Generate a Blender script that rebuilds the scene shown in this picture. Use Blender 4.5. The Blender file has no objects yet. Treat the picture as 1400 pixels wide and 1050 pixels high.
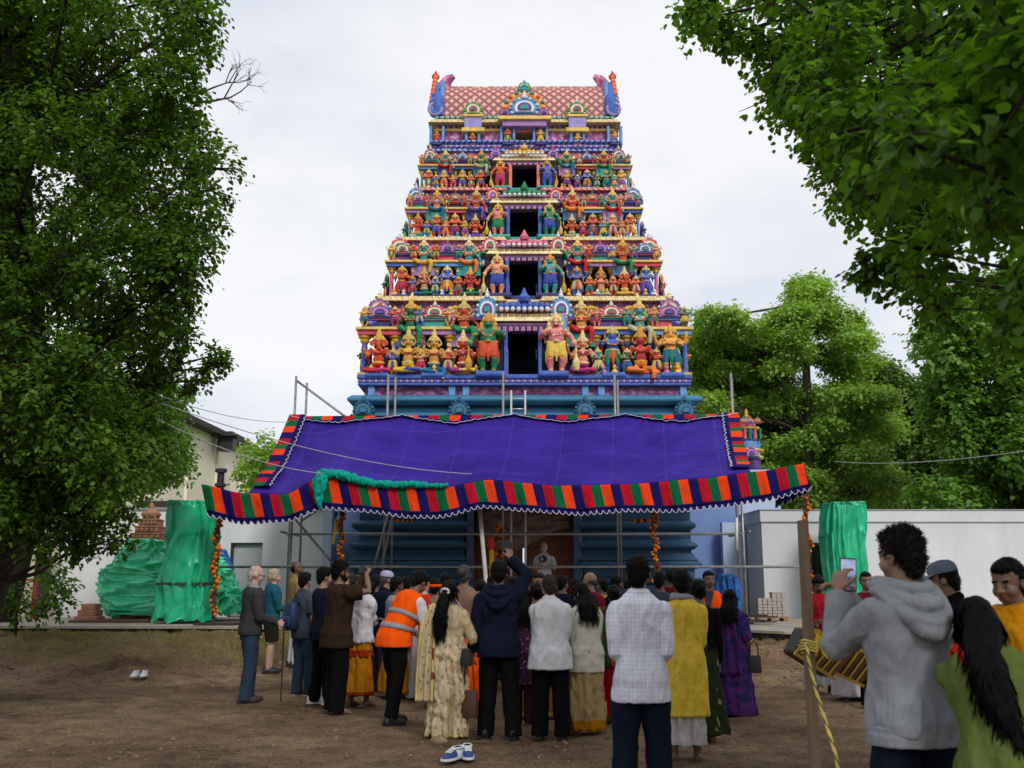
import bpy, bmesh, math, random
import numpy as np
from mathutils import Vector, Matrix, Euler, noise
from mathutils.bvhtree import BVHTree
random.seed(7)
V = Vector
PI = math.pi
sc = bpy.context.scene
col = sc.collection

# ------------------------------------------------------------------ camera model (photo is 1400 x 1050)
FOC = 1361.0
CAMZ = 1.55
TH = math.atan(269 / FOC)
cT, sT = math.cos(TH), math.sin(TH)

def at(px, py, Y):
    """world point on the vertical plane at distance Y that the photo shows at pixel px, py"""
    u = (px - 700) / FOC
    v = (525 - py) / FOC
    t = Y / (cT - v * sT)
    return V((u * t, Y, CAMZ + (sT + v * cT) * t))

def ground_z(x, y):
    t = min(1, max(0, (y - 15.0 - 0.06 * x) / 5.0))
    return 0.45 * t * t * (3 - 2 * t)

# ------------------------------------------------------------------ tagging
def tag(o, label=None, cat=None, group=None, kind=None):
    if label: o['label'] = label
    if cat: o['category'] = cat
    if group: o['group'] = group
    if kind: o['kind'] = kind
    return o

def empty(name, loc=(0, 0, 0), rz=0.0):
    o = bpy.data.objects.new(name, None)
    o.location = loc
    o.rotation_euler = (0, 0, rz)
    o.empty_display_size = 0.2
    col.objects.link(o)
    return o

# ------------------------------------------------------------------ mesh builder
class MB:
    def __init__(s):
        s.v = []; s.f = []; s.m = []

    def add(s, vs, fs, m=0):
        b = len(s.v)
        s.v.extend(V(p) for p in vs)
        for f in fs:
            s.f.append(tuple(b + i for i in f)); s.m.append(m)

    def box(s, c, size, m=0, rot=None):
        hx, hy, hz = size[0] / 2, size[1] / 2, size[2] / 2
        vs = [V((x, y, z)) for x in (-hx, hx) for y in (-hy, hy) for z in (-hz, hz)]
        if rot is not None:
            vs = [rot @ p for p in vs]
        c = V(c)
        s.add([p + c for p in vs], [(0, 1, 3, 2), (4, 6, 7, 5), (0, 4, 5, 1), (2, 3, 7, 6), (0, 2, 6, 4), (1, 5, 7, 3)], m)

    def bx(s, x0, x1, y0, y1, z0, z1, m=0):
        s.box(((x0 + x1) / 2, (y0 + y1) / 2, (z0 + z1) / 2), (abs(x1 - x0), abs(y1 - y0), abs(z1 - z0)), m)

    def rings(s, rs, m=0, cap=True):
        """rs: list of rings, each a list of n points"""
        n = len(rs[0]); b = len(s.v)
        for r in rs: s.v.extend(V(p) for p in r)
        for i in range(len(rs) - 1):
            for j in range(n):
                k = (j + 1) % n
                s.f.append((b + i * n + j, b + i * n + k, b + (i + 1) * n + k, b + (i + 1) * n + j)); s.m.append(m)
        if cap:
            s.f.append(tuple(b + j for j in reversed(range(n)))); s.m.append(m)
            e = b + (len(rs) - 1) * n
            s.f.append(tuple(e + j for j in range(n))); s.m.append(m)

    def tube(s, pts, rad, m=0, n=10, flat=1.0, ref=None, cap=True):
        pts = [V(p) for p in pts]
        if not isinstance(rad, (list, tuple)): rad = [rad] * len(pts)
        rs = []
        prev = None
        for i, p in enumerate(pts):
            d = (pts[min(i + 1, len(pts) - 1)] - pts[max(i - 1, 0)])
            if d.length < 1e-9: d = V((0, 0, 1))
            d.normalize()
            if prev is None:
                r = V(ref) if ref is not None else (V((0, 0, 1)) if abs(d.z) < 0.9 else V((1, 0, 0)))
            else:
                r = prev
            a = r - d * r.dot(d)
            if a.length < 1e-6: a = d.orthogonal()
            a.normalize(); prev = a
            b = d.cross(a)
            rs.append([p + a * (rad[i] * math.cos(2 * PI * k / n)) + b * (rad[i] * flat * math.sin(2 * PI * k / n)) for k in range(n)])
        s.rings(rs, m, cap)

    def ell(s, c, r, m=0, nu=14, nv=9, rot=None):
        c = V(c); rs = []
        if not isinstance(r, (tuple, list)): r = (r, r, r)
        for i in range(1, nv):
            a = PI * i / nv
            ring = []
            for j in range(nu):
                t = 2 * PI * j / nu
                p = V((r[0] * math.sin(a) * math.cos(t), r[1] * math.sin(a) * math.sin(t), -r[2] * math.cos(a)))
                ring.append(p)
            rs.append(ring)
        b = len(s.v)
        allp = [q for ring in rs for q in ring] + [V((0, 0, -r[2])), V((0, 0, r[2]))]
        if rot is not None: allp = [rot @ q for q in allp]
        s.v.extend(q + c for q in allp)
        L = len(rs)
        for i in range(L - 1):
            for j in range(nu):
                k = (j + 1) % nu
                s.f.append((b + i * nu + j, b + i * nu + k, b + (i + 1) * nu + k, b + (i + 1) * nu + j)); s.m.append(m)
        bot, top = b + L * nu, b + L * nu + 1
        for j in range(nu):
            k = (j + 1) % nu
            s.f.append((bot, b + k, b + j)); s.m.append(m)
            s.f.append((top, b + (L - 1) * nu + j, b + (L - 1) * nu + k)); s.m.append(m)

    def lathe(s, c, prof, m=0, n=16, cap=True):
        c = V(c)
        s.rings([[c + V((r * math.cos(2 * PI * k / n), r * math.sin(2 * PI * k / n), z)) for k in range(n)] for r, z in prof], m, cap)

    def sheet(s, grid, m=0):
        """grid: rows of points"""
        nr, nc = len(grid), len(grid[0]); b = len(s.v)
        for row in grid: s.v.extend(V(p) for p in row)
        for i in range(nr - 1):
            for j in range(nc - 1):
                s.f.append((b + i * nc + j, b + i * nc + j + 1, b + (i + 1) * nc + j + 1, b + (i + 1) * nc + j))
                s.m.append(m(i, j) if callable(m) else m)

    def prism(s, outline, y0, y1, m=0):
        """outline in x,z ; extruded from y0 (front) to y1"""
        n = len(outline); b = len(s.v)
        s.v.extend(V((x, y0, z)) for x, z in outline)
        s.v.extend(V((x, y1, z)) for x, z in outline)
        s.f.append(tuple(b + i for i in range(n))); s.m.append(m)
        s.f.append(tuple(b + n + i for i in reversed(range(n)))); s.m.append(m)
        for i in range(n):
            k = (i + 1) % n
            s.f.append((b + i, b + n + i, b + n + k, b + k)); s.m.append(m)

    def mesh(s, name, mats, smooth=False, normals=True):
        me = bpy.data.meshes.new(name)
        me.from_pydata([tuple(p) for p in s.v], [], s.f)
        for m in (mats if isinstance(mats, (list, tuple)) else [mats]):
            me.materials.append(m)
        me.polygons.foreach_set('material_index', s.m)
        if normals:
            bm = bmesh.new(); bm.from_mesh(me)
            bmesh.ops.recalc_face_normals(bm, faces=bm.faces)
            bm.to_mesh(me); bm.free()
        if smooth is True:
            me.polygons.foreach_set('use_smooth', [True] * len(me.polygons))
        elif smooth:
            me.set_sharp_from_angle(angle=math.radians(smooth))
            me.polygons.foreach_set('use_smooth', [True] * len(me.polygons))
        me.update()
        return me

    def build(s, name, mats, parent=None, smooth=False, bevel=0.0, normals=True, thick=0.0, thick_off=-1.0):
        o = bpy.data.objects.new(name, s.mesh(name, mats, smooth, normals))
        col.objects.link(o)
        if parent is not None: o.parent = parent
        if thick:
            q = o.modifiers.new('thickness', 'SOLIDIFY'); q.thickness = thick; q.offset = thick_off
        if bevel:
            b = o.modifiers.new('bevel', 'BEVEL'); b.width = bevel; b.segments = 2; b.limit_method = 'ANGLE'; b.angle_limit = math.radians(40)
        return o

def place(me, name, parent=None, loc=(0, 0, 0), rz=0.0, scale=1.0, color=None):
    o = bpy.data.objects.new(name, me)
    col.objects.link(o)
    if parent is not None: o.parent = parent
    o.location = loc; o.rotation_euler = (0, 0, rz)
    o.scale = scale if isinstance(scale, (tuple, list)) else (scale,) * 3
    if color: o.color = (*color, 1)
    return o

def remeshed(mb, name, mats, voxel, smooth=2, post=None):
    """one continuous skin around all the shapes collected in mb, keeping their materials"""
    if not isinstance(mats, (list, tuple)): mats = [mats]
    src = mb.mesh(name + '_src', mats)
    o = bpy.data.objects.new('tmp', src)
    tmpc = TMP.collection
    tmpc.objects.link(o)
    r = o.modifiers.new('r', 'REMESH'); r.mode = 'VOXEL'; r.voxel_size = voxel; r.use_smooth_shade = True
    if smooth:
        q = o.modifiers.new('s', 'SMOOTH'); q.factor = 0.5; q.iterations = smooth
    TMP.view_layers[0].update()
    dg = TMP.view_layers[0].depsgraph
    if dg is None:
        with bpy.context.temp_override(scene=TMP, view_layer=TMP.view_layers[0]):
            dg = bpy.context.evaluated_depsgraph_get()
    me = bpy.data.meshes.new_from_object(o.evaluated_get(dg), depsgraph=dg)
    me.name = name
    bpy.data.objects.remove(o)
    if post: post(me)
    if len(mats) > 1:
        tree = BVHTree.FromPolygons([tuple(p) for p in mb.v], mb.f)
        idx = [0] * len(me.polygons)
        mm = mb.m
        for i, p in enumerate(me.polygons):
            hit = tree.find_nearest(p.center)
            if hit[2] is not None: idx[i] = mm[hit[2]]
        me.materials.clear()
        for m in mats: me.materials.append(m)
        me.polygons.foreach_set('material_index', idx)
    else:
        me.materials.clear(); me.materials.append(mats[0])
    me.polygons.foreach_set('use_smooth', [True] * len(me.polygons))
    bpy.data.meshes.remove(src)
    me.update()
    return me

TMP = bpy.data.scenes.new('workbench')

# ------------------------------------------------------------------ materials
def srgb(r, g, b):
    f = lambda c: (c / 255) / 12.92 if c / 255 <= 0.04045 else ((c / 255 + 0.055) / 1.055) ** 2.4
    return (f(r), f(g), f(b))

MATS = {}
class NT:
    def __init__(s, name):
        s.m = bpy.data.materials.new(name); s.m.use_nodes = True
        s.t = s.m.node_tree; s.n = s.t.nodes; s.l = s.t.links
        s.b = s.n['Principled BSDF']; s.out = s.n['Material Output']
    def node(s, typ, **kw):
        x = s.n.new(typ)
        for k, v in kw.items(): setattr(x, k, v)
        return x
    def link(s, a, b): s.l.new(a, b)
    def val(s, x, **kw):
        for k, v in kw.items(): x.inputs[k.replace('_', ' ')].default_value = v
    def coord(s, scale=(1, 1, 1), src='Object', rot=(0, 0, 0)):
        tc = s.node('ShaderNodeTexCoord'); mp = s.node('ShaderNodeMapping')
        mp.inputs['Scale'].default_value = scale; mp.inputs['Rotation'].default_value = rot
        s.link(tc.outputs[src], mp.inputs['Vector'])
        return mp.outputs['Vector']
    def noise(s, vec, scale, detail=4, rough=0.55):
        x = s.node('ShaderNodeTexNoise'); x.inputs['Scale'].default_value = scale
        x.inputs['Detail'].default_value = detail; x.inputs['Roughness'].default_value = rough
        s.link(vec, x.inputs['Vector'])
        return x.outputs['Fac']
    def ramp(s, fac, stops, interp='LINEAR'):
        x = s.node('ShaderNodeValToRGB'); cr = x.color_ramp; cr.interpolation = interp
        while len(cr.elements) < len(stops): cr.elements.new(0.5)
        for e, (p, c) in zip(cr.elements, stops):
            e.position = p; e.color = (*c, 1) if len(c) == 3 else c
        s.link(fac, x.inputs['Fac'])
        return x.outputs['Color']
    def mix(s, fac, a, b, blend='MIX'):
        x = s.node('ShaderNodeMix'); x.data_type = 'RGBA'; x.blend_type = blend
        for sock, val in ((x.inputs[0], fac), (x.inputs[6], a), (x.inputs[7], b)):
            if hasattr(val, 'is_linked') or hasattr(val, 'links'): s.link(val, sock)
            elif isinstance(val, (int, float)): sock.default_value = val
            else: sock.default_value = (*val, 1)
        return x.outputs[2]
    def bump(s, h, strength=0.3, dist=0.02):
        x = s.node('ShaderNodeBump'); x.inputs['Strength'].default_value = strength; x.inputs['Distance'].default_value = dist
        s.link(h, x.inputs['Height']); s.link(x.outputs['Normal'], s.b.inputs['Normal'])
    def math(s, op, a, b=None):
        x = s.node('ShaderNodeMath'); x.operation = op
        for i, val in enumerate((a, b)):
            if val is None: continue
            if isinstance(val, (int, float)): x.inputs[i].default_value = val
            else: s.link(val, x.inputs[i])
        return x.outputs[0]

def plain(name, c, rough=0.7, var=0.12, scale=6.0, bump=0.15, bdist=0.01, metal=0.0, spec=0.4, stretch=(1, 1, 1)):
    """a base colour with cloudy wear and a fine uneven surface"""
    if name in MATS: return MATS[name]
    n = NT(name)
    vec = n.coord(stretch)
    f = n.noise(vec, scale, 5)
    lo = tuple(x * (1 - var) for x in c); hi = tuple(min(1, x * (1 + var)) for x in c)
    n.link(n.ramp(f, [(0.3, lo), (0.7, hi)]), n.b.inputs['Base Color'])
    n.b.inputs['Roughness'].default_value = rough; n.b.inputs['Metallic'].default_value = metal
    n.b.inputs['Specular IOR Level'].default_value = spec
    if bump:
        n.bump(n.noise(vec, scale * 6, 4), bump, bdist)
    MATS[name] = n.m
    return n.m

def cloth(name, c, var=0.1, weave=260.0, fold=0.6, sheen=0.0, rough=0.92, pattern=None, spec=0.06):
    """woven fabric: soft folds in the bump, slight colour unevenness; pattern(n, vec) may return a colour socket"""
    if name in MATS: return MATS[name]
    n = NT(name)
    vec = n.coord((1, 1, 1))
    f = n.noise(vec, 9, 4)
    lo = tuple(x * (1 - var) for x in c); hi = tuple(min(1, x * (1 + var)) for x in c)
    base = n.ramp(f, [(0.3, lo), (0.7, hi)])
    if pattern: base = pattern(n, vec, base)
    n.link(base, n.b.inputs['Base Color'])
    n.b.inputs['Roughness'].default_value = rough
    n.b.inputs['Specular IOR Level'].default_value = spec
    n.b.inputs['Sheen Weight'].default_value = sheen
    v2 = n.coord((1.0, 1.0, 0.35), rot=(0.3, 0.4, 0.2))
    rg = n.node('ShaderNodeTexNoise'); rg.noise_type = 'RIDGED_MULTIFRACTAL'; rg.inputs['Scale'].default_value = 4.5; rg.inputs['Detail'].default_value = 2; rg.inputs['Distortion'].default_value = .5
    n.link(v2, rg.inputs['Vector'])
    big = n.math('ADD', n.math('MULTIPLY', rg.outputs['Fac'], .22), n.noise(v2, 13, 3, 0.5))
    fine = n.noise(vec, weave, 2)
    h = n.math('ADD', n.math('MULTIPLY', big, 1.0), n.math('MULTIPLY', fine, 0.04))
    n.bump(h, fold, 0.05)
    MATS[name] = n.m
    return n.m

def skin(name, c):
    if name in MATS: return MATS[name]
    n = NT(name)
    vec = n.coord()
    f = n.noise(vec, 14, 4)
    n.link(n.ramp(f, [(0.3, tuple(x * 0.86 for x in c)), (0.7, tuple(x * 1.1 for x in c))]), n.b.inputs['Base Color'])
    n.b.inputs['Roughness'].default_value = 0.55
    n.b.inputs['Subsurface Weight'].default_value = 0.08
    n.b.inputs['Subsurface Radius'].default_value = (0.02, 0.008, 0.004)
    n.bump(n.noise(vec, 120, 3), 0.08, 0.005)
    MATS[name] = n.m
    return n.m

def hairmat(name, c):
    if name in MATS: return MATS[name]
    n = NT(name)
    vec = n.coord((60, 60, 7))
    f = n.noise(vec, 2.2, 5)
    n.link(n.ramp(f, [(0.3, tuple(x * 0.55 for x in c)), (0.7, tuple(x * 1.5 for x in c))]), n.b.inputs['Base Color'])
    n.b.inputs['Roughness'].default_value = 0.5
    n.b.inputs['Specular IOR Level'].default_value = 0.10
    n.bump(f, 0.8, 0.02)
    MATS[name] = n.m
    return n.m

def carved(name, c1, c2, scale=9.0, depth=0.8):
    """stucco relief in two colours: raised scrolls on a darker bed"""
    if name in MATS: return MATS[name]
    n = NT(name)
    vec = n.coord()
    w = n.node('ShaderNodeTexVoronoi'); w.feature = 'SMOOTH_F1'; w.inputs['Scale'].default_value = scale
    wv = n.node('ShaderNodeTexNoise'); wv.inputs['Scale'].default_value = scale * 0.6
    n.link(vec, wv.inputs['Vector'])
    mv = n.node('ShaderNodeMix'); mv.data_type = 'VECTOR'; mv.inputs[0].default_value = 0.12
    n.link(vec, mv.inputs[4]); n.link(wv.outputs['Color'], mv.inputs[5])
    n.link(mv.outputs[1], w.inputs['Vector'])
    d = w.outputs['Distance']
    n.link(n.ramp(d, [(0.18, c1), (0.5, c2)]), n.b.inputs['Base Color'])
    n.b.inputs['Roughness'].default_value = 0.5
    n.bump(n.math('SUBTRACT', 1.0, d), depth, 0.06)
    MATS[name] = n.m
    return n.m

def scale_mesh(me, k):
    me.transform(Matrix.Scale(k, 4)); me.update()
# ================================================================== PEOPLE
def fold_post(amp, seed=0.0, f=(6.0, 6.0, 2.6), zlo=None):
    def run(me):
        n = len(me.vertices)
        co = [v.co.copy() for v in me.vertices]; no = [v.normal.copy() for v in me.vertices]
        for i in range(n):
            c = co[i]
            w = noise.noise(V((c.x * 3 + seed, c.y * 3, c.z * 3)))
            a = noise.noise(V((c.x * f[0] + seed + w, c.y * f[1], c.z * f[2] + abs(c.x) * 4.5 + w)))
            b = noise.noise(V((c.x * 11 + seed, c.y * 11 + 3 + w, c.z * 6 - c.x * 7)))
            e = noise.noise(V((c.x * 24 + seed, c.y * 24, c.z * 15 + c.x * 9)))
            k = amp * ((0.40 - math.sqrt(a * a + .002)) * 1.7 + (0.28 - abs(b)) * 1.0 + e * .22)
            me.vertices[i].co = c + no[i] * k
    return run

def rough_post(amp, fr=45.0, seed=0.0, kz=1.0):
    def run(me):
        no = [v.normal.copy() for v in me.vertices]
        for v, n in zip(me.vertices, no):
            c = v.co
            k = noise.noise(V((c.x * fr + seed, c.y * fr, c.z * fr * kz))) + 0.5 * noise.noise(V((c.x * fr * 2.1, c.y * fr * 2.1 + seed, c.z * fr * 2.1 * kz)))
            v.co = c + n * (k * amp)
    return run

EYEW = plain('eye_white', (0.17, 0.15, 0.14), 0.3, 0.05, bump=0)
EYED = plain('eye_dark', (0.012, 0.008, 0.006), 0.2, 0.05, bump=0)
BLACKH = hairmat('hair_black', (0.0045, 0.004, 0.004))
GREYH = hairmat('hair_grey', (0.28, 0.27, 0.26))
WHITEH = hairmat('hair_white', (0.50, 0.47, 0.42))
BLONDH = hairmat('hair_blond_grey', (0.42, 0.36, 0.25))
DARKGREYH = hairmat('hair_dark_grey', (0.055, 0.055, 0.06))
SK = {'dark': skin('skin_dark', (0.105, 0.05, 0.03)), 'brown': skin('skin_brown', (0.17, 0.085, 0.05)),
      'tan': skin('skin_tan', (0.27, 0.15, 0.095)), 'pale': skin('skin_pale', (0.46, 0.28, 0.21))}
LIPS = {k: skin('lips_' + k, tuple(a * b for a, b in zip(c, (0.85, 0.6, 0.6)))) for k, c in
        {'dark': (0.105, 0.05, 0.03), 'brown': (0.17, 0.085, 0.05), 'tan': (0.27, 0.15, 0.095), 'pale': (0.46, 0.28, 0.21)}.items()}

TORSO = [(.80, .160, .116, 0), (.90, .170, .122, -.006), (1.0, .148, .106, 0), (1.08, .138, .100, .006), (1.18, .146, .106, .008),
         (1.28, .158, .112, .006), (1.36, .156, .104, -.004), (1.41, .128, .088, -.010), (1.445, .105, .074, -.012), (1.48, .06, .06, -.01)]

def ering(cx, cy, z, rx, ry, n=28, e=2.4):
    out = []
    for k in range(n):
        a = 2 * PI * k / n
        c, s = math.cos(a), math.sin(a)
        out.append(V((cx + rx * math.copysign(abs(c) ** (2 / e), c), cy + ry * math.copysign(abs(s) ** (2 / e), s), z)))
    return out

def lerp_prof(prof, z):
    if z <= prof[0][0]: return prof[0][1:]
    for a, b in zip(prof, prof[1:]):
        if z <= b[0]:
            t = (z - a[0]) / (b[0] - a[0])
            return tuple(p + (q - p) * t for p, q in zip(a[1:], b[1:]))
    return prof[-1][1:]

def strands(me, mat, kind, n):
    """loose locks standing off the hair mass: thin blades following its surface"""
    vs = [v.co.copy() for v in me.vertices]; fs = [tuple(p.vertices) for p in me.polygons]
    pol = me.polygons; m = len(pol); long_ = kind in ('long', 'ponytail', 'shoulder')
    for _ in range(n):
        p = pol[random.randrange(m)]; c = p.center; nn = p.normal
        if long_: d = V((random.gauss(0, .16), random.gauss(0, .16), -1)) + nn * random.uniform(.0, .22); L = random.uniform(.05, .14); w = .0022
        elif kind == 'curly': d = nn * .8 + V((random.gauss(0, .7), random.gauss(0, .7), random.gauss(0, .7))); L = random.uniform(.012, .028); w = .0028
        else: d = nn * .12 + V((random.gauss(0, .25), random.gauss(0, .25) - .3, random.gauss(-.6, .3))); L = random.uniform(.010, .022); w = .0016
        d.normalize(); sd = d.cross(nn)
        if sd.length < 1e-3: continue
        sd = sd.normalized() * w; b = len(vs); o = c + nn * .001
        vs += [o - sd, o + sd, o + d * L * .55 + sd * .7 + nn * L * .06, o + d * L + nn * L * (.0 if long_ else -.05), o + d * L * .55 - sd * .7 + nn * L * .06]
        fs.append((b, b + 1, b + 2, b + 3, b + 4))
    m2 = bpy.data.meshes.new('hair'); m2.from_pydata([tuple(v) for v in vs], [], fs); m2.materials.append(mat)
    m2.polygons.foreach_set('use_smooth', [True] * len(m2.polygons)); m2.update(); bpy.data.meshes.remove(me)
    return m2

class Fig:
    def __init__(s, px, Y, H, heading=0, z=None, lean=0, yaw=0, pitch=0, side=0, bulk=1.0, shoulder=1.0, x=None, feet=((-.10, 0), (.10, 0)), arms=None, skin='brown', voxel=0.012, py=880, headscale=1.0):
        s.k = H / 1.72
        s.lean, s.yaw, s.pitch, s.bulk, s.sh, s.side = map(float, (lean, yaw, pitch, bulk, shoulder, side))
        X = at(px, py, Y).x if x is None else x
        s.loc = V((X, Y, ground_z(X, Y) if z is None else z))
        s.rz = -math.radians(heading)
        s.skin = skin; s.vox = voxel / s.k; s.hs = headscale
        s.feet = feet
        s.arms_in = arms or {}
        s.solve()

    def T(s, p):
        p = V(p)
        t = min(1, max(0, (p.z - .84) / .3))
        if (s.lean or s.side) and t > 0:
            c = V((0, 0, .92))
            q = p - c
            q = Matrix.Rotation(-math.radians(s.lean) * t, 3, 'X') @ q
            q = Matrix.Rotation(math.radians(s.side) * t, 3, 'Y') @ q
            p = q + c
        return p

    def Hd(s, p):
        c = V((0, -.01, 1.47))
        q = (V(p) - c) * s.hs
        q = Matrix.Rotation(-math.radians(s.yaw), 3, 'Z') @ (Matrix.Rotation(-math.radians(s.pitch), 3, 'X') @ q)
        return s.T(q + c)

    def world(s, p):
        return s.loc + Matrix.Rotation(s.rz, 3, 'Z') @ (V(p) * s.k)

    def solve(s):
        s.A = {}
        for sd, nm in ((-1, 'L'), (1, 'R')):
            S = s.T((sd * .166 * s.sh, -.005, 1.345))
            spec = s.arms_in.get(nm, 'down')
            pole = V((sd * .22, -.45, -.85)); hd = None; pn = None; curl = .35
            if isinstance(spec, dict):
                W = V(spec['to']); pole = V(spec.get('pole', pole)); hd = spec.get('dir'); pn = spec.get('palm'); curl = spec.get('curl', .5)
            elif spec == 'down': W = S + V((sd * .055, .06, -.535))
            elif spec == 'front': W = V((sd * .055, .27, .99)) + V((0, (S.y), 0)); hd = (-sd * .7, .3, -.6)
            elif spec == 'fold': W = V((-sd * .09, .20 + S.y, 1.13)); hd = (-sd, 0.1, .1)
            elif spec == 'pray': W = V((sd * .03, .26 + S.y, 1.20)); hd = (-sd * .1, .3, .9)
            elif spec == 'cam': W = V((sd * .07, .19 + S.y, 1.53)); pole = V((sd * .5, .1, -.8)); hd = (-sd * .6, .3, .5)
            elif spec == 'back': W = V((sd * .05, -.16, .95)); pole = V((sd * .8, -.6, 0))
            W = V(W)
            L1, L2 = .285, .25
            d = W - S
            L = min(max(d.length, .08), L1 + L2 - .004); u = d.normalized()
            W = S + u * L
            a = (L1 * L1 - L2 * L2 + L * L) / (2 * L); h = math.sqrt(max(0, L1 * L1 - a * a))
            pp = pole - u * pole.dot(u)
            pp = pp.normalized() if pp.length > 1e-4 else u.orthogonal().normalized()
            E = S + u * a + pp * h
            f = (W - E).normalized()
            hd = V(hd).normalized() if hd is not None else f
            n = V(pn) if pn is not None else V((-sd, .1, 0))
            n = n - hd * n.dot(hd)
            n = n.normalized() if n.length > 1e-3 else hd.orthogonal().normalized()
            s.A[nm] = dict(S=S, E=E, W=W, f=f, d=hd, n=n, sd=sd, curl=curl, grip=W + hd * .075 + n * .03)
        s.Lg = {}
        for (fx, fy), nm, sd in zip(s.feet, 'LR', (-1, 1)):
            hip = V((sd * .088, 0, .90)); an = V((fx, fy, .075))
            kn = (hip + an) / 2 + V((0, .03, .01))
            s.Lg[nm] = (hip, kn, an)

    def hand(s, mb, a, m):
        W, d, n, sd, curl = a['W'], a['d'], a['n'], a['sd'], a['curl']
        t = d.cross(n) * sd
        rs = []
        for q, hw, ht in ((-.02, .024, .022), (.0, .027, .020), (.03, .038, .017), (.06, .043, .015), (.085, .042, .013)):
            rs.append([W + d * q + t * (hw * math.cos(2 * PI * k / 12)) + n * (ht * math.sin(2 * PI * k / 12)) for k in range(12)])
        mb.rings(rs, m)
        for off, L, c in ((.032, .070, 1.0), (.011, .079, .95), (-.011, .073, 1.05), (-.031, .058, 1.15)):
            p = W + d * .078 + t * off; dd = d.copy() + t * off * 2.0; pts = [p]
            dd.normalize()
            for q, seg in enumerate((.45, .32, .27)):
                dd = (Matrix.Rotation(curl * c * (0.8 + .3 * q), 3, n.cross(d)) @ dd) if False else (dd * math.cos(curl * c) + n * math.sin(curl * c)).normalized() if q == 0 else s._bend(dd, n, d, curl * c)
                pts.append(pts[-1] + dd * L * seg)
            mb.tube(pts, [.0095, .009, .0082, .0068], m, n=8)
        p = W + d * .022 + t * .030
        td = (d * .65 + t * .75 + n * .25).normalized()
        p2 = p + td * .042
        td2 = (td * .8 + d * .4 + n * .45 * min(1, curl + .3)).normalized()
        mb.tube([W + d * .012 + t * .012, p, p2, p2 + td2 * .034], [.014, .0125, .0105, .0075], m, n=8)

    def _bend(s, dd, n, d, c):
        ax = d.cross(n).normalized()
        return Matrix.Rotation(c * .9, 3, ax) @ dd

    def head(s, mb, sk=0, eye=1, dark=2, lip=3, hair=4, beard=0, female=False, nu=16):
        def E(c, r, m, **kw):
            rot = Matrix.Rotation(-math.radians(s.yaw), 3, 'Z') @ Matrix.Rotation(-math.radians(s.pitch), 3, 'X')
            if s.lean: rot = Matrix.Rotation(-math.radians(s.lean), 3, 'X') @ rot
            mb.ell(s.Hd(c), tuple(x * s.hs for x in r), m, rot=rot, **kw)
        j = .92 if female else 1.0
        E((0, -.008, 1.628), (.076, .096, .092), sk, nu=nu, nv=12)
        E((0, .022, 1.578), (.061 * j, .070, .085), sk, nu=nu, nv=12)
        E((0, .046, 1.525), (.044 * j, .044, .033), sk)
        E((-.036, .050, 1.560), (.030, .036, .034), sk); E((.036, .050, 1.560), (.030, .036, .034), sk)
        for x in (-1, 1):
            E((x * .078, -.008, 1.588), (.010, .022, .032), sk)
            E((x * .032, .083, 1.619), (.021, .009, .0048), hair)
            E((x * .031, .0815, 1.597), (.0115, .0075, .0045), eye)
            E((x * .031, .0868, 1.597), (.0062, .004, .0046), dark)
            E((x * .031, .080, 1.6055), (.0150, .0085, .0045), sk); E((x * .031, .080, 1.588), (.0140, .008, .0045), sk)
            E((x * .013, .098, 1.565), (.009, .010, .008), sk)
        mb.tube([s.Hd((0, .086, 1.612)), s.Hd((0, .099, 1.585)), s.Hd((0, .113, 1.568)), s.Hd((0, .095, 1.556))], [.008, .010, .013, .009], sk, n=8)
        E((0, .0885, 1.541), (.022, .010, .0048), lip); E((0, .087, 1.532), (.018, .010, .006), lip)
        if beard:
            E((0, .050, 1.520), (.052, .048, .036), hair); E((-.05, .02, 1.55), (.018, .04, .045), hair); E((.05, .02, 1.55), (.018, .04, .045), hair)
            E((0, .094, 1.552), (.028, .009, .006), hair)
        mb.tube([s.T((0, -.018, 1.40)), s.T((0, -.016, 1.46)), s.Hd((0, -.006, 1.53)), s.Hd((0, 0, 1.58))], [.066, .056, .054, .05], sk, n=14)

    def torso_rings(s, z0, z1, d, flare=0.0, step=.05, extra=None):
        zs = []
        z = z0
        while z < z1 - 1e-6: zs.append(z); z += step
        zs.append(z1)
        rs = []
        for z in zs:
            rx, ry, cy = lerp_prof(TORSO, z)
            if z < .84: rx, ry = .172, .122
            b = s.bulk if z < 1.25 else 1 + (s.bulk - 1) * max(0, (1.42 - z) / .17)
            w = s.sh if z > 1.3 else 1
            fl = flare * max(0, (1.0 - z))
            e = extra(z) if extra else 0
            rs.append([s.T(p) for p in ering(0, cy, z, rx * b * w + d + fl + e, ry * b + d + fl + e)])
        return rs

    def body(s, bare_top=False, bare_legs=False, barefoot=True, beard=0, female=False, hairm=BLACKH):
        mb = MB()
        sl = 1.0 if bare_top else .90
        rs = s.torso_rings(.80, 1.445, 0 if bare_top else -.016)
        rs.append([s.T(p) for p in ering(0, -.012, 1.47, .062, .058)])
        mb.rings(rs, 0)
        for nm, a in s.A.items():
            S, E, W = a['S'], a['E'], a['W']
            mid = (S + E) / 2; m2 = E + (W - E) * .35
            mb.ell(S, .062 * sl, 0)
            mb.tube([S, mid, E, m2, W], [.054 * sl, .050 * sl, .040 * sl, .041 * sl, .027], 0, n=12)
            mb.ell(E, .039 * sl, 0, 10, 7)
            s.hand(mb, a, 0)
        ll = 1.0 if bare_legs else .86
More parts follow.
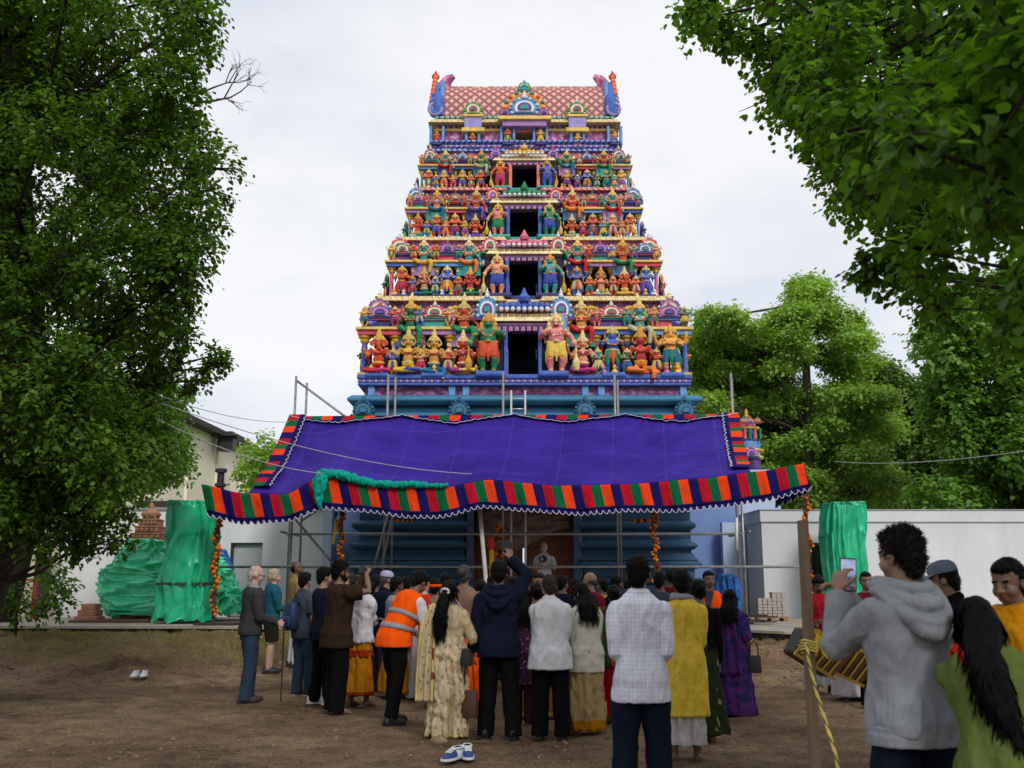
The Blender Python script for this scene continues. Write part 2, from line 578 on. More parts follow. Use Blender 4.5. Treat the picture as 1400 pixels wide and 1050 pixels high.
        for nm, (h, k, an) in s.Lg.items():
            c = k + (an - k) * .3 + V((0, -.012, 0))
            mb.tube([h + V((0, 0, .03)), (h + k) / 2, k, c, an + V((0, 0, .05)), an + V((0, 0, -.02))], [.092 * ll, .080 * ll, .056 * ll, .058 * ll, .038, .036], 0, n=14)
            if barefoot:
                sd = -1 if nm == 'L' else 1
                mb.tube([an + V((0, -.055, -.038)), an + V((0, 0, -.025)), an + V((sd * .008, .09, -.045)), an + V((sd * .012, .155, -.055))], [.033, .040, .034, .022], 0, n=12, flat=1.1)
                for q in range(5):
                    mb.ell(an + V((sd * (.012 - .036 + .017 * q), .172 - abs(q - 1) * .005, -.06)), (.009, .022, .010), 0, 8, 6)
        s.head(mb, beard=beard, female=female)
        me = remeshed(mb, 'person', [SK[s.skin], EYEW, EYED, LIPS[s.skin], hairm], s.vox, 1)
        scale_mesh(me, s.k)
        o = bpy.data.objects.new('person', me); col.objects.link(o)
        o.location = s.loc; o.rotation_euler = (0, 0, s.rz)
        s.o = o
        return o

    def wear(s, me, name):
        scale_mesh(me, s.k)
        o = bpy.data.objects.new(name, me); col.objects.link(o); o.parent = s.o
        return o

    # ---------------- clothing
    def shirt(s, mat, hem=.80, d=.020, sleeve='long', folds=.010, name='shirt', flare=0.0, collar=0, hood=False, mats=None, extra=None, seed=None, cuff=None, open_neck=1.452):
        mb = MB()
        rs = s.torso_rings(hem, 1.40, d, flare, extra=extra)
        rs.append([s.T(p) for p in ering(0, -.010, 1.425, .106 * s.sh + d * .7, .084 + d * .7)])
        rs.append([s.T(p) for p in ering(0, -.012, open_neck, .085 + d * .5, .068 + d * .5)])
        mb.rings(rs, 0)
        for nm, a in s.A.items():
            S, E, W = a['S'], a['E'], a['W']
            if sleeve == 'none': continue
            mb.ell(S, (.053 + d * .4), 0)
            if sleeve == 'short':
                q = S + (E - S) * .72
                mb.tube([S, (S + q) / 2, q], [.062 + d, .060 + d, .056 + d], 0, n=14)
            elif sleeve == 'elbow':
                q = E + (W - E) * .15
                mb.tube([S, (S + E) / 2, E, q], [.052 + d * .6, .050 + d * .75, .044 + d * .8, .042 + d * .8], 0, n=14)
            else:
                q = E + (W - E) * .97
                mb.tube([S, (S + E) / 2, E, (E + W) / 2, q], [.052 + d * .6, .049 + d * .7, .042 + d * .7, .037 + d * .7, .030 + d * .7], 0, n=14)
                mb.ell(E, .042 + d * .8, 0)
        if collar:
            mb.tube([s.T((.062 * math.cos(t), -.012 + .058 * math.sin(t), 1.468 - .022 * math.sin(t))) for t in [2 * PI * i / 20 for i in range(21)]], [.016] * 21, 0, n=6)
            mb.tube([s.T((.070 * math.cos(t), -.014 + .066 * math.sin(t), 1.450 - .022 * math.sin(t))) for t in [2 * PI * i / 20 for i in range(21)]], [.017] * 21, 0, n=6)
        if mats is None: mats = [mat]
        me = remeshed(mb, name, mats, s.vox, 2, fold_post(folds, seed if seed is not None else random.random() * 50))
        top = s.wear(me, name)
        if hood:
            hb = MB(); ts = [PI * (-.12 + 1.24 * i / 18) for i in range(19)]
            def U(rx, y0, ry, z0, dz, r): hb.tube([s.T((rx * math.cos(t), y0 - ry * math.sin(t), z0 - dz * max(0, math.sin(t)))) for t in ts], [r * (.55 + .45 * max(0, math.sin(t))) for t in ts], 0, n=10)
            U(.098, .035, .140, 1.492, .040, .034); U(.135, .010, .155, 1.470, .085, .036); U(.150, -.02, .150, 1.445, .140, .034); U(.11, -.06, .120, 1.43, .165, .034)
            hb.ell(s.T((0, -.125, 1.350)), (.110, .040, .085), 0)
            h_ = s.wear(remeshed(hb, 'hood', mats, s.vox, 2, fold_post(.007, 9)), 'hood'); h_.parent = s.o
        return top

    def trousers(s, mat, hem=.03, d=.022, folds=.009, waist=1.0, wide=0.0, name='trousers'):
        mb = MB()
        rs = []
        for z in (.78, .84, .90, .96, waist):
            rx, ry, cy = lerp_prof(TORSO, z)
            rs.append([s.T(p) for p in ering(0, cy, z, rx * s.bulk * .94 + .006, ry * s.bulk * .94 + .006)])
        mb.rings(rs, 0)
        for nm, (h, k, an) in s.Lg.items():
            end = V((an.x, an.y - .005, hem))
            c = k + (an - k) * .35
            if hem > .3: pts = [h, (h + k) / 2, V((k.x, k.y, hem))]; ra = [.088 + d, .088 + d, .08 + d]
            else: pts = [h, (h + k) / 2, k, c, end]; ra = [.080 + d * .4, .078 + d * .8 + wide * .4, .058 + d * .7 + wide * .8, .054 + d * .7 + wide * .8, .046 + d * .8 + wide]
            mb.tube(pts, ra, 0, n=16)
        me = remeshed(mb, name, [mat], s.vox, 2, fold_post(folds, random.random() * 50, f=(7, 7, 5)))
        return s.wear(me, name)

    def skirt(s, mats, top=1.02, hem=.03, flare=.10, pleats=9, amp=.010, band=0.0, name='skirt', d=.025, squash=.9, front=0.0, yoff=0.0):
        """draped cloth hanging from the waist; band: lower share in the second material"""
        NA, NR = 96, 34
        grid = []
        sd = random.random() * 40
        for i in range(NR + 1):
            t = i / NR
            z = top + (hem - top) * t
            if z > .86: rx, ry, cy = lerp_prof(TORSO, z); rx *= s.bulk; ry *= s.bulk
            else: rx, ry, cy = .166 * s.bulk, .125 * s.bulk, -.004
            f = flare * max(0, (.86 - z) / .86) ** 1.2
            row = []
            for j in range(NA + 1):
                a = 2 * PI * j / NA
                w = t ** .7
                ph = 1.2 * noise.noise(V((math.cos(a) * 2 + sd, math.sin(a) * 2, z * 1.5)))
                k = amp * w * math.sin(pleats * a + 3 * ph) + amp * 2.0 * w * noise.noise(V((math.cos(a) * 3.3 + sd, math.sin(a) * 3.3, z * 2 + a)))
                k += amp * .8 * noise.noise(V((math.cos(a) * 5 + z * 6, math.sin(a) * 5 + sd, z * 9)))
                wv = noise.noise(V((math.cos(a) * 1.5 + sd, math.sin(a) * 1.5, z * 2)))
                n9 = noise.noise(V((math.cos(a + z * 1.6) * 2.6 + sd + wv, math.sin(a + z * 1.6) * 2.6, z * 5.5 + a * .0 + wv * 2)))
                k += amp * 1.5 * (.25 - math.sqrt(n9 * n9 + .002)) * min(1, t * 4)
                p = V(((rx + d + f + k) * math.cos(a), cy + yoff * t + (ry + d + f * squash + k) * math.sin(a) + front * w * max(0, math.sin(a)), z + (.008 * math.sin(5 * a + sd) if i == NR else 0)))
                row.append(s.T(p))
            grid.append(row)
        mb = MB()
        mb.sheet(grid, (lambda i, j: 1 if i / NR > 1 - band else 0) if band else 0)
        o = bpy.data.objects.new(name, mb.mesh(name, mats, True)); col.objects.link(o); o.parent = s.o
        scale_mesh(o.data, s.k)
        q = o.modifiers.new('t', 'SOLIDIFY'); q.thickness = .006; q.offset = -1
        return o

    def drape(s, path, width, mats, name='shawl', amp=.012, wdir=(1, 0, 0), edge=0.0, thick=.010, waves=3.0):
        """strip of cloth along a path over the body, local coordinates"""
        P = [V(p) for p in path]
        # resample
        pts = []
        for a, b in zip(P, P[1:]):
            for k in range(6): pts.append(a + (b - a) * (k / 6))
        pts.append(P[-1])
        for _ in range(4):
            pts = [pts[0]] + [(pts[i - 1] + pts[i] * 2 + pts[i + 1]) / 4 for i in range(1, len(pts) - 1)] + [pts[-1]]
        wd = V(wdir); NW = 18; grid = []; sd = random.random() * 30
        for i, p in enumerate(pts):
            t = (pts[min(i + 1, len(pts) - 1)] - pts[max(0, i - 1)]).normalized()
            w = (wd - t * wd.dot(t)).normalized(); n = t.cross(w)
            row = []
            ww = width if not isinstance(width, (list, tuple)) else width[0] + (width[1] - width[0]) * i / (len(pts) - 1)
            for j in range(NW + 1):
                u = j / NW - .5
                k = amp * math.sin(waves * 2 * PI * u + 1.5 * noise.noise(V((i * .12 + sd, u * 3, 0)))) + amp * .8 * noise.noise(V((i * .3, u * 5 + sd, 1)))
                row.append(s.T(p + w * (ww * u) + n * k))
            grid.append(row)
        mb = MB()
        mb.sheet(grid, (lambda i, j: 1 if (j < NW * edge or j >= NW * (1 - edge)) else 0) if edge else 0)
        o = bpy.data.objects.new(name, mb.mesh(name, mats, True)); col.objects.link(o); o.parent = s.o
        scale_mesh(o.data, s.k)
        q = o.modifiers.new('t', 'SOLIDIFY'); q.thickness = thick; q.offset = 0
        return o

    def hair(s, kind='short', mat=BLACKH, rough=.006, fr=40.0, vox=None):
        mb = MB()
        rot = Matrix.Rotation(-math.radians(s.yaw), 3, 'Z') @ Matrix.Rotation(-math.radians(s.pitch), 3, 'X')
        rot = Matrix.Rotation(-math.radians(s.lean), 3, 'X') @ rot
        def E(c, r, **kw): mb.ell(s.Hd(c), tuple(x * s.hs for x in r), 0, rot=rot, **kw)
        if kind in ('short', 'curly', 'thick'):
            g = {'short': 0.0, 'curly': .003, 'thick': .007}[kind]
            E((0, -.020, 1.645), (.079 + g, .094 + g, .088 + g), nu=18, nv=12)
            E((0, .028, 1.680), (.062 + g, .062 + g * .6, .040 + g))
            E((0, -.060, 1.590), (.070 + g * .6, .052 + g * .6, .070))
            E((-.070, -.012, 1.615), (.014 + g * .5, .030, .040)); E((.070, -.012, 1.615), (.014 + g * .5, .030, .040))
            E((0, -.066, 1.545), (.048, .032, .045))
        elif kind == 'balding':
            E((0, -.060, 1.600), (.070, .052, .060)); E((-.068, -.020, 1.605), (.016, .040, .034)); E((.068, -.020, 1.605), (.016, .040, .034))
            E((0, -.066, 1.555), (.050, .034, .045))
            E((0, -.045, 1.665), (.060, .050, .045))
        elif kind == 'bald':
            E((0, -.066, 1.590), (.064, .042, .045)); E((-.070, -.028, 1.595), (.012, .034, .026)); E((.070, -.028, 1.595), (.012, .034, .026))
        elif kind == 'bob':
            E((0, -.018, 1.648), (.088, .100, .090), nu=18, nv=12)
            E((0, .030, 1.684), (.062, .060, .036))
            E((0, -.060, 1.585), (.084, .058, .072)); E((-.076, -.008, 1.590), (.020, .042, .055)); E((.076, -.008, 1.590), (.020, .042, .055))
        elif kind in ('long', 'ponytail', 'bun', 'shoulder'):
            E((0, -.018, 1.643), (.082, .097, .088), nu=18, nv=12)
            E((0, .032, 1.676), (.060, .056, .038))
            E((0, -.062, 1.585), (.074, .050, .075)); E((-.072, .0, 1.600), (.016, .040, .05)); E((.072, .0, 1.600), (.016, .040, .05))
            if kind == 'bun': E((0, -.115, 1.630), (.050, .042, .046))
            elif kind == 'ponytail':
                mb.tube([s.Hd((0, -.09, 1.62)), s.Hd((0, -.135, 1.57)), s.T((-.02, -.165, 1.45)), s.T((-.035, -.17, 1.30)), s.T((-.04, -.165, 1.15)), s.T((-.04, -.16, 1.06))], [.030, .052, .070, .078, .062, .02], 0, n=14, flat=.6, ref=(1, 0, 0))
            elif kind == 'shoulder':
                mb.tube([s.Hd((0, -.05, 1.62)), s.Hd((0, -.085, 1.54)), s.T((0, -.125, 1.44)), s.T((0, -.145, 1.33)), s.T((0, -.14, 1.27))], [.078, .100, .118, .112, .085], 0, n=18, flat=.5, ref=(1, 0, 0))
            else:
                mb.tube([s.Hd((0, -.05, 1.63)), s.Hd((0, -.090, 1.54)), s.T((.01, -.125, 1.42)), s.T((.03, -.150, 1.26)), s.T((.06, -.155, 1.12)), s.T((.09, -.15, .98))], [.076, .084, .088, .080, .060, .016], 0, n=18, flat=.5, ref=(1, 0, 0))
        if kind == 'curly': fr = 85.0; vox = vox or s.vox * .7
        me = remeshed(mb, 'hair', [mat], vox or s.vox, 1, rough_post(rough, fr, random.random() * 20, .18 if kind in ('long', 'ponytail', 'shoulder', 'bob') else 1.0))
        if s.vox * s.k < .0115: me = strands(me, mat, kind, 2600 if s.vox * s.k < .0075 else 900)
        return s.wear(me, 'hair')

    def cap(s, mat, brim_mat=None):
        mb = MB()
        rs = []
        for z, r in ((1.645, .098), (1.675, .098), (1.705, .088), (1.728, .062), (1.738, .02)):
            rs.append([s.Hd((r * .9 * math.cos(a), -.012 + r * 1.05 * math.sin(a), z)) for a in [2 * PI * i / 28 for i in range(28)]])
        mb.rings(rs, 0)
        g0 = [];
        for i in range(13):
            a = PI * (.14 + .72 * i / 12)
            g0.append((math.cos(a), math.sin(a)))
        top = [[s.Hd((.088 * c, -.012 + .100 * sn, 1.650)) for c, sn in g0], [s.Hd((.092 * c, -.012 + .100 * sn + .045, 1.648 - .012 * abs(c))) for c, sn in g0],
               [s.Hd((.085 * c, -.012 + .100 * sn + .085, 1.640 - .02 * abs(c))) for c, sn in g0]]
        bm_ = MB(); bm_.sheet(top)
        o = bpy.data.objects.new('cap', mb.mesh('cap', [mat], 40)); col.objects.link(o); o.parent = s.o; scale_mesh(o.data, s.k)
        b = bpy.data.objects.new('brim', bm_.mesh('brim', [brim_mat or mat], True)); col.objects.link(b); b.parent = o; scale_mesh(b.data, s.k)
        q = b.modifiers.new('t', 'SOLIDIFY'); q.thickness = .006; q.offset = 0
        return o

    def glasses(s, mat):
        mb = MB()
        for x in (-1, 1):
            mb.tube([s.Hd((x * .033 + .022 * math.cos(t), .100, 1.596 + .017 * math.sin(t))) for t in [2 * PI * i / 12 for i in range(13)]], .0025, 0, n=5)
            mb.ell(s.Hd((x * .033, .100, 1.596)), (.021, .004, .016), 0, 10, 6)
            mb.tube([s.Hd((x * .055, .098, 1.60)), s.Hd((x * .080, .02, 1.602)), s.Hd((x * .082, -.02, 1.596))], .003, 0, n=5)
        mb.tube([s.Hd((-.012, .103, 1.60)), s.Hd((.012, .103, 1.60))], .003, 0, n=5)
        o = bpy.data.objects.new('sunglasses', mb.mesh('sunglasses', [mat], True)); col.objects.link(o); o.parent = s.o; scale_mesh(o.data, s.k)
        return o

    def shoes(s, mat, sole):
        for nm, (h, k, an) in s.Lg.items():
            mb = MB()
            secs = [(-.085, .026, .075), (-.06, .038, .085), (0, .042, .090), (.06, .044, .072), (.12, .047, .055), (.165, .038, .045), (.19, .016, .03)]
            rs = []
            for y, hw, ht in secs:
                ring = []
                for q in range(14):
                    a = 2 * PI * q / 14
                    c, sn = math.cos(a), math.sin(a)
                    ring.append(V((an.x + hw * c, an.y + y, .018 + (ht * max(0, sn) ** .8 if sn > 0 else -.012 * min(1, -sn * 3)))))
                rs.append(ring)
            mb.rings(rs, 0)
            so = MB()
            r2 = [(-.09, .030), (-.06, .042), (0, .043), (.06, .046), (.12, .050), (.17, .040), (.197, .016)]
            so.rings([[V((an.x + hw * (1 if q in (0, 3) else -1), an.y + y, .022 if q in (2, 3) else 0)) for q in range(4)] for y, hw in r2], 0)
            o = bpy.data.objects.new('shoe', mb.mesh('shoe', [mat], True)); col.objects.link(o); o.parent = s.o; scale_mesh(o.data, s.k)
            b = bpy.data.objects.new('sole', so.mesh('sole', [sole], 40)); col.objects.link(b); b.parent = o; scale_mesh(b.data, s.k)

def simple_held(name, label, cat, mb, mats, loc, rz=0, smooth=40, bevel=0.0, rot=None, group=None):
    o = mb.build(name, mats, None, smooth, bevel)
    o.location = loc
    o.rotation_euler = rot if rot is not None else (0, 0, rz)
    tag(o, label, cat, group)
    return o

BLACKP = plain('black_plastic', (0.012, 0.012, 0.013), .4, .1, bump=.05)
GLASSD = plain('lens_glass', (0.01, 0.012, 0.02), .05, .05, bump=0, spec=.8)
STRAPM = plain('black_strap', (0.015, 0.015, 0.016), .8, .1)

def camera_thing(label, loc, rz, k=1.0):
    root = empty('camera', loc, rz)
    tag(root, label, 'camera')
    b = MB(); b.box((0, 0, 0), (.14 * k, .06 * k, .09 * k)); b.box((0, 0, .055 * k), (.055 * k, .05 * k, .03 * k)); b.box((.055 * k, .03 * k, -.01), (.03 * k, .03 * k, .08 * k))
    b.build('camera_body', BLACKP, root, 40, .006)
    l = MB(); l.tube([(0, .02, 0), (0, .07 * k, 0), (0, .072 * k, 0), (0, .14 * k, 0)], [.036 * k, .036 * k, .039 * k, .039 * k], 0, n=18)
    l.build('lens', BLACKP, root, 40)
    g = MB(); g.tube([(0, .139 * k, 0), (0, .142 * k, 0)], [.031 * k, .028 * k], 0, n=18)
    g.build('lens_glass', GLASSD, root, 40)
    return root

def handbag(label, loc, rz, mat, size=(.26, .10, .18), strap=None, name='handbag', gold=None):
    root = empty(name, loc, rz); tag(root, label, 'bag')
    b = MB(); sx, sy, sz = size
    secs = [(-sz / 2, .92, 1.0), (-sz * .4, 1, 1.15), (0, .98, 1.1), (sz * .4, .92, .75), (sz / 2, .88, .5)]
    b.rings([[V((q.x, q.y, z)) for q in ering(0, 0, z, sx / 2 * a, sy / 2 * c, 20, 3.5)] for z, a, c in secs])
    b.build('bag_body', mat, root, 50)
    if strap:
        st = MB(); st.tube([V(p) for p in strap], .008, 0, n=6); st.build('strap', mat, root, True)
    return root
random.seed(100)
# ------------------------------------------------------------------ fabrics
W_ = lambda *a: srgb(*a)
C = {}
def ck(name, rgb, **kw):
    C[name] = cloth('cloth_' + name, tuple(x * .78 for x in srgb(*rgb)), **kw); return C[name]
ck('charcoal', (62, 62, 64), weave=120); ck('jeans', (52, 66, 84), weave=200); ck('darkjeans', (24, 32, 48)); ck('navy', (22, 28, 46)); ck('black', (16, 16, 18)); ck('brown', (52, 38, 28))
ck('white', (205, 205, 210), fold=.7); ck('shawl', (212, 206, 214), fold=.9); ck('teal', (36, 92, 108)); ck('olive', (40, 44, 34)); ck('tan', (150, 122, 80))
ck('greyshirt', (70, 72, 78)); ck('grey', (154, 158, 164), weave=140, fold=.6); ck('cream', (205, 200, 186), fold=.7); ck('magenta', (136, 26, 58)); ck('yellow', (226, 190, 70), fold=1.0)
ck('mustard', (206, 138, 14), fold=.8); ck('green', (98, 114, 56), fold=.9); ck('red', (150, 22, 30)); ck('redorange', (204, 52, 34)); ck('orange', (255, 92, 14), fold=.5); ck('silver', (150, 152, 156), rough=.4)
ck('gold', (176, 112, 22), fold=.8); ck('goldred', (140, 42, 14)); ck('beige', (178, 150, 104), fold=.9); ck('maroon', (92, 20, 30)); ck('dhoti', (196, 192, 190), fold=.9); ck('lightgrey', (150, 150, 156))
ck('plumcloth', (74, 36, 62)); ck('slate', (60, 74, 92)); ck('dullgreen', (60, 82, 40))

def pat_plaid(n, vec, base):
    w = []
    for rot, sc_ in ((0, 34.0), (1, 34.0)):
        wv = n.node('ShaderNodeTexWave'); wv.wave_type = 'BANDS'; wv.bands_direction = 'X' if rot == 0 else 'Z'
        wv.inputs['Scale'].default_value = 11.0; wv.inputs['Distortion'].default_value = .25
        n.link(vec, wv.inputs['Vector'])
        w.append(n.ramp(wv.outputs['Fac'], [(0.0, (1, 1, 1)), (.80, (1, 1, 1)), (.92, (.86, .88, .95))]))
    a = n.mix(1.0, base, w[0], 'MULTIPLY')
    return n.mix(1.0, a, w[1], 'MULTIPLY')
C['plaid'] = cloth('cloth_plaid', srgb(206, 207, 218), fold=.7, pattern=pat_plaid)

def spots(c2, scale, lo, hi, dist=True):
    def run(n, vec, base):
        v = n.node('ShaderNodeTexVoronoi'); v.inputs['Scale'].default_value = scale
        nz = n.node('ShaderNodeTexNoise'); nz.inputs['Scale'].default_value = scale * 2
        n.link(vec, nz.inputs['Vector'])
        mv = n.node('ShaderNodeMix'); mv.data_type = 'VECTOR'; mv.inputs[0].default_value = .04
        n.link(vec, mv.inputs[4]); n.link(nz.outputs['Color'], mv.inputs[5])
        n.link(mv.outputs[1], v.inputs['Vector'])
        f = n.ramp(v.outputs['Distance'], [(lo, (1, 1, 1)), (hi, (0, 0, 0))])
        return n.mix(f, base, c2)
    return run
C['sari_cream'] = cloth('cloth_sari_cream', srgb(176, 158, 124), fold=1.2, rough=.42, spec=.4, pattern=spots(srgb(132, 114, 84), 17, .24, .36))
C['sari_edge'] = cloth('cloth_sari_edge', srgb(190, 168, 110), fold=.9, pattern=spots(srgb(120, 64, 30), 8, .30, .36))
C['blouse_cream'] = cloth('cloth_blouse', srgb(168, 152, 118), fold=.9, rough=.5, spec=.3, pattern=spots(srgb(150, 130, 92), 14, .25, .35))
C['greendots'] = cloth('cloth_greendots', srgb(34, 44, 26), fold=.8, pattern=spots(srgb(120, 126, 74), 8, .22, .27))
C['plumprint'] = cloth('cloth_plumprint', srgb(70, 38, 66), fold=.7, pattern=spots(srgb(150, 116, 140), 26, .22, .30))
def pat_purple(n, vec, base):
    f = n.noise(vec, 7, 5, .7)
    return n.ramp(f, [(.36, srgb(44, 28, 66)), (.46, srgb(34, 40, 88)), (.54, srgb(80, 34, 86)), (.64, srgb(58, 34, 84))])
C['purple'] = cloth('cloth_purple', srgb(80, 40, 100), fold=1.0, pattern=pat_purple)
def pat_fleck(n, vec, base):
    f = n.noise(vec, 60, 3)
    return n.mix(n.ramp(f, [(.5, (0, 0, 0)), (.62, (1, 1, 1))]), base, srgb(60, 20, 26))
C['redprint'] = cloth('cloth_redprint', srgb(150, 24, 40), fold=.8, pattern=pat_fleck)
def pat_check(n, vec, base):
    v = n.node('ShaderNodeTexChecker'); v.inputs['Scale'].default_value = 40
    n.link(vec, v.inputs['Vector'])
    return n.mix(n.math('MULTIPLY', v.outputs['Fac'], .35), base, srgb(24, 26, 34))
C['check'] = cloth('cloth_check', srgb(64, 70, 82), pattern=pat_check)
SHOE_BR = plain('shoe_brown', srgb(58, 38, 34), .45); SHOE_BK = plain('shoe_black', srgb(20, 20, 22), .5); SHOE_W = plain('shoe_white', srgb(190, 190, 190), .6); SOLE_W = plain('sole_white', srgb(205, 205, 200), .6)
SOLE_D = plain('sole_dark', srgb(24, 22, 20), .7)
people = []
def P(label, f, **kw):
    o = f.body(**kw)
    tag(o, label, 'person', 'people gathered in front of the temple')
    people.append(o)
    return o
def arm(to, pole=None, dir=None, palm=None, curl=.5):
    d = dict(to=to, curl=curl)
    if pole: d['pole'] = pole
    if dir: d['dir'] = dir
    if palm: d['palm'] = palm
    return d

# ---------------- old man with the walking stick
f = Fig(341, 13.5, 1.75, heading=62, skin='pale', voxel=.010, yaw=4, pitch=4, lean=3, feet=((-.09, .04), (.09, -.05)),
        arms={'R': arm((.19, .30, .99), (0.2, -.8, -.5), (0, .9, -.3), (-1, 0, -.2), .9), 'L': arm((-.17, .10, .86), (-.3, -.6, -.4))})
P('old man in dark grey cardigan and jeans leaning on a walking stick', f, barefoot=False, hairm=WHITEH)
f.shirt(C['charcoal'], hem=.84, d=.026, folds=0.0100, name='cardigan', collar=0, open_neck=1.44)
f.shirt(C['lightgrey'], hem=1.30, d=.008, sleeve='none', folds=0.0025, name='shirt_collar', collar=1)
f.trousers(C['jeans'], wide=.012); f.shoes(SHOE_BR, SOLE_D); f.hair('balding', WHITEH, .004); f.glasses(BLACKP)
g = f.world(f.A['R']['grip']); cb = MB()
foot = V((g.x + .04, g.y - .05, ground_z(g.x, g.y)))
cb.tube([g + V((-.05, 0, .025)), g + V((-.02, 0, .04)), g + V((.02, 0, .035)), g + V((.03, 0, .0)), foot + V((0, 0, .03)), foot], [.011, .012, .012, .011, .010, .013], 0, n=8)
simple_held('walking_stick', 'dark walking stick held by the old man in a grey cardigan', 'walking stick', cb, [plain('cane_wood', srgb(40, 28, 22), .4)], (0, 0, 0), smooth=True)

# ---------------- woman in teal
f = Fig(369, 16.4, 1.62, heading=68, skin='pale', voxel=.011, lean=2, feet=((-.08, .03), (.08, -.03)), arms={'R': arm((.03, .30, 1.08), (.4, -.5, -.6), (-.6, .5, .2)), 'L': arm((-.02, .31, 1.05), (-.4, -.5, -.6), (.6, .5, 0))})
P('blond grey woman in teal shirt and dark shorts with bare legs', f, bare_legs=True, barefoot=False, female=True, hairm=BLONDH)
f.shirt(C['teal'], hem=.80, d=.028, folds=0.0112, collar=1, name='shirt'); f.trousers(C['olive'], hem=.52, d=.028, name='shorts'); f.hair('bob', BLONDH, .006); f.shoes(SHOE_BK, SOLE_D)
p = f.world((.0, -.20, .98))
handbag('black shoulder bag of the woman in teal shirt', p, f.rz + .3, STRAPM, (.30, .12, .24), [(-.1, 0, .1), (-.06, .1, .36), (0, .16, .58), (.06, .2, .36), (.1, .1, .1)], 'shoulder_bag')

# ---------------- tan shirt man behind
f = Fig(402, 16.9, 1.70, heading=60, yaw=35, skin='dark', voxel=.013)
P('balding man in tan shirt and white trousers behind the blue backpack', f, barefoot=False); f.shirt(C['tan'], sleeve='short', collar=1); f.trousers(C['white']); f.hair('balding', BLACKH, .004); f.shoes(SHOE_BK, SOLE_D)
# ---------------- man with backpack
f = Fig(414, 14.2, 1.66, heading=40, skin='tan', voxel=.012, yaw=-6, feet=((-.10, 0), (.10, .06)))
P('man in grey checked shirt and jeans with a blue backpack', f, barefoot=False); f.shirt(C['check'], sleeve='short', collar=1); f.trousers(C['jeans'], wide=.01); f.hair('thick', BLACKH); f.shoes(SHOE_BK, SOLE_W)
root = empty('backpack', f.world((-.03, -.20, 1.12)), f.rz); root.scale = (.82,) * 3; tag(root, 'dark blue backpack on the back of the man in checked shirt', 'backpack')
NB = plain('backpack_nylon', srgb(24, 44, 78), .6, .2)
b = MB(); b.rings([[q for q in ering(0, -.02, z, rx, ry, 22, 3)] for z, rx, ry in ((-.24, .11, .05), (-.21, .14, .09), (-.05, .15, .105), (.12, .14, .09), (.2, .11, .06), (.235, .05, .03))]); b.build('pack_body', NB, root, True)
b = MB(); b.rings([[q for q in ering(0, -.115, z, rx, ry, 16, 3)] for z, rx, ry in ((-.2, .09, .02), (-.17, .11, .04), (-.04, .11, .045), (-.01, .09, .02))]); b.build('front_pocket', NB, root, True)
for x in (-1, 1):
    b = MB(); b.tube([(x * .09, .05, .2), (x * .12, .16, .30), (x * .13, .30, .22), (x * .14, .33, .05), (x * .13, .12, -.12), (x * .1, .05, -.2)], .018, 0, n=8, flat=.4); b.build('shoulder_strap', NB, root, True)
# ---------------- navy shirt man with camera
f = Fig(440, 13.3, 1.72, heading=62, skin='tan', voxel=.011, pitch=4, arms={'R': arm((.08, .28, 1.5), (.5, .1, -.8), (-.5, .4, .5)), 'L': arm((-.04, .30, 1.48), (-.5, .2, -.8), (.4, .4, .5))}, feet=((-.1, -.05), (.11, .08)))
P('man in navy shirt and black trousers filming with a black camera', f, barefoot=False); f.shirt(C['navy'], sleeve='short', d=.028); f.trousers(C['black'], wide=.012); f.hair('thick', BLACKH, .007); f.shoes(SHOE_W, SOLE_W)
camera_thing('black camera held up by the man in navy shirt', f.world((.02, .36, 1.58)), f.rz, 1.2)
# ---------------- brown t-shirt man
f = Fig(460, 12.4, 1.78, heading=58, skin='brown', voxel=.010, lean=2, bulk=1.08, arms={'R': arm((.12, .30, 1.58), (.6, .5, -.5), (-.5, .4, .6), (-.6, .3, 0)), 'L': arm((-.02, .31, 1.56), (-.6, .3, -.6), (.4, .4, .6))}, feet=((-.13, .02), (.13, -.03)))
P('man in brown t-shirt and black trousers holding a camera to his face', f, beard=1); f.shirt(C['brown'], sleeve='short', d=.034, hem=.74, folds=0.0125, name='t_shirt', flare=.05); f.trousers(C['black'], wide=.028); f.hair('curly', BLACKH, .012, 38)
camera_thing('small black camera at the eye of the man in brown t-shirt', f.world((.05, .28, 1.62)), f.rz, .9)
# ---------------- white shawl, gold dhoti
f = Fig(491, 13.0, 1.62, heading=35, yaw=25, skin='dark', voxel=.011, lean=5, arms={'R': 'fold', 'L': 'fold'}, feet=((-.1, -.02), (.1, .06)))
P('person wrapped in white shawl over a gold and red dhoti', f); f.shirt(C['shawl'], hem=.84, d=.045, folds=0.0225, name='shawl'); f.skirt([C['gold'], C['goldred']], hem=.16, flare=.05, pleats=7, amp=.014, name='dhoti', band=.06); f.skirt([C['goldred']], top=.74, hem=.66, flare=.06, amp=.012, name='dhoti_border', d=.032); f.hair('short', BLACKH)
# ---------------- man with cap
f = Fig(526, 14.6, 1.68, heading=62, skin='tan', voxel=.012, pitch=6)
P('man in pale cap and navy jacket looking to the right', f, barefoot=False); f.shirt(C['navy'], d=.03, collar=1); f.trousers(C['slate']); f.hair('short', DARKGREYH, .004); f.cap(plain('cap_lilac', srgb(150, 150, 176), .8)); f.shoes(SHOE_BK, SOLE_D)
f = Fig(541, 13.9, 1.60, heading=50, skin='dark', voxel=.013); P('short haired person in pale grey shirt behind the orange vest', f, barefoot=True); f.shirt(C['lightgrey'], d=.028); f.skirt([C['gold']], hem=.1, name='dhoti'); f.hair('thick', BLACKH)
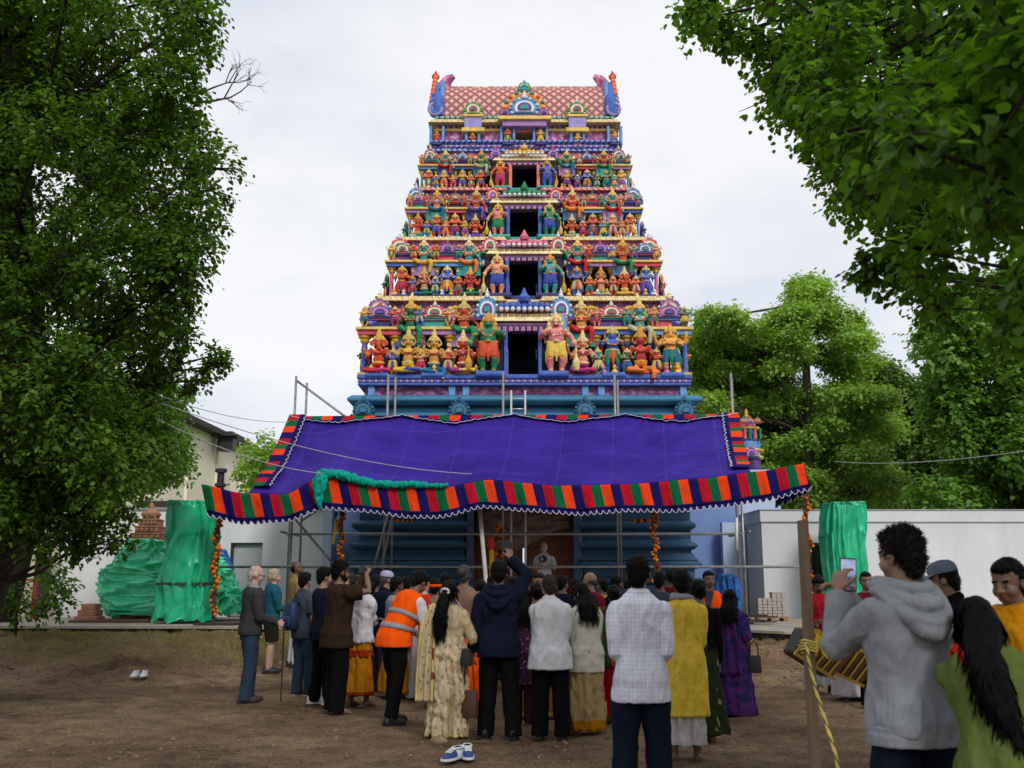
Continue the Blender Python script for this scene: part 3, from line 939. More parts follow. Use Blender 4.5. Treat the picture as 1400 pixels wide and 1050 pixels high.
# ---------------- hi-vis vest man leaning
f = Fig(539, 11.5, 1.74, heading=46, skin='brown', voxel=.009, lean=27, side=4, pitch=6, yaw=0, arms={'R': arm((.27, .38, .82), (.4, -.6, .0), (0, .2, -1), (-.6, .3, 0), .4), 'L': arm((-.16, .42, .95), (-.7, -.2, -.3))}, feet=((-.13, .10), (.13, -.12)), bulk=1.05)
P('man in orange reflective vest and black trousers bending forward', f, barefoot=False)
f.shirt(C['white'], hem=.86, d=.022, folds=0.0100)
vest = f.shirt(C['orange'], hem=.82, d=.040, sleeve='none', folds=0.0063, name='safety_vest', flare=.05)
for z in (1.00, 1.15):
    mb = MB(); mb.rings(f.torso_rings(z, z + .05, .052, step=.025), 0, cap=False); o = bpy.data.objects.new('reflective_band', mb.mesh('reflective_band', [C['silver']], True)); col.objects.link(o); o.parent = f.o; scale_mesh(o.data, f.k); o.modifiers.new('t', 'SOLIDIFY').thickness = .006
f.trousers(C['black'], wide=.006, hem=.09); f.hair('thick', BLACKH, .007); f.shoes(SHOE_BK, SOLE_D)
# ---------------- crowd between
f = Fig(578, 13.9, 1.62, heading=30, yaw=30, skin='pale', voxel=.013); P('elderly man with pale bald head between orange vest and bare back', f); f.shirt(C['redorange'], d=.02); f.skirt([C['dhoti']], name='dhoti'); f.hair('bald', GREYH, .003)
f = Fig(594, 12.9, 1.58, heading=10, skin='brown', voxel=.012, arms={'L': 'fold', 'R': 'fold'}); P('bare backed person with red shoulder cloth behind the cream sari', f, bare_top=True); f.skirt([C['dhoti'], C['redorange']], hem=.2, name='dhoti'); f.hair('short', BLACKH)
f.drape([(-.10, .12, 1.1), (-.09, .06, 1.4), (-.07, -.03, 1.475), (-.08, -.10, 1.40), (-.10, -.13, 1.1), (-.11, -.14, .95)], .10, [C['redorange']], 'shoulder_cloth', .008)
mb = MB(); mb.rings([[f.Hd((.089 * math.cos(a), -.012 + .106 * math.sin(a), z)) for a in [2 * PI * i / 24 for i in range(24)]] for z in (1.60, 1.64)], 0, cap=False)
o = bpy.data.objects.new('headband', mb.mesh('headband', [C['orange']], True)); col.objects.link(o); o.parent = f.o; scale_mesh(o.data, f.k); o.modifiers.new('t', 'SOLIDIFY').thickness = .006
# ---------------- cream sari woman with ponytail
f = Fig(614, 10.5, 1.55, heading=22, skin='brown', voxel=.008, bulk=1.08, arms={'R': arm((.20, .22, .92), (.6, -.5, -.3)), 'L': arm((-.20, .20, .95), (-.6, -.5, -.3))})
P('woman in cream patterned sari with long black ponytail', f, barefoot=True, female=True)
f.shirt(C['blouse_cream'], hem=.98, d=.02, sleeve='elbow', folds=0.0075, name='blouse')
f.skirt([C['sari_cream'], C['sari_edge']], top=1.10, hem=.03, flare=.035, pleats=7, amp=.034, band=.05, name='sari', d=.03)
f.drape([(.10, .14, 1.05), (-.05, .14, 1.25), (-.13, .06, 1.44), (-.16, -.04, 1.445), (-.18, -.15, 1.25), (-.20, -.17, .95), (-.21, -.18, .55), (-.21, -.18, .40)], (.16, .22), [C['sari_cream'], C['sari_edge']], 'sari_end', .022, edge=.2, wdir=(1, .2, 0))
f.hair('ponytail', BLACKH, .006, 50)
mb = MB(); mb.tube([f.Hd((.045 * math.cos(t), -.118 - .012 * abs(math.sin(t)), 1.60 + .03 * math.sin(t))) for t in [2 * PI * i / 14 for i in range(15)]], .016, 0, n=7)
o = bpy.data.objects.new('hair_tie', mb.mesh('hair_tie', [C['white']], True)); col.objects.link(o); o.parent = f.o; scale_mesh(o.data, f.k)
handbag('small dark crossbody bag on the hip of the cream sari woman', f.world((.21, -.04, .88)), f.rz - .6, STRAPM, (.20, .09, .17), [(-.05, 0, .06), (-.15, -.11, .26), (-.27, -.12, .46), (-.36, -.02, .62)], 'crossbody_bag')
handbag('brown cloth bag hanging beside the cream sari', f.world((.26, -.02, .38)), f.rz, plain('brown_bag', srgb(66, 40, 26), .7, .2), (.20, .09, .26), [(-.06, 0, .12), (-.04, 0, .42), (.0, 0, .5), (.04, 0, .42), (.06, 0, .12)], 'carrier_bag')
# ---------------- big bare backed man with grey hair
f = Fig(634, 12.6, 1.74, heading=15, skin='brown', voxel=.011, bulk=1.2, shoulder=1.12, arms={'L': 'pray', 'R': 'pray'}); P('broad man with bare brown back and grey hair', f, bare_top=True); f.skirt([C['orange'], C['redorange']], top=1.02, hem=.12, name='dhoti'); f.hair('bun', DARKGREYH, .004)
mb = MB(); mb.tube([f.T(p) for p in ((-.12, .06, 1.44), (-.12, -.04, 1.46), (-.06, -.13, 1.3), (.1, -.135, 1.1), (.18, -.05, .98))], .006, 0, n=6); o = bpy.data.objects.new('sacred_thread', mb.mesh('sacred_thread', [C['white']], True)); col.objects.link(o); o.parent = f.o; scale_mesh(o.data, f.k)
# ---------------- navy hoodie man with raised arm
f = Fig(682, 10.5, 1.75, heading=4, skin='brown', voxel=.008, bulk=1.05, shoulder=1.04, arms={'R': arm((.10, .20, 1.75), (.8, -.2, -.5), (-.1, .2, 1), (-.5, .8, 0), .7), 'L': arm((-.26, .05, .82), None, None, None, .4)}, feet=((-.13, -.03), (.15, -.06)))
P('man in navy hooded jacket raising his arm with a phone', f, barefoot=False); f.shirt(C['navy'], hem=.78, d=.036, folds=0.0150, name='hooded_jacket', hood=True); f.trousers(C['black'], wide=.02); f.hair('thick', BLACKH, .006); f.shoes(SHOE_BK, SOLE_D)
mb = MB(); mb.box((0, 0, 0), (.078, .009, .155)); ph = simple_held('phone', 'dark phone in the raised hand of the navy hoodie man', 'phone', mb, [BLACKP], f.world(f.A['R']['grip'] + V((0, .02, .04))), .1, bevel=.004)
# ---------------- plum print dress woman, gold sari
f = Fig(715, 11.4, 1.50, heading=5, skin='brown', voxel=.011); P('woman in plum printed tunic between navy hoodie and white shirt', f, female=True); f.shirt(C['plumprint'], hem=.5, d=.03, flare=.06, name='tunic'); f.trousers(C['plumcloth'], wide=.02); f.hair('shoulder', BLACKH)
f = Fig(733, 12.0, 1.52, heading=-10, skin='brown', voxel=.011); P('woman in gold yellow sari left of the white shirt man', f, female=True); f.shirt(C['gold'], hem=.95, sleeve='elbow', name='blouse'); f.skirt([C['gold'], C['yellow']], hem=.03, pleats=9, amp=.018, name='sari', band=.06); f.hair('bun', BLACKH)
f.drape([(.1, .13, 1.1), (-.1, .1, 1.4), (-.14, -.03, 1.45), (-.13, -.15, 1.2), (-.12, -.16, .8)], .2, [C['yellow']], 'sari_end', .015)
f = Fig(719, 13.4, 1.68, heading=20, skin='dark', voxel=.012, arms={'R': arm((.3, .2, 1.3), (.6, -.3, -.5)), 'L': 'fold'}); P('priest with thick black hair and bare shoulders below the doorway', f, bare_top=True); f.skirt([C['dhoti']], name='dhoti', hem=.1); f.hair('bun', BLACKH, .008)
f = Fig(737, 12.6, 1.64, heading=-150, skin='brown', voxel=.012); P('man in black shirt and dark glasses facing the camera', f); f.shirt(C['black']); f.trousers(C['black']); f.hair('short', BLACKH); f.glasses(BLACKP)
# ---------------- white shirt man
f = Fig(752, 10.5, 1.61, heading=3, yaw=-8, skin='tan', voxel=.008, bulk=1.14, shoulder=1.02, arms={'L': 'fold', 'R': 'front'}, feet=((-.12, -.02), (.13, -.05)))
P('stocky man in short sleeved white shirt and black trousers', f, barefoot=False, hairm=DARKGREYH); f.shirt(C['white'], hem=.72, d=.034, sleeve='elbow', folds=0.0125, collar=1, flare=.05); f.trousers(C['black'], wide=.026); f.hair('short', hairmat('hair_brown_grey', (.03, .024, .02)), .004); f.shoes(SHOE_BK, SOLE_D)
# ---------------- cream cardigan woman
f = Fig(800, 10.8, 1.53, heading=-18, yaw=-30, pitch=14, lean=4, skin='tan', voxel=.008, bulk=1.06, arms={'L': 'fold', 'R': 'front'})
P('woman with wavy shoulder length hair in cream cardigan and beige skirt', f, female=True, barefoot=True); f.shirt(C['cream'], hem=.70, d=.036, folds=0.0137, name='cardigan', flare=.06); f.skirt([C['beige'], C['gold']], hem=.05, flare=.02, pleats=6, amp=.026, band=.14, name='skirt'); f.hair('shoulder', BLACKH, .010, 34)
# ---------------- behind
f = Fig(808, 13.6, 1.66, heading=-30, yaw=-20, skin='tan', voxel=.012); P('man with shaved head in magenta shirt', f); f.shirt(C['magenta']); f.skirt([C['dhoti']], name='dhoti'); f.hair('bald', DARKGREYH, .002)
f = Fig(840, 11.6, 1.50, heading=-10, skin='dark', voxel=.012); P('woman in red and green sari half hidden by the plaid shirt', f, female=True); f.shirt(C['maroon'], hem=.95, sleeve='elbow', name='blouse'); f.skirt([C['red'], C['dullgreen']], hem=.04, amp=.018, name='sari', band=.08); f.hair('bun', BLACKH)
f.drape([(.1, .13, 1.1), (-.1, .1, 1.4), (-.14, -.03, 1.45), (-.15, -.15, 1.2), (-.16, -.16, .7)], .2, [C['dullgreen'], C['gold']], 'sari_end', .015, edge=.2)
bg = [(512, 15.6, 1.60, 'dark', 'thick', 'black', 'dark haired person in black top behind the pale cap'), (553, 15.4, 1.60, 'dark', 'short', 'maroon', 'dark haired person in maroon top above the orange vest'), (607, 15.2, 1.66, 'dark', 'short', 'black', 'dark haired person in black shirt behind the orange headband'),
      (657, 14.6, 1.56, 'brown', 'bun', 'dullgreen', 'woman in dull green with hair bun left of the slanted pole'), (700, 15.0, 1.6, 'brown', 'thick', 'plumcloth', 'person in plum top below the raised phone'), (770, 14.5, 1.62, 'brown', 'thick', 'navy', 'person in navy top behind the white shirt man'),
      (787, 15.0, 1.58, 'dark', 'long', 'red', 'long haired woman in red behind the magenta shirt'), (825, 15.2, 1.58, 'brown', 'short', 'yellow', 'short haired person in yellow top behind the magenta shirt'), (845, 14.6, 1.62, 'dark', 'thick', 'black', 'person in black left of the plaid shirt'),
      (905, 13.2, 1.66, 'dark', 'thick', 'slate', 'person in slate shirt between plaid shirt and yellow kurta'), (946, 14.8, 1.6, 'brown', 'long', 'black', 'long haired woman in black beside the yellow kurta'), (568, 16.0, 1.64, 'brown', 'thick', 'teal', 'person in teal top far behind the orange vest'),
      (920, 15.4, 1.72, 'dark', 'bun', 'maroon', 'woman with high hair bun in maroon behind the yellow kurta'), (672, 16.0, 1.58, 'dark', 'short', 'red', 'person in red far behind the navy hoodie'), (860, 15.8, 1.56, 'brown', 'long', 'gold', 'long haired woman in gold far behind the plaid shirt'), (504, 14.9, 1.54, 'dark', 'bun', 'plumcloth', 'woman in plum behind the white shawl')]
for px, Y, H, sk, hr, cl, lb in bg:
    f = Fig(px, Y, H, heading=random.uniform(-35, 35), skin=sk, voxel=.014, yaw=random.uniform(-20, 20)); P(lb, f); f.shirt(C[cl], d=.025, sleeve=random.choice(['short', 'elbow', 'long']))
    if hr in ('bun', 'long'): f.skirt([C[cl]], name='sari', hem=.05)
    else: f.trousers(C[random.choice(['black', 'darkjeans', 'slate'])])
    f.hair(hr, BLACKH)
# ---------------- plaid shirt man
f = Fig(874, 7.15, 1.72, heading=0, yaw=14, skin='dark', voxel=.007, bulk=.93, shoulder=.97, arms={'L': arm((-.09, .22, 1.02), (-.08, -.5, -.8)), 'R': arm((.10, .22, 1.02), (.12, -.5, -.8))}, feet=((-.13, 0), (.13, 0)), py=850)
P('man seen from behind in white plaid shirt and dark blue jeans', f, barefoot=False); f.shirt(C['plaid'], hem=.74, d=.030, folds=0.0125, sleeve='elbow', collar=1, flare=.04); f.trousers(C['darkjeans'], wide=.022); f.hair('short', BLACKH, .004, 60); f.shoes(SHOE_BK, SOLE_D)
# ---------------- yellow kurta
f = Fig(934, 9.1, 1.64, heading=8, yaw=-8, skin='dark', voxel=.008, arms={'L': 'front', 'R': 'front'}, feet=((-.11, .0), (.10, .05)))
P('man in long yellow kurta over a pale dhoti with bare feet', f); f.shirt(C['yellow'], hem=.42, d=.030, folds=0.0130, name='kurta', flare=.025, sleeve='elbow'); f.skirt([C['dhoti'], C['charcoal']], top=.7, hem=.16, flare=.0, d=.0, pleats=6, amp=.02, name='dhoti', squash=1); f.hair('thick', BLACKH, .006)
mb = MB()
for q, r in ((.0, .028), (1.0, .022)):
    mb.tube([f.T((.085 * math.cos(t), -.012 + .078 * math.sin(t), 1.462 + .012 * q - .02 * math.sin(t + q))) for t in [2 * PI * i / 20 for i in range(21)]], r, 0, n=8)
f.wear(remeshed(mb, 'scarf', [C['lightgrey']], f.vox, 1, fold_post(.006)), 'scarf')
f = Fig(957, 10.2, 1.56, heading=-5, skin='brown', voxel=.011); P('woman in dark green dotted dress behind the yellow kurta', f, female=True); f.shirt(C['black'], hem=.95); f.skirt([C['greendots']], hem=.10, amp=.016, name='skirt'); f.hair('bun', BLACKH)
# ---------------- security man
f = Fig(972, 14.0, 1.68, heading=195, yaw=-25, skin='brown', voxel=.010); P('dark haired man in orange safety vest facing the camera', f, barefoot=False); f.shirt(C['greyshirt'], collar=1); f.trousers(C['black']); f.hair('short', BLACKH, .005); f.shoes(SHOE_BK, SOLE_D)
mb = MB(); mb.add([(-.075, .130, 1.45), (.075, .130, 1.45), (.02, .168, 1.18), (-.02, .168, 1.18), (-.075, .09, 1.45), (.075, .09, 1.45), (.02, .12, 1.18), (-.02, .12, 1.18)], [(0, 3, 2, 1), (4, 5, 6, 7), (0, 1, 5, 4), (1, 2, 6, 5), (2, 3, 7, 6), (3, 0, 4, 7)])
o = bpy.data.objects.new('shirt_front', mb.mesh('shirt_front', [C['greyshirt']])); col.objects.link(o); o.parent = f.o; scale_mesh(o.data, f.k)
f.shirt(C['orange'], hem=.84, d=.036, sleeve='none', folds=0.0050, name='safety_vest')
for z in (1.02, 1.16):
    mb = MB(); mb.rings(f.torso_rings(z, z + .05, .047, step=.025), 0, cap=False); o = bpy.data.objects.new('reflective_band', mb.mesh('reflective_band', [C['silver']], True)); col.objects.link(o); o.parent = f.o; scale_mesh(o.data, f.k); o.modifiers.new('t', 'SOLIDIFY').thickness = .006
# ---------------- purple sari
f = Fig(1001, 12.2, 1.45, heading=25, skin='dark', voxel=.009, bulk=1.15, arms={'R': arm((.22, .05, .85)), 'L': 'fold'}); P('woman in purple and blue sari with long black hair', f, female=True)
f.shirt(C['purple'], hem=.9, d=.03, folds=0.0125, name='blouse', sleeve='elbow'); f.skirt([C['purple']], top=1.1, hem=.02, flare=.09, pleats=10, amp=.020, name='sari')
f.drape([(.12, .13, 1.05), (-.08, .14, 1.3), (-.12, .04, 1.45), (-.11, -.06, 1.44), (-.06, -.175, 1.2), (-.02, -.19, .9), (.0, -.20, .55)], (.24, .36), [C['purple']], 'sari_end', .02); f.hair('shoulder', BLACKH, .010, 40)
handbag('small black handbag hanging from the arm of the purple sari woman', f.world((.30, .0, .70)), f.rz + .3, STRAPM, (.16, .09, .2), [(-.05, 0, .09), (-.04, 0, .22), (0, 0, .27), (.04, 0, .22), (.05, 0, .09)])
# ---------------- right: drummers behind
f = Fig(1122, 14.4, 1.62, heading=200, pitch=22, yaw=-20, skin='dark', voxel=.010, arms={'L': arm((-.05, .25, 1.05)), 'R': arm((.08, .25, 1.0))}); P('man in red printed shirt and white dhoti with bowed head', f); f.shirt(C['redprint'], hem=.78, sleeve='elbow', d=.026); f.skirt([C['dhoti'], C['maroon']], hem=.14, amp=.018, name='dhoti'); f.hair('thick', BLACKH, .008)
f.skirt([C['maroon']], top=.92, hem=.56, flare=.02, name='waist_cloth', d=.036)
f = Fig(1160, 13.6, 1.60, heading=180, skin='dark', voxel=.012); P('bare chested man in white dhoti behind the grey hoodie', f, bare_top=True); f.skirt([C['dhoti']], hem=.08, amp=.02, name='dhoti'); f.hair('short', BLACKH)
f = Fig(1190, 12.9, 1.66, heading=190, skin='brown', voxel=.012); P('man in dark shirt hidden behind the phone of the hoodie man', f); f.shirt(C['maroon']); f.trousers(C['black']); f.hair('short', BLACKH)
# ---------------- grey hoodie man with phone
f = Fig(1240, 4.75, 1.79, heading=-18, yaw=-12, pitch=2, skin='tan', voxel=.006, bulk=1.04, shoulder=1.0, py=860, feet=((-.14, 0), (.14, 0)),
        arms={'L': arm((-.13, .30, 1.44), (-.26, .0, -1.0), (.25, .15, .95), (.75, .25, -.1), .55), 'R': arm((-.08, .33, 1.40), (.5, .0, -.85), (-.4, .3, .8), (-.7, .4, 0), .8)})
P('man in grey hoodie filming the ceremony with a phone', f, barefoot=False, hairm=BLACKH); f.shirt(C['grey'], hem=.84, d=.034, folds=0.0150, name='hoodie', hood=True, flare=.0, seed=3.3)
mb = MB(); mb.rings(f.torso_rings(.795, .875, .036, step=.02)); f.wear(remeshed(mb, 'hoodie_waistband', [C['grey']], f.vox, 1, fold_post(.003)), 'waistband')
f.trousers(C['darkjeans'], wide=.02); f.hair('curly', hairmat('hair_soft_black', (.018, .015, .013)), .010, 55); f.shoes(SHOE_BK, SOLE_W)
HOODIE = f
# ---------------- black jacket and cap
f = Fig(1308, 7.0, 1.68, heading=-62, pitch=8, skin='brown', voxel=.008, arms={'L': 'front', 'R': 'front'}, lean=5, py=820); P('man in black jacket wearing a grey peaked cap', f, barefoot=False); f.shirt(C['black'], d=.036, folds=0.0125, collar=1, name='jacket'); f.trousers(C['black'], wide=.02); f.hair('short', BLACKH); f.cap(plain('cap_grey', srgb(84, 96, 110), .8, .15), plain('cap_brim', srgb(110, 122, 134), .8)); f.shoes(SHOE_BK, SOLE_D)
# ---------------- mustard kurta man
f = Fig(1388, 5.4, 1.665, heading=-112, yaw=-14, pitch=12, skin='brown', voxel=.0065, bulk=1.15, shoulder=1.08, py=870, arms={'L': 'front', 'R': 'front'}); P('heavy man in mustard kurta looking down to the left', f); f.shirt(C['mustard'], hem=.5, d=.034, folds=0.0125, name='kurta', flare=.06, open_neck=1.468, collar=1); f.trousers(C['white']); f.hair('short', BLACKH, .004, 60)
f = Fig(1412, 6.3, 1.62, heading=-60, skin='brown', voxel=.009, py=800); P('dark haired person cut off by the right edge behind the mustard kurta', f); f.shirt(C['maroon']); f.trousers(C['black']); f.hair('thick', BLACKH)
# ---------------- green kurta woman
f = Fig(1360, 4.25, 1.53, heading=32, side=-8, lean=20, pitch=14, yaw=-24, skin='tan', voxel=.007, bulk=1.02, py=880, arms={'L': arm((.10, .30, .86), (-.6, -.4, -.2), (.6, .5, -.4), (0, 0, -1), .6), 'R': arm((.18, .30, .88), (.6, -.4, -.3))}); P('woman in olive green tunic with long loose black hair', f, female=True)
f.shirt(C['green'], hem=.40, d=.036, folds=0.0150, name='tunic', flare=.10, sleeve='elbow'); f.trousers(C['red'], wide=.03); f.hair('long', BLACKH, .006, 40)
f.drape([(-.13, .12, 1.15), (-.12, .06, 1.40), (-.10, -.04, 1.475), (-.06, -.12, 1.42), (-.02, -.145, 1.30)], .09, [C['red'], C['redorange']], 'scarf', .012, edge=.25)
GREEN = f
# ---------------- man with camera in the doorway
f = Fig(744, 24.4, 1.74, heading=190, z=.72, yaw=10, skin='pale', voxel=.012, py=780, arms={'R': arm((.03, .26, 1.22), (.6, -.4, -.5)), 'L': arm((-.10, .28, 1.18), (-.6, -.4, -.5))}); P('photographer in white shirt standing in the temple doorway', f, barefoot=False); f.shirt(C['white'], sleeve='short', collar=1); f.trousers(C['lightgrey']); f.hair('short', GREYH); f.shoes(SHOE_BK, SOLE_D)
camera_thing('black camera held by the photographer in the doorway', f.world((-.02, .33, 1.32)), f.rz, 1.3)
random.seed(101)
# ================================================================== TEMPLE TOWER
def paint(name, rgb, **kw):
    kw.setdefault('rough', .62); kw.setdefault('var', .24); kw.setdefault('scale', 7); kw.setdefault('bump', .4); kw.setdefault('spec', .25)
    return plain('paint_' + name, tuple(x * .95 + .03 for x in srgb(*rgb)), **kw)
PT = {k: paint(k, c) for k, c in dict(blue=(58, 92, 176), skyblue=(92, 148, 205), navy=(34, 40, 104), teal=(34, 150, 142), green=(24, 128, 84), pink=(214, 104, 140), rose=(198, 66, 92), mauve=(164, 120, 176), purple=(96, 50, 134),
      yellow=(226, 190, 92), cream=(232, 214, 160), orange=(226, 106, 46), salmon=(232, 120, 88), white=(226, 224, 222), gold=(222, 172, 40), red=(188, 36, 40), lilac=(150, 140, 200), lime=(128, 170, 70), slate=(66, 92, 128)).items()}
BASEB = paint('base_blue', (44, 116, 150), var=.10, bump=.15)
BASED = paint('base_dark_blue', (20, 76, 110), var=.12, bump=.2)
def petals(name, a, b, line, pitch=.17):
    """painted row of petals along a moulding: two colours and a thin outline"""
    n = NT(name); vec = n.coord(); sx = n.node('ShaderNodeSeparateXYZ'); n.link(vec, sx.inputs[0])
    u = n.math('FRACT', n.math('MULTIPLY', n.math('ADD', sx.outputs[0], n.math('MULTIPLY', sx.outputs[1], 1.0)), 1 / pitch))
    d = n.math('ABSOLUTE', n.math('SUBTRACT', u, .5))
    c = n.ramp(d, [(0, b), (.14, b), (.17, line), (.23, line), (.26, a), (.5, a)])
    f = n.noise(vec, 9, 5); c = n.mix(1.0, c, n.ramp(f, [(.3, (.66,) * 3), (.65, (1.05,) * 3)]), 'MULTIPLY')
    n.link(c, n.b.inputs['Base Color']); n.b.inputs['Roughness'].default_value = .6; n.b.inputs['Specular IOR Level'].default_value = .25
    n.bump(n.math('SUBTRACT', .5, d), .8, .06)
    return n.m
PB = {k: petals('petal_band_' + k, *[srgb(*c) for c in v]) for k, v in dict(rose=((206, 70, 100), (240, 190, 190), (250, 236, 220)), teal=((30, 130, 130), (120, 200, 190), (236, 226, 190)), lilac=((130, 112, 190), (206, 190, 230), (60, 40, 110)),
      yellow=((230, 200, 120), (246, 232, 190), (130, 70, 110)), blue=((50, 80, 170), (120, 160, 226), (226, 226, 236)), salmon=((214, 104, 100), (240, 190, 160), (90, 50, 110)), purple=((90, 44, 120), (176, 110, 180), (226, 200, 120)), green=((24, 110, 76), (110, 180, 120), (236, 220, 150))).items()}
FRIEZE = carved('frieze_purple', srgb(150, 84, 140), srgb(86, 34, 84), 7)
FRIEZE2 = carved('frieze_pink', srgb(226, 150, 190), srgb(150, 64, 120), 8)
FRIEZE3 = carved('frieze_yellow', srgb(236, 206, 120), srgb(120, 70, 110), 9)
FRIEZE4 = carved('frieze_blue', srgb(150, 190, 226), srgb(60, 90, 170), 9)
DARKIN = plain('paint_inside', (0.006, 0.010, 0.03), .8, .2, bump=0)  # darkness inside the openings is put into this colour
RECESS = [plain('paint_recess_' + k, tuple(.55 * x for x in srgb(*c)), .7, .2) for k, c in (('navy', (22, 34, 66)), ('plum', (58, 26, 66)), ('teal', (18, 66, 74)), ('wine', (84, 24, 50)))]  # niche colours darkened to paint in the shade between the statues

def bed(n, sc_=22):
    v = n.node('ShaderNodeTexVoronoi'); v.inputs['Scale'].default_value = sc_; n.link(n.coord(), v.inputs['Vector'])
    n.bump(n.math('ADD', n.math('SUBTRACT', 1.0, v.outputs['Distance']), n.math('MULTIPLY', n.noise(n.coord(), 60, 3), .5)), .45, .02)
def objcol(name, rough=.42, sat=1.0):
    n = NT(name); oi = n.node('ShaderNodeObjectInfo')
    f = n.noise(n.coord(), 7, 4)
    n.link(n.mix(n.ramp(f, [(.3, (.72,) * 3), (.7, (1.12,) * 3)]), (1, 1, 1), oi.outputs['Color'], 'MULTIPLY') if False else n.mix(1.0, oi.outputs['Color'], n.ramp(f, [(.3, (.72,) * 3), (.7, (1.0,) * 3)]), 'MULTIPLY'), n.b.inputs['Base Color'])
    n.b.inputs['Roughness'].default_value = .6; n.b.inputs['Specular IOR Level'].default_value = .25
    bed(n)
    return n.m
def rndcol(name, stops, k=1.0):
    n = NT(name); oi = n.node('ShaderNodeObjectInfo')
    r = n.math('FRACT', n.math('MULTIPLY', oi.outputs['Random'], k))
    c = n.ramp(r, [(i / len(stops), srgb(*s)) for i, s in enumerate(stops)], 'CONSTANT')
    f = n.noise(n.coord(), 12, 4)
    n.link(n.mix(1.0, c, n.ramp(f, [(.3, (.7,) * 3), (.7, (1,) * 3)]), 'MULTIPLY'), n.b.inputs['Base Color'])
    n.b.inputs['Roughness'].default_value = .6; n.b.inputs['Specular IOR Level'].default_value = .25
    bed(n, 34)
    return n.m
S_SKIN = objcol('statue_skin')
S_CLOTH = rndcol('statue_cloth', [(200, 40, 50), (226, 180, 60), (34, 110, 150), (150, 50, 120), (40, 140, 90), (230, 130, 60), (120, 90, 180), (190, 190, 150)], 1)
S_CLOTH2 = rndcol('statue_sash', [(46, 130, 90), (190, 60, 110), (236, 200, 90), (60, 80, 170), (220, 90, 50)], 7.3)
S_GOLD = PT['gold']; S_DARK = plain('statue_hair', srgb(26, 20, 30), .5)
S_GOLD = rndcol('statue_gold', [(226, 184, 70), (236, 206, 120), (216, 160, 60), (240, 214, 150), (206, 196, 110)], 3.7)
SMATS = [S_SKIN, S_GOLD, S_CLOTH, S_CLOTH2, S_DARK, EYEW, PT['red']]

def arc(c, r, a0, a1, n, plane='xz'):
    return [V((c[0] + r * math.cos(a), c[1], c[2] + r * math.sin(a))) for a in [a0 + (a1 - a0) * i / n for i in range(n + 1)]]

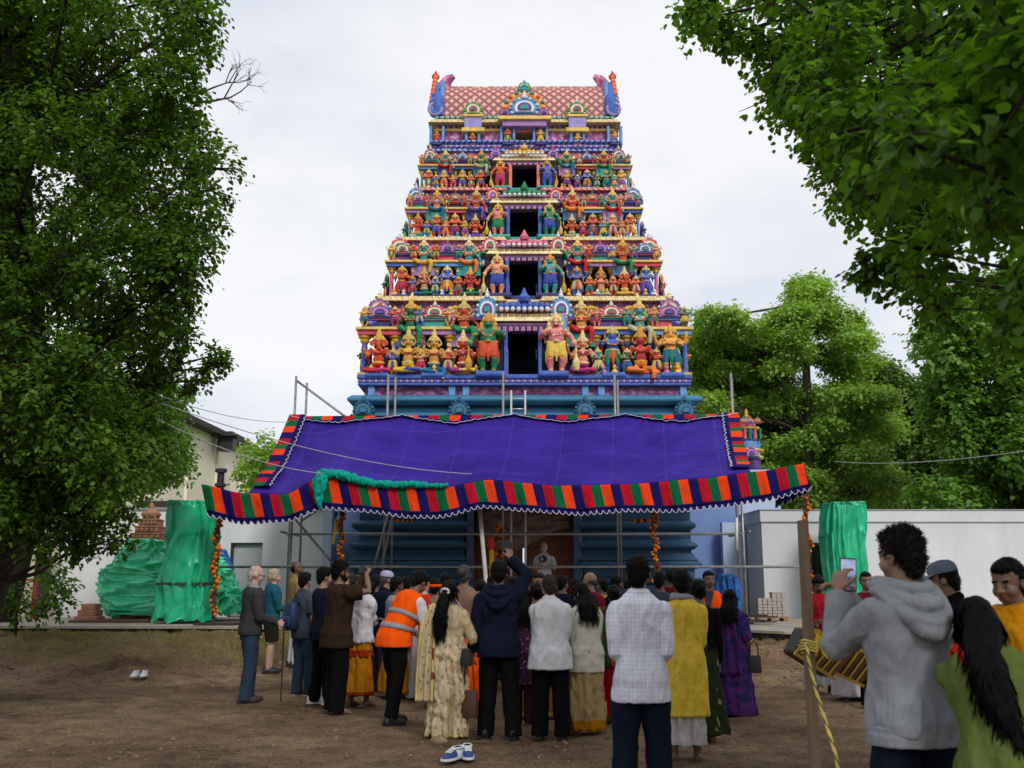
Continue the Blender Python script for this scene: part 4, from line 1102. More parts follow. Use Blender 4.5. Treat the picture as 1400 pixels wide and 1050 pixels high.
def statue_mesh(kind, name='statue'):
    """one metre high figure, feet at z = 0, facing -Y. skin 0, gold 1, cloth 2, sash 3, hair 4, eye 5, red 6"""
    m = MB(); fat = kind.startswith('guard'); seat = kind.startswith('seat') or kind == 'perch'
    zb = .20 if seat else .46                     # hip height
    if kind == 'perch': zb = .30
    hs = .62 / (1 - .46) * .001
    L = .54 if not seat else .58                 # torso + head + crown
    def z(q): return zb + q * (1.0 - zb)
    sc_ = 1.0 - zb
    # torso
    wb = 1.35 if fat else 1.0
    m.ell((0, 0, z(.02)), (.105 * wb, .085, .07), 2)
    m.ell((0, -.02 if fat else -.005, z(.16)), (.095 * wb, (.095 if fat else .07), .09), 0)
    m.ell((0, -.005, z(.33)), (.120 * (1.15 if fat else 1), .080, .085), 0)
    m.tube([(-.11 * wb, 0, z(.08)), (0, -.088 * wb, z(.065)), (.11 * wb, 0, z(.08))], .016, 1, n=7)
    for x in (-1, 1):
        m.ell((x * .052, -.060, z(.335)), (.045, .035, .042), 0 if kind not in ('seat_lady', 'perch') else 2)
        m.ell((x * .128 * (1.1 if fat else 1), 0, z(.40)), (.048, .045, .045), 0)
        m.ell((x * .128 * (1.1 if fat else 1), -.02, z(.425)), (.038, .036, .02), 1)
    m.tube(arc((0, -.070, z(.42)), .060, PI, 2 * PI, 10), .012, 1, n=6)
    m.tube(arc((0, -.088, z(.42)), .100, PI * 1.05, PI * 1.95, 10), .009, 6, n=6)
    # head
    hz = z(.58)
    m.tube([(0, 0, z(.40)), (0, -.005, hz)], .040, 0, n=10)
    m.ell((0, -.012, hz), (.066, .066, .076), 0)
    if kind != 'seat_trunk':
        m.ell((0, -.078, hz - .008), (.012, .016, .018), 0); m.ell((0, -.068, hz - .038), (.022, .010, .007), 6)
    for x in (-1, 1):
        m.ell((x * .026, -.068, hz + .014), (.015, .008, .009), 5); m.ell((x * .026, -.076, hz + .013), (.007, .004, .007), 4); m.ell((x * .026, -.068, hz + .032), (.018, .008, .005), 4)
        m.ell((x * .074, 0, hz - .01), (.018, .02, .034), 0); m.ell((x * .082, -.005, hz - .052), (.018, .018, .024), 1)
        m.ell((x * .060, .03, hz - .05), (.030, .03, .06), 4)
    if kind == 'seat_trunk':
        m.tube([(0, -.07, hz + .01), (0, -.10, hz - .06), (.015, -.105, hz - .13), (.05, -.10, hz - .17)], [.034, .030, .024, .015], 0, n=9)
        for x in (-1, 1): m.ell((x * .105, .0, hz), (.055, .015, .065), 0); m.tube([(x * .03, -.07, hz - .045), (x * .04, -.10, hz - .06)], [.01, .005], 5, n=6)
    if fat:
        for x in (-1, 1): m.ell((x * .095, .015, hz + .0), (.05, .03, .075), 1)
        m.ell((0, -.076, hz - .022), (.045, .012, .009), 4)
    # crown
    top = 1.0 - hz - .045
    m.lathe((0, -.005, hz + .045), [(.070, 0), (.074, top * .12), (.060, top * .2), (.064, top * .3), (.046, top * .45), (.050, top * .52), (.030, top * .7), (.034, top * .76), (.014, top * .9), (.004, top)], 1, 12)
    m.tube(arc((0, -.06, hz + .05), .05, 0, PI, 8), .010, 6, n=6)
    m.tube(arc((0, .035, hz + .01), .118, -.4, PI + .4, 14), .016, 1, n=6)            # halo ring behind the head
    for q in range(9):                                           # bead garland over the chest
        a = PI + PI * q / 8; m.ell((.115 * math.cos(a), -.088 - .02 * abs(math.sin(a)), z(.43) + (z(.43) - z(.16)) * .8 * math.sin(a)), .016, (5, 6, 1)[q % 3], 6, 5)
    for x in (-1, 1):
        m.tube([(x * .125, -.02, z(.44)), (x * .15, .05, z(.30)), (x * .17, .06, z(.05))], [.02, .028, .012], 3, n=7)
        m.lathe((x * .075, -.01, hz + .05), [(.022, 0), (.03, .03), (.012, .07), (.003, .10)], 1, 7)
    for q in range(7): m.ell((.11 * math.cos(PI * q / 6), .03, hz + .03 + .125 * math.sin(PI * q / 6)), .02, (3, 1)[q % 2], 6, 5)
    # arms
    def armp(x, E, W, r=.030):
        S = V((x * .130 * (1.1 if fat else 1), 0, z(.40)))
        m.tube([S, (S + V(E)) / 2, E, (V(E) + V(W)) / 2, W], [r * 1.15, r * 1.1, r * .9, r * .85, r * .65], 0, n=9)
        m.ell(W, (r * .95, r * .9, r * 1.15), 0); m.ell((S + V(E)) / 2, (r * 1.35, r * 1.35, r * .55), 1); w2 = V(W) * .75 + V(E) * .25; m.ell(w2, (r * 1.05, r * 1.05, r * .6), 1)
    for x in (-1, 1):
        if kind == 'stand': armp(x, (x * .20, -.01, z(.20)), (x * .19, -.10, z(.34)))
        elif kind == 'stand4': armp(x, (x * .18, -.03, z(.20)), (x * .12, -.13, z(.24))); armp(x, (x * .22, .03, z(.30)), (x * .25, 0, z(.58)), .027); m.ell((x * .25, -.01, z(.66)), (.03, .012, .04), 1)
        elif kind == 'dance': armp(x, (x * .24, .0, z(.38)), (x * (.22 if x > 0 else .12), -.06, z(.62 if x > 0 else .26)))
        elif kind == 'guard': armp(x, (x * .25, -.01, z(.18)), (x * .21 if x > 0 else x * .28, -.08, z(.32) if x > 0 else z(-.02)), .042)
        elif kind == 'seat_lady': armp(x, (x * .21, -.02, z(.18)), (x * .20, -.13, z(.26))); armp(x, (x * .23, .03, z(.30)), (x * .26, 0, z(.50)), .027); m.ell((x * .262, -.02, z(.565)), (.03, .015, .04), 1 if x < 0 else 6)
        elif kind == 'seat4': armp(x, (x * .21, -.02, z(.18)), (x * .17, -.14, z(.20))); armp(x, (x * .24, .03, z(.27)), (x * .27, 0, z(.46)), .027); m.ell((x * .27, -.02, z(.53)), (.026, .015, .045), 1)
        elif kind == 'seat_trunk': armp(x, (x * .20, -.02, z(.18)), (x * .16, -.14, z(.22))); armp(x, (x * .23, .03, z(.27)), (x * .24, 0, z(.46)), .03)
        elif kind == 'perch': armp(x, (x * .23, .0, z(.18)), (x * .25, -.05, z(-.10)) if x > 0 else (x * .26, -.10, z(.36)))
    # legs
    if not seat:
        ll = 1.3 if fat else 1.0
        for x in (-1, 1):
            dx = .03 if kind == 'dance' and x > 0 else 0
            K = (x * (.085 + dx) * (1.1 if fat else 1), -.035, zb * .53); F_ = (x * (.075 if not dx else .03) * (1.1 if fat else 1), 0, .035)
            m.tube([(x * .058 * (1.1 if fat else 1), 0, zb + .01), (x * .075, -.02, zb * .76), K], [.068 * ll, .064 * ll, .046 * ll], 2 if kind != 'guard' else 3, n=10)
            m.tube([K, (K[0], .0, zb * .32), F_], [.044 * ll, .045 * ll, .026 * ll], 0, n=10)
            m.ell((F_[0] + x * .008, -.045, .022), (.032 * ll, .065, .022), 0); m.ell((F_[0], 0, .055), (.034 * ll, .034 * ll, .012), 1)
        m.tube([(0, -.075, z(.04)), (0, -.09, zb * .7), (0, -.075, zb * .38)], [.03, .038, .02], 3, n=8, flat=.4, ref=(1, 0, 0))
        for x in (-1, 1): m.tube([(x * .10, -.02, z(.03)), (x * .15, -.02, zb * .7), (x * .16, -.01, zb * .35)], [.018, .026, .012], 3, n=7)
        if kind == 'guard': m.lathe((-.30, -.08, .02), [(.04, 0), (.055, .06), (.06, .14), (.03, .22), (.018, .26), (.016, .5)], 1, 10)
    elif kind == 'perch':
        m.tube([(.05, -.02, zb), (.15, -.12, zb + .03), (.17, -.15, zb - .05), (.14, -.15, 0)], [.06, .055, .048, .03], 2, n=10)
        m.tube([(-.05, -.02, zb), (-.17, -.13, zb + .05), (-.06, -.17, zb - .05)], [.06, .055, .03], 2, n=10)
        m.ell((.14, -.19, -.005), (.03, .06, .022), 0)
    else:
        m.tube([(-.06, 0, .11), (-.20, -.13, .085), (-.22, -.15, .075)], [.066, .056, .04], 2, n=10)
        m.tube([(-.21, -.15, .075), (-.08, -.19, .06), (.05, -.19, .05)], [.046, .040, .026], 2, n=10)
        if kind == 'seat4':
            m.tube([(.06, 0, .11), (.18, -.13, .10), (.19, -.16, .02), (.17, -.16, -.10)], [.066, .058, .046, .028], 2, n=10); m.ell((.17, -.2, -.10), (.03, .055, .022), 0)
        else:
            m.tube([(.06, 0, .11), (.20, -.13, .085), (.22, -.15, .075)], [.066, .056, .04], 2, n=10)
            m.tube([(.21, -.15, .08), (.08, -.20, .085), (-.05, -.20, .08)], [.046, .040, .026], 3, n=10)
        m.ell((0, .0, .03), (.20, .14, .045), 3)
    return remeshed(m, name, SMATS, .0125, 1)

KINDS = ['stand', 'stand4', 'dance', 'guard', 'seat_lady', 'seat4', 'seat_trunk', 'perch']
STAT = {k: statue_mesh(k) for k in KINDS}
SKINS = [(214, 84, 52), (40, 132, 92), (62, 112, 196), (232, 140, 136), (228, 170, 84), (64, 156, 156), (196, 62, 66), (222, 150, 116)]

# ---------------- horseshoe arch ornaments
def horseshoe(mats, w=1.0, lobes=11, deep=.16):
    """scalloped horseshoe panel one unit wide, standing on z = 0, front at y = 0 (towards -Y)"""
    m = MB()
    def outline(r, amp, zc, k=64):
        pts = []
        for i in range(k + 1):
            a = -.55 + (PI + 1.1) * i / k
            q = r * (1 + amp * abs(math.sin(lobes * (a + .55) / (PI + 1.1) * PI)))
            pts.append((q * math.cos(a), zc + q * math.sin(a)))
        return pts
    zc = .27
    m.prism(outline(.44, .10, zc), 0, deep, 0)
    m.prism(outline(.375, 0, zc, 30), -.035, 0, 1)
    m.prism(outline(.30, 0, zc, 30), -.06, -.036, 2)
    m.prism(outline(.22, 0, zc, 24), -.085, -.061, 3)
    m.prism(outline(.13, 0, zc, 20), -.11, -.086, 0)
    for i in range(lobes):
        a = -.45 + (PI + .9) * i / (lobes - 1)
        m.ell((.435 * math.cos(a), -.01, zc + .435 * math.sin(a)), (.055, .05, .055), 1 if i % 2 else 2, 8, 6)
    m.lathe((0, .04, zc + .44), [(.10, 0), (.12, .07), (.07, .12), (.09, .17), (.03, .25), (.01, .33)], 2, 10)
    for x in (-1, 1):
        m.ell((x * .47, -.0, .07), (.11, .07, .08), 1, 10, 7); m.ell((x * .50, -.03, .085), (.05, .07, .05), 3, 8, 6)
    m.bx(-.56, .56, -.03, deep, -.06, .015, 3)
    return m.mesh('arch_ornament', [PT[k] for k in mats] if isinstance(mats[0], str) else mats, 35)
ARCHES = {k: horseshoe(v) for k, v in dict(teal=('teal', 'skyblue', 'white', 'purple'), blue=('blue', 'lilac', 'pink', 'navy'), red=('rose', 'salmon', 'white', 'green'), purple=('purple', 'mauve', 'cream', 'teal'),
          pink=('pink', 'rose', 'yellow', 'blue'), green=('green', 'lime', 'white', 'rose'), gold=('yellow', 'orange', 'teal', 'rose')).items()}
ARCH_BASE = horseshoe([BASEB, BASED, BASEB, BASED])

gop = empty('temple_tower', (0, 0, 0))
tag(gop, 'tall tapering temple tower crowded with painted statues above a blue base', 'temple tower')
CX = 717
def band(name, mat, x0, x1, yf, z0, z1, depth, prof='box', bev=.02):
    """moulding that runs round the front and both sides; prof: box, roll or slope"""
    m = MB()
    if prof == 'box': m.bx(x0, x1, yf, yf + depth, z0, z1)
    else:
        k = 9; ring = []
        h = z1 - z0
        for i in range(k + 1):
            t = i / k
            if prof == 'roll': o = math.sin(PI * t) * h * .5
            elif prof == 'cove': o = -math.sin(PI * t) * h * .3
            else: o = (1 - t) ** 1.6 * h * .7
            ring.append((o, z0 + h * t))
        m.rings([[V((x0 - o, yf - o, zz)), V((x1 + o, yf - o, zz)), V((x1 + o, yf + depth, zz)), V((x0 - o, yf + depth, zz))] for o, zz in ring])
    o = m.build(name, mat, gop, 50, bev if prof == 'box' else 0)
    return o

# tiers: photo rows of the top and bottom, half widths in px, front plane, opening (x0,x1,y0,y1)
TIERS = [
    dict(yb=513, yt=406, hb=222, ht=196, Y=26.9, op=(694, 736, 453, 509), cz=60,
         low=[(517, 'seat_trunk', 70, 0), (558, 'seat_lady', 70, 4), (593, 'seat4', 68, 4), (633, 'seat_lady', 66, 0), (797, 'seat_lady', 66, 7), (838, 'stand', 72, 2), (876, 'seat4', 74, 6), (918, 'stand4', 74, 4)],
         guard=[(671, 'guard', 86, 1), (757, 'guard', 86, 3)], up=[(561, 1), (634, 0), (795, 4), (875, 5)]),
    dict(yb=406, yt=326, hb=190, ht=170, Y=27.7, op=(696, 736, 357, 401), cz=56,
         low=[(549, 'stand4', 48, 0), (580, 'seat_trunk', 46, 7), (611, 'stand4', 48, 2), (643, 'seat_trunk', 46, 6), (789, 'stand4', 46, 2), (822, 'seat4', 48, 7), (854, 'seat_trunk', 46, 0), (884, 'stand4', 48, 2)],
         guard=[(683, 'guard', 60, 7), (749, 'guard', 60, 5)], up=[(579, 2), (641, 0), (790, 6), (852, 7)]),
    dict(yb=326, yt=259, hb=163, ht=150, Y=28.4, op=(697, 736, 286, 323), cz=52,
         low=[(571, 'seat_trunk', 42, 0), (597, 'stand', 38, 0), (622, 'stand4', 40, 0), (650, 'seat4', 38, 0), (782, 'seat4', 38, 0), (811, 'stand4', 40, 6), (838, 'stand4', 38, 7), (862, 'stand', 40, 0)],
         guard=[(684, 'guard', 50, 3), (748, 'guard', 50, 1)], up=[(597, 1), (651, 0), (783, 6), (838, 1)]),
    dict(yb=259, yt=207, hb=147, ht=128, Y=29.0, op=(700, 734, 226, 256), cz=48,
         low=[(586, 'stand4', 33, 0), (607, 'stand', 31, 4), (632, 'stand4', 33, 4), (657, 'dance', 31, 0), (775, 'stand', 31, 4), (803, 'stand4', 33, 2), (829, 'dance', 31, 5), (850, 'stand', 33, 4)],
         guard=[(687, 'guard', 42, 0), (745, 'guard', 42, 2)], up=[(609, 4), (658, 6), (775, 4), (826, 7)]),
]
LEDGE = ['blue', 'navy', 'teal', 'teal']
PALS = [dict(corn='green', b=['mauve', 'salmon', 'purple', 'yellow'], roofs=['blue', 'red', 'red', 'blue'], up='purple', ctr='blue'),
        dict(corn='slate', b=['pink', 'mauve', 'yellow', 'skyblue'], roofs=['green', 'blue', 'blue', 'teal'], up='red', ctr='pink'),
        dict(corn='teal', b=['rose', 'mauve', 'purple', 'red'], roofs=['pink', 'gold', 'gold', 'pink'], up='teal', ctr='green'),
        dict(corn='skyblue', b=['mauve', 'white', 'pink', 'lilac'], roofs=['purple', 'teal', 'teal', 'purple'], up='purple', ctr='gold')]

def statue(kind, p, h, ci, rz=0.0):
    c = srgb(*SKINS[ci]); j = random.uniform(.85, 1.15)
    return place(STAT[kind], 'statue', gop, p, rz, h * V((1.18, 1.0, 1.0)).x if False else (h * (1.22 if kind != 'guard' else 1.04 if p[0] < xc else -1.04), h * 1.1, h * 1.02), tuple(min(1, x * j) for x in c))

for ti, T_ in enumerate(TIERS):
    Yf = T_['Y']; Yn = TIERS[ti + 1]['Y'] if ti < 3 else 29.6
    pal = PALS[ti]
    zb = at(CX, T_['yb'], Yf).z; zt = at(CX, T_['yt'], Yn).z
    h = zt - zb
    xl, xr = at(CX - T_['hb'], T_['yb'], Yf).x, at(CX + T_['hb'], T_['yb'], Yf).x
    tl, tr = at(CX - T_['ht'], T_['yt'], Yn).x, at(CX + T_['ht'], T_['yt'], Yn).x
    xc = at(CX, T_['yb'], Yf).x
    Dp = 5.2 - ti * .75                                     # depth of the storey
    ox0, ox1 = at(T_['op'][0], T_['op'][3], Yf).x, at(T_['op'][1], T_['op'][3], Yf).x
    oz0, oz1 = at(CX, T_['op'][3], Yf + .1).z, at(CX, T_['op'][2], Yf + .1).z
    cl, cr = xc - T_['cz'] / FOC * Yf, xc + T_['cz'] / FOC * Yf
    # ledge under the statues
    lm = PT[LEDGE[ti]]
    band('ledge', lm, xl - .12, xr + .12, Yf - .16, zb - .13, zb, Dp + .3, 'box', .03)
    band('ledge', PB[('lilac', 'yellow', 'salmon', 'lilac')[ti]], xl - .05, xr + .05, Yf - .09, zb - .25, zb - .132, Dp + .2, 'roll')
    # recessed wall, left and right of the opening
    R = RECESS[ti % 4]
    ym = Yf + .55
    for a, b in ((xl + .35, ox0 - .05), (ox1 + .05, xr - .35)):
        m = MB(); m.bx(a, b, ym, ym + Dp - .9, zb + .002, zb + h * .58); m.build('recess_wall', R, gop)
        # upper wall band
    ul, ur = xl + (tl - xl) * .62, xr + (tr - xr) * .62
    yu = Yf + (Yn - Yf) * .62 - .08
    z1 = zb + h * .50
    # cornice over the lower row
    for a, b in ((xl + .22, cl), (cr, xr - .22)):
        m = MB(); m.bx(a, b, Yf + .28, ym + .3, z1, z1 + h * .045); m.build('cornice', PB[('blue', 'rose', 'salmon', 'purple')[ti]], gop, 40, .02)
        k = 8
        m = MB()
        zz0, zz1 = z1 + h * .045, z1 + h * .125
        m.rings([[V((a, Yf + .22 + .45 * (1 - math.cos(t * PI / 2)) , zz0 + (zz1 - zz0) * math.sin(t * PI / 2))), V((b, Yf + .22 + .45 * (1 - math.cos(t * PI / 2)), zz0 + (zz1 - zz0) * math.sin(t * PI / 2))), V((b, ym + .5, zz0 + (zz1 - zz0) * math.sin(t * PI / 2))), V((a, ym + .5, zz0 + (zz1 - zz0) * math.sin(t * PI / 2)))] for t in [i / k for i in range(k + 1)]])
        m.build('cornice', carved('cornice_%d' % ti, *[tuple(x * k for x in srgb(*((30, 150, 100), (90, 130, 190), (30, 150, 140), (120, 170, 220))[ti])) for k in (1.0, .35)], 8), gop, 60)
    # upper wall with its mouldings
    for a, b in ((ul, ox0 - .1), (ox1 + .1, ur)):
        m = MB(); m.bx(a, b, yu + .12, yu + Dp - 1.2, z1 + h * .09, zt - h * .02); m.build('upper_wall', (FRIEZE, FRIEZE4, FRIEZE2, FRIEZE3)[ti], gop)
    zs = [.66, .74, .82, .90, .965]
    mats = [PB[('teal', 'green', 'blue', 'teal')[ti]], PB[('salmon', 'rose', 'lilac', 'rose')[ti]], FRIEZE if ti % 2 == 0 else FRIEZE2, PB[('yellow', 'yellow', 'salmon', 'blue')[ti]]]
    profs = ['box', 'roll', 'box', 'slope']
    for q in range(4):
        f_ = (zs[q] - .5) / .5
        a = ul + (tl - ul) * f_ + .05; b = ur + (tr - ur) * f_ - .05
        off = (.02, .06, .10, .02)[q]
        for aa, bb in ((a, ox0 - .14), (ox1 + .14, b)):
            o = band('moulding', mats[q], aa, bb, yu + .02 + off * .6 - .04, zb + h * zs[q] + .003, zb + h * zs[q + 1], .9, profs[q], .015)
    # scalloped drops under the roll
    nsc = 18 - 2 * ti
    for sgn, (a, b) in ((0, (ul + .3, cl)), (1, (cr, ur - .3))):
        m = MB()
        for i in range(nsc): 
            x = a + (b - a) * (i + .5) / nsc; m.ell((x, yu - .01, zb + h * .75), ((b - a) / nsc * .48, .05, h * .03), 0, 8, 6)
        m.build('scallop_row', PT['white' if ti % 2 == 0 else 'cream'], gop, True)
    # pilasters between the niches
    m = MB()
    xs = [at(p[0], 480, Yf + .4).x for p in T_['low']]
    for i, x in enumerate(xs):
        wv = .42 * (1 - ti * .1)
        if i in (0, 2, 5, 7): pass
    # pavilions round statues 1,3,6,8
    for i, (px, kd, hp, ci) in enumerate(T_['low']):
        pav = i in (0, 2, 5, 7)
        x = at(px, T_['yb'], Yf + .1).x
        hh = hp / FOC * (Yf / cT) * .98
        wv = {0: .43, 1: .33, 2: .27, 3: .235}[ti]
        if pav:
            pm = PT[['blue', 'rose', 'teal', 'pink', 'mauve', 'green', 'skyblue'][(i + ti * 3) % 7]]
            for sx in (-1, 1):
                c = MB(); xx = x + sx * wv; zt2 = z1 - h * .02
                c.lathe((xx, Yf + .34, zb + .003), [(.12 * wv / .4, 0), (.12 * wv / .4, h * .05), (.085 * wv / .4, h * .07), (.07 * wv / .4, h * .09), (.07 * wv / .4, zt2 - zb - h * .09)], 0, 12)
                c.lathe((xx, Yf + .34, zt2 - h * .089), [(.08 * wv / .4, 0), (.13 * wv / .4, h * .03), (.10 * wv / .4, h * .045), (.17 * wv / .4, h * .07), (.17 * wv / .4, h * .09)], 1, 12)
                c.bx(xx - .15 * wv / .4, xx + .15 * wv / .4, Yf + .2, Yf + .48, zb + .001, zb + h * .05, 1)
                c.build('column', [pm, PT['gold' if ti < 2 else 'yellow']], gop, 40)
            e = MB(); e.bx(x - wv * 1.42, x + wv * 1.42, Yf + .14, Yf + .52, z1 - h * .02, z1 + h * .035, 0); e.bx(x - wv * 1.55, x + wv * 1.55, Yf + .08, Yf + .56, z1 + h * .037, z1 + h * .07, 1)
            e.bx(x - wv * 1.2, x + wv * 1.2, Yf + .22, Yf + .6, z1 + h * .072, z1 + h * .15, 2); e.bx(x - wv * 1.35, x + wv * 1.35, Yf + .16, Yf + .62, z1 + h * .152, z1 + h * .185, 0)
            e.build('entablature', [PT[['rose', 'blue', 'mauve', 'skyblue'][(i + ti) % 4]], PT['yellow'], PT[['navy', 'purple', 'teal', 'wine' if False else 'rose'][(i + ti) % 4]]], gop, 40, .012)
            rf = MB()
            k = 10
            rr = [[V((x - wv * 1.25, Yf + .42 - .30 * math.sin(t) * 1.0, z1 + h * .19 + h * .14 * (1 - math.cos(t)) / 1)) for t in [0]] for _ in [0]]
            prof = [(math.cos(t), math.sin(t)) for t in [PI * j / k for j in range(k + 1)]]
            rf.rings([[V((xx, Yf + .46 + .28 * c, z1 + h * .188 + h * .09 * s_)) for c, s_ in prof] for xx in (x - wv * 1.3, x - wv * .6, x, x + wv * .6, x + wv * 1.3)], 0)
            rf.build('barrel_roof', PB[['salmon', 'lilac', 'rose', 'teal'][(ti + i) % 4]], gop, 50)
            ar = place(ARCHES[pal['roofs'][(0, 0, 1, 0, 0, 2, 0, 3)[i]]], 'arch_ornament', gop, (x, Yf + .15, z1 + h * .185), 0, (wv * 1.5, .8, h * .19))
            if i in (2, 5):
                for sx in (-1, 1):
                    c = MB(); c.tube(arc((x + sx * wv * 1.28, Yf + .40, z1 + h * .27), h * .06, -.3 if sx > 0 else PI + .3, (PI + 1.0) if sx > 0 else -1.0, 10), [h * .022] * 11, 0, n=8); c.bx(x + sx * wv * 1.28 - h * .04, x + sx * wv * 1.28 + h * .04, Yf + .3, Yf + .55, z1 + h * .17, z1 + h * .24, 0)
                    c.build('scroll', PT['gold' if ti == 0 else 'pink'], gop, 50)
            # bracket below
            b = MB(); b.tube([(x - wv * .72, Yf - .12, zb - .02), (x + wv * .72, Yf - .12, zb - .02)], h * .035, 0, n=10); b.build('bracket', lm, gop, 50)
            fy = Yf + .10
        else: fy = Yf + .04
        statue(kd, (x, fy, zb + .002), hh, ci)
        if i not in (3, 7):                                     # half-height attendants between the main figures
            xn = at(T_['low'][i + 1][0], T_['yb'], Yf + .1).x
            o_ = statue(('stand', 'dance', 'stand4')[(i + ti) % 3], ((x + xn) / 2, Yf - .07, zb + .01), h * .30, (ci + 2 + i) % 8); o_.name = 'attendant_figure'
        if pav:
            for sx in (-1, 1):
                o_ = statue(('dance', 'stand4')[(i + ti) % 2], (x + sx * wv * .98, Yf + .12, z1 + h * .072), h * .24, (ci + 5 + i + sx) % 8); o_.name = 'attendant_figure'
    # small gilt pots and lotus buds between the figures
    for sgn, (a, b) in ((0, (xl + .1, cl)), (1, (cr, xr - .1))):
        m = MB(); npot = 11 - ti; m.bx(a, b, Yf - .07, Yf + .12, zb + .002, zb + .012, 0)
        for i in range(npot):
            x = a + (b - a) * (i + .5) / npot; k = h / 2.2
            m.lathe((x, Yf - .02 + .06 * (i % 2), zb + .004), [(.05 * k, 0), (.09 * k, .05 * k), (.07 * k, .11 * k), (.035 * k, .14 * k), (.06 * k, .18 * k), (.01, .27 * k)], i % 2, 8)
        m.build('finial_row', [PT['gold'], PT[['pink', 'white', 'skyblue', 'salmon'][ti]]], gop, 50)
        m = MB(); n2 = 26 - 3 * ti
        for i in range(n2):
            x = a + (b - a) * (i + .5) / n2; m.lathe((x, Yf + .27, z1 + h * .05), [(.035, -.06), (.055, 0), (.035, .05), (.01, .09)], 0, 7)
        m.build('bud_row', PT[['yellow', 'cream', 'white', 'yellow'][ti]], gop, 50)
    # guardians
    for px, kd, hp, ci in T_['guard']:
        x = at(px, T_['yb'], Yf).x; hh = hp / FOC * (Yf / cT)
        m = MB(); wv = .40 * (1 - .14 * ti); m.tube([(x - wv, Yf - .2, zb - .01), (x + wv, Yf - .2, zb - .01)], h * .04, 0, n=10); m.bx(x - wv * .9, x + wv * .9, Yf - .22, Yf + .1, zb - .05, zb + .035, 0); m.build('bracket', lm, gop, 50)
        statue(kd, (x + (-.07 if x < xc else .07), Yf - .08, zb + .036), hh, ci)
    # side figures on both flanks
    for sx, xe in ((-1, xl), (1, xr)):
        for dy in (.75, 1.7):
            statue('stand4' if dy < 1 else 'stand', (xe + sx * .06, Yf + dy, zb + .002), h * .46, random.randrange(8), sx * PI / 2)
        for dy in (.5, 1.6):
            place(ARCHES[pal['roofs'][0]], 'arch_ornament', gop, (xe - sx * .16, Yf + dy, z1 + h * .10), sx * PI / 2, (.55 * h / 2, 1.1, h * .30))
    # upper row
    for i, (px, ci) in enumerate(T_['up']):
        yy = T_['yb'] - (T_['yb'] - T_['yt']) * .40
        p = at(px, yy, yu - .14); hh = h * .56
        m = MB(); m.bx(p.x - .34 * h / 2, p.x + .34 * h / 2, yu - .17, yu + .3, p.z - h * .04, p.z + h * .145); m.build('pedestal', PT[['slate', 'mauve', 'teal', 'navy'][(i + ti) % 4]], gop, 40, .02)
        statue('perch', (p.x, yu - .15, p.z - h * .02), hh, (ci + ti * 3 + i * 2) % 8 if ti else ci)
        a = place(ARCHES[pal['up']], 'arch_ornament', gop, (p.x, yu + .07, zb + h * .74), 0, (h * .26, .7, h * .27))
    for px, o in ((-1, 0), (1, 0)):
        xx = (ul + .16) if px < 0 else (ur - .16)
        place(ARCHES[pal['up']], 'arch_ornament', gop, (xx, yu - .1, zb + h * .68), 0, (h * .30, .8, h * .34))
    # ------------- centre bay
    for a, b in ((cl + .02, ox0 - .0), (ox1 + .0, cr - .02)):
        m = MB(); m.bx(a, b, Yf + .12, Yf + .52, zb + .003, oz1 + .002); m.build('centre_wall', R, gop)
        w_ = b - a
        inner = b if a < xc - .3 else a; sg = -1 if inner == b else 1
        m = MB(); m.bx(inner, inner + sg * .10, Yf + .04, Yf + .118, zb + .004, oz1); m.build('door_jamb', PT['blue' if ti != 3 else 'salmon'], gop, 40, .01)
    m = MB(); m.bx(ox0 + .003, ox1 - .003, Yf + 2.2, Yf + 2.3, zb + .01, oz1 + .3); m.bx(ox0 - .1, ox0 - .001, Yf + .53, Yf + 2.3, zb + .01, oz1 + .0); m.bx(ox1 + .001, ox1 + .1, Yf + .53, Yf + 2.3, zb + .01, oz1 + .0); m.bx(ox0 - .1, ox1 + .1, Yf + .47, Yf + 2.3, oz1 + .003, oz1 + .1); m.bx(ox0 + .004, ox1 - .004, Yf + .3, Yf + 2.19, zb + .002, zb + .008)
    m.build('opening', DARKIN, gop)
    hc = zt - oz1
    lay = [('purple', .0, .12, -.02, 'box'), ('mauve', .12, .24, .05, 'roll'), ('cream', .24, .36, -.06, 'slope'), ('yellow', .36, .44, -.10, 'box'), (pal['b'][1], .44, .66, .0, 'roll'), ('rose', .66, .76, .06, 'box'), ('yellow', .76, .84, .0, 'slope')]
    for q, (c, a, b, off, pr) in enumerate(lay):
        hwid = (cr - cl) / 2 * (.74 if q < 2 else .92 if q < 4 else .80)
        band('lintel', PB.get(c, PT[c]), xc - hwid, xc + hwid, Yf + .10 + off + .05 * q, oz1 + hc * a + .004, oz1 + hc * b, .34 + .03 * q, pr, .012)
    for sx in (-1, 1):
        place(ARCHES[['teal', 'red', 'pink', 'blue'][ti]], 'arch_ornament', gop, (xc + sx * (cr - cl) * .44, Yf + .2, oz1 + hc * .34), 0, (hc * .55, .8, hc * .72))
        if ti == 0:
            c = MB(); c.tube([(xc + sx * (cr - cl) * .44, Yf + .1, oz1 + hc * .32), (xc + sx * (cr - cl) * .45, Yf + .02, oz1 + hc * .05), (xc + sx * (cr - cl) * .43, Yf + .06, oz1 - hc * .2)], [.13, .15, .08], 0, n=10); c.build('scroll', PT['skyblue'], gop, 50)
    m = MB()
    for i in range(-4, 5):
        hgt = hc * (.34 - .045 * abs(i)); x = xc + i * (cr - cl) * .068
        m.ell((x, Yf + .06, oz1 + hc * .60), ((cr - cl) * .04, .07, hgt * .5), 0, 10, 7)
        m.ell((x, Yf + .02, oz1 + hc * .52), ((cr - cl) * .028, .06, hc * .06), 1, 8, 6)
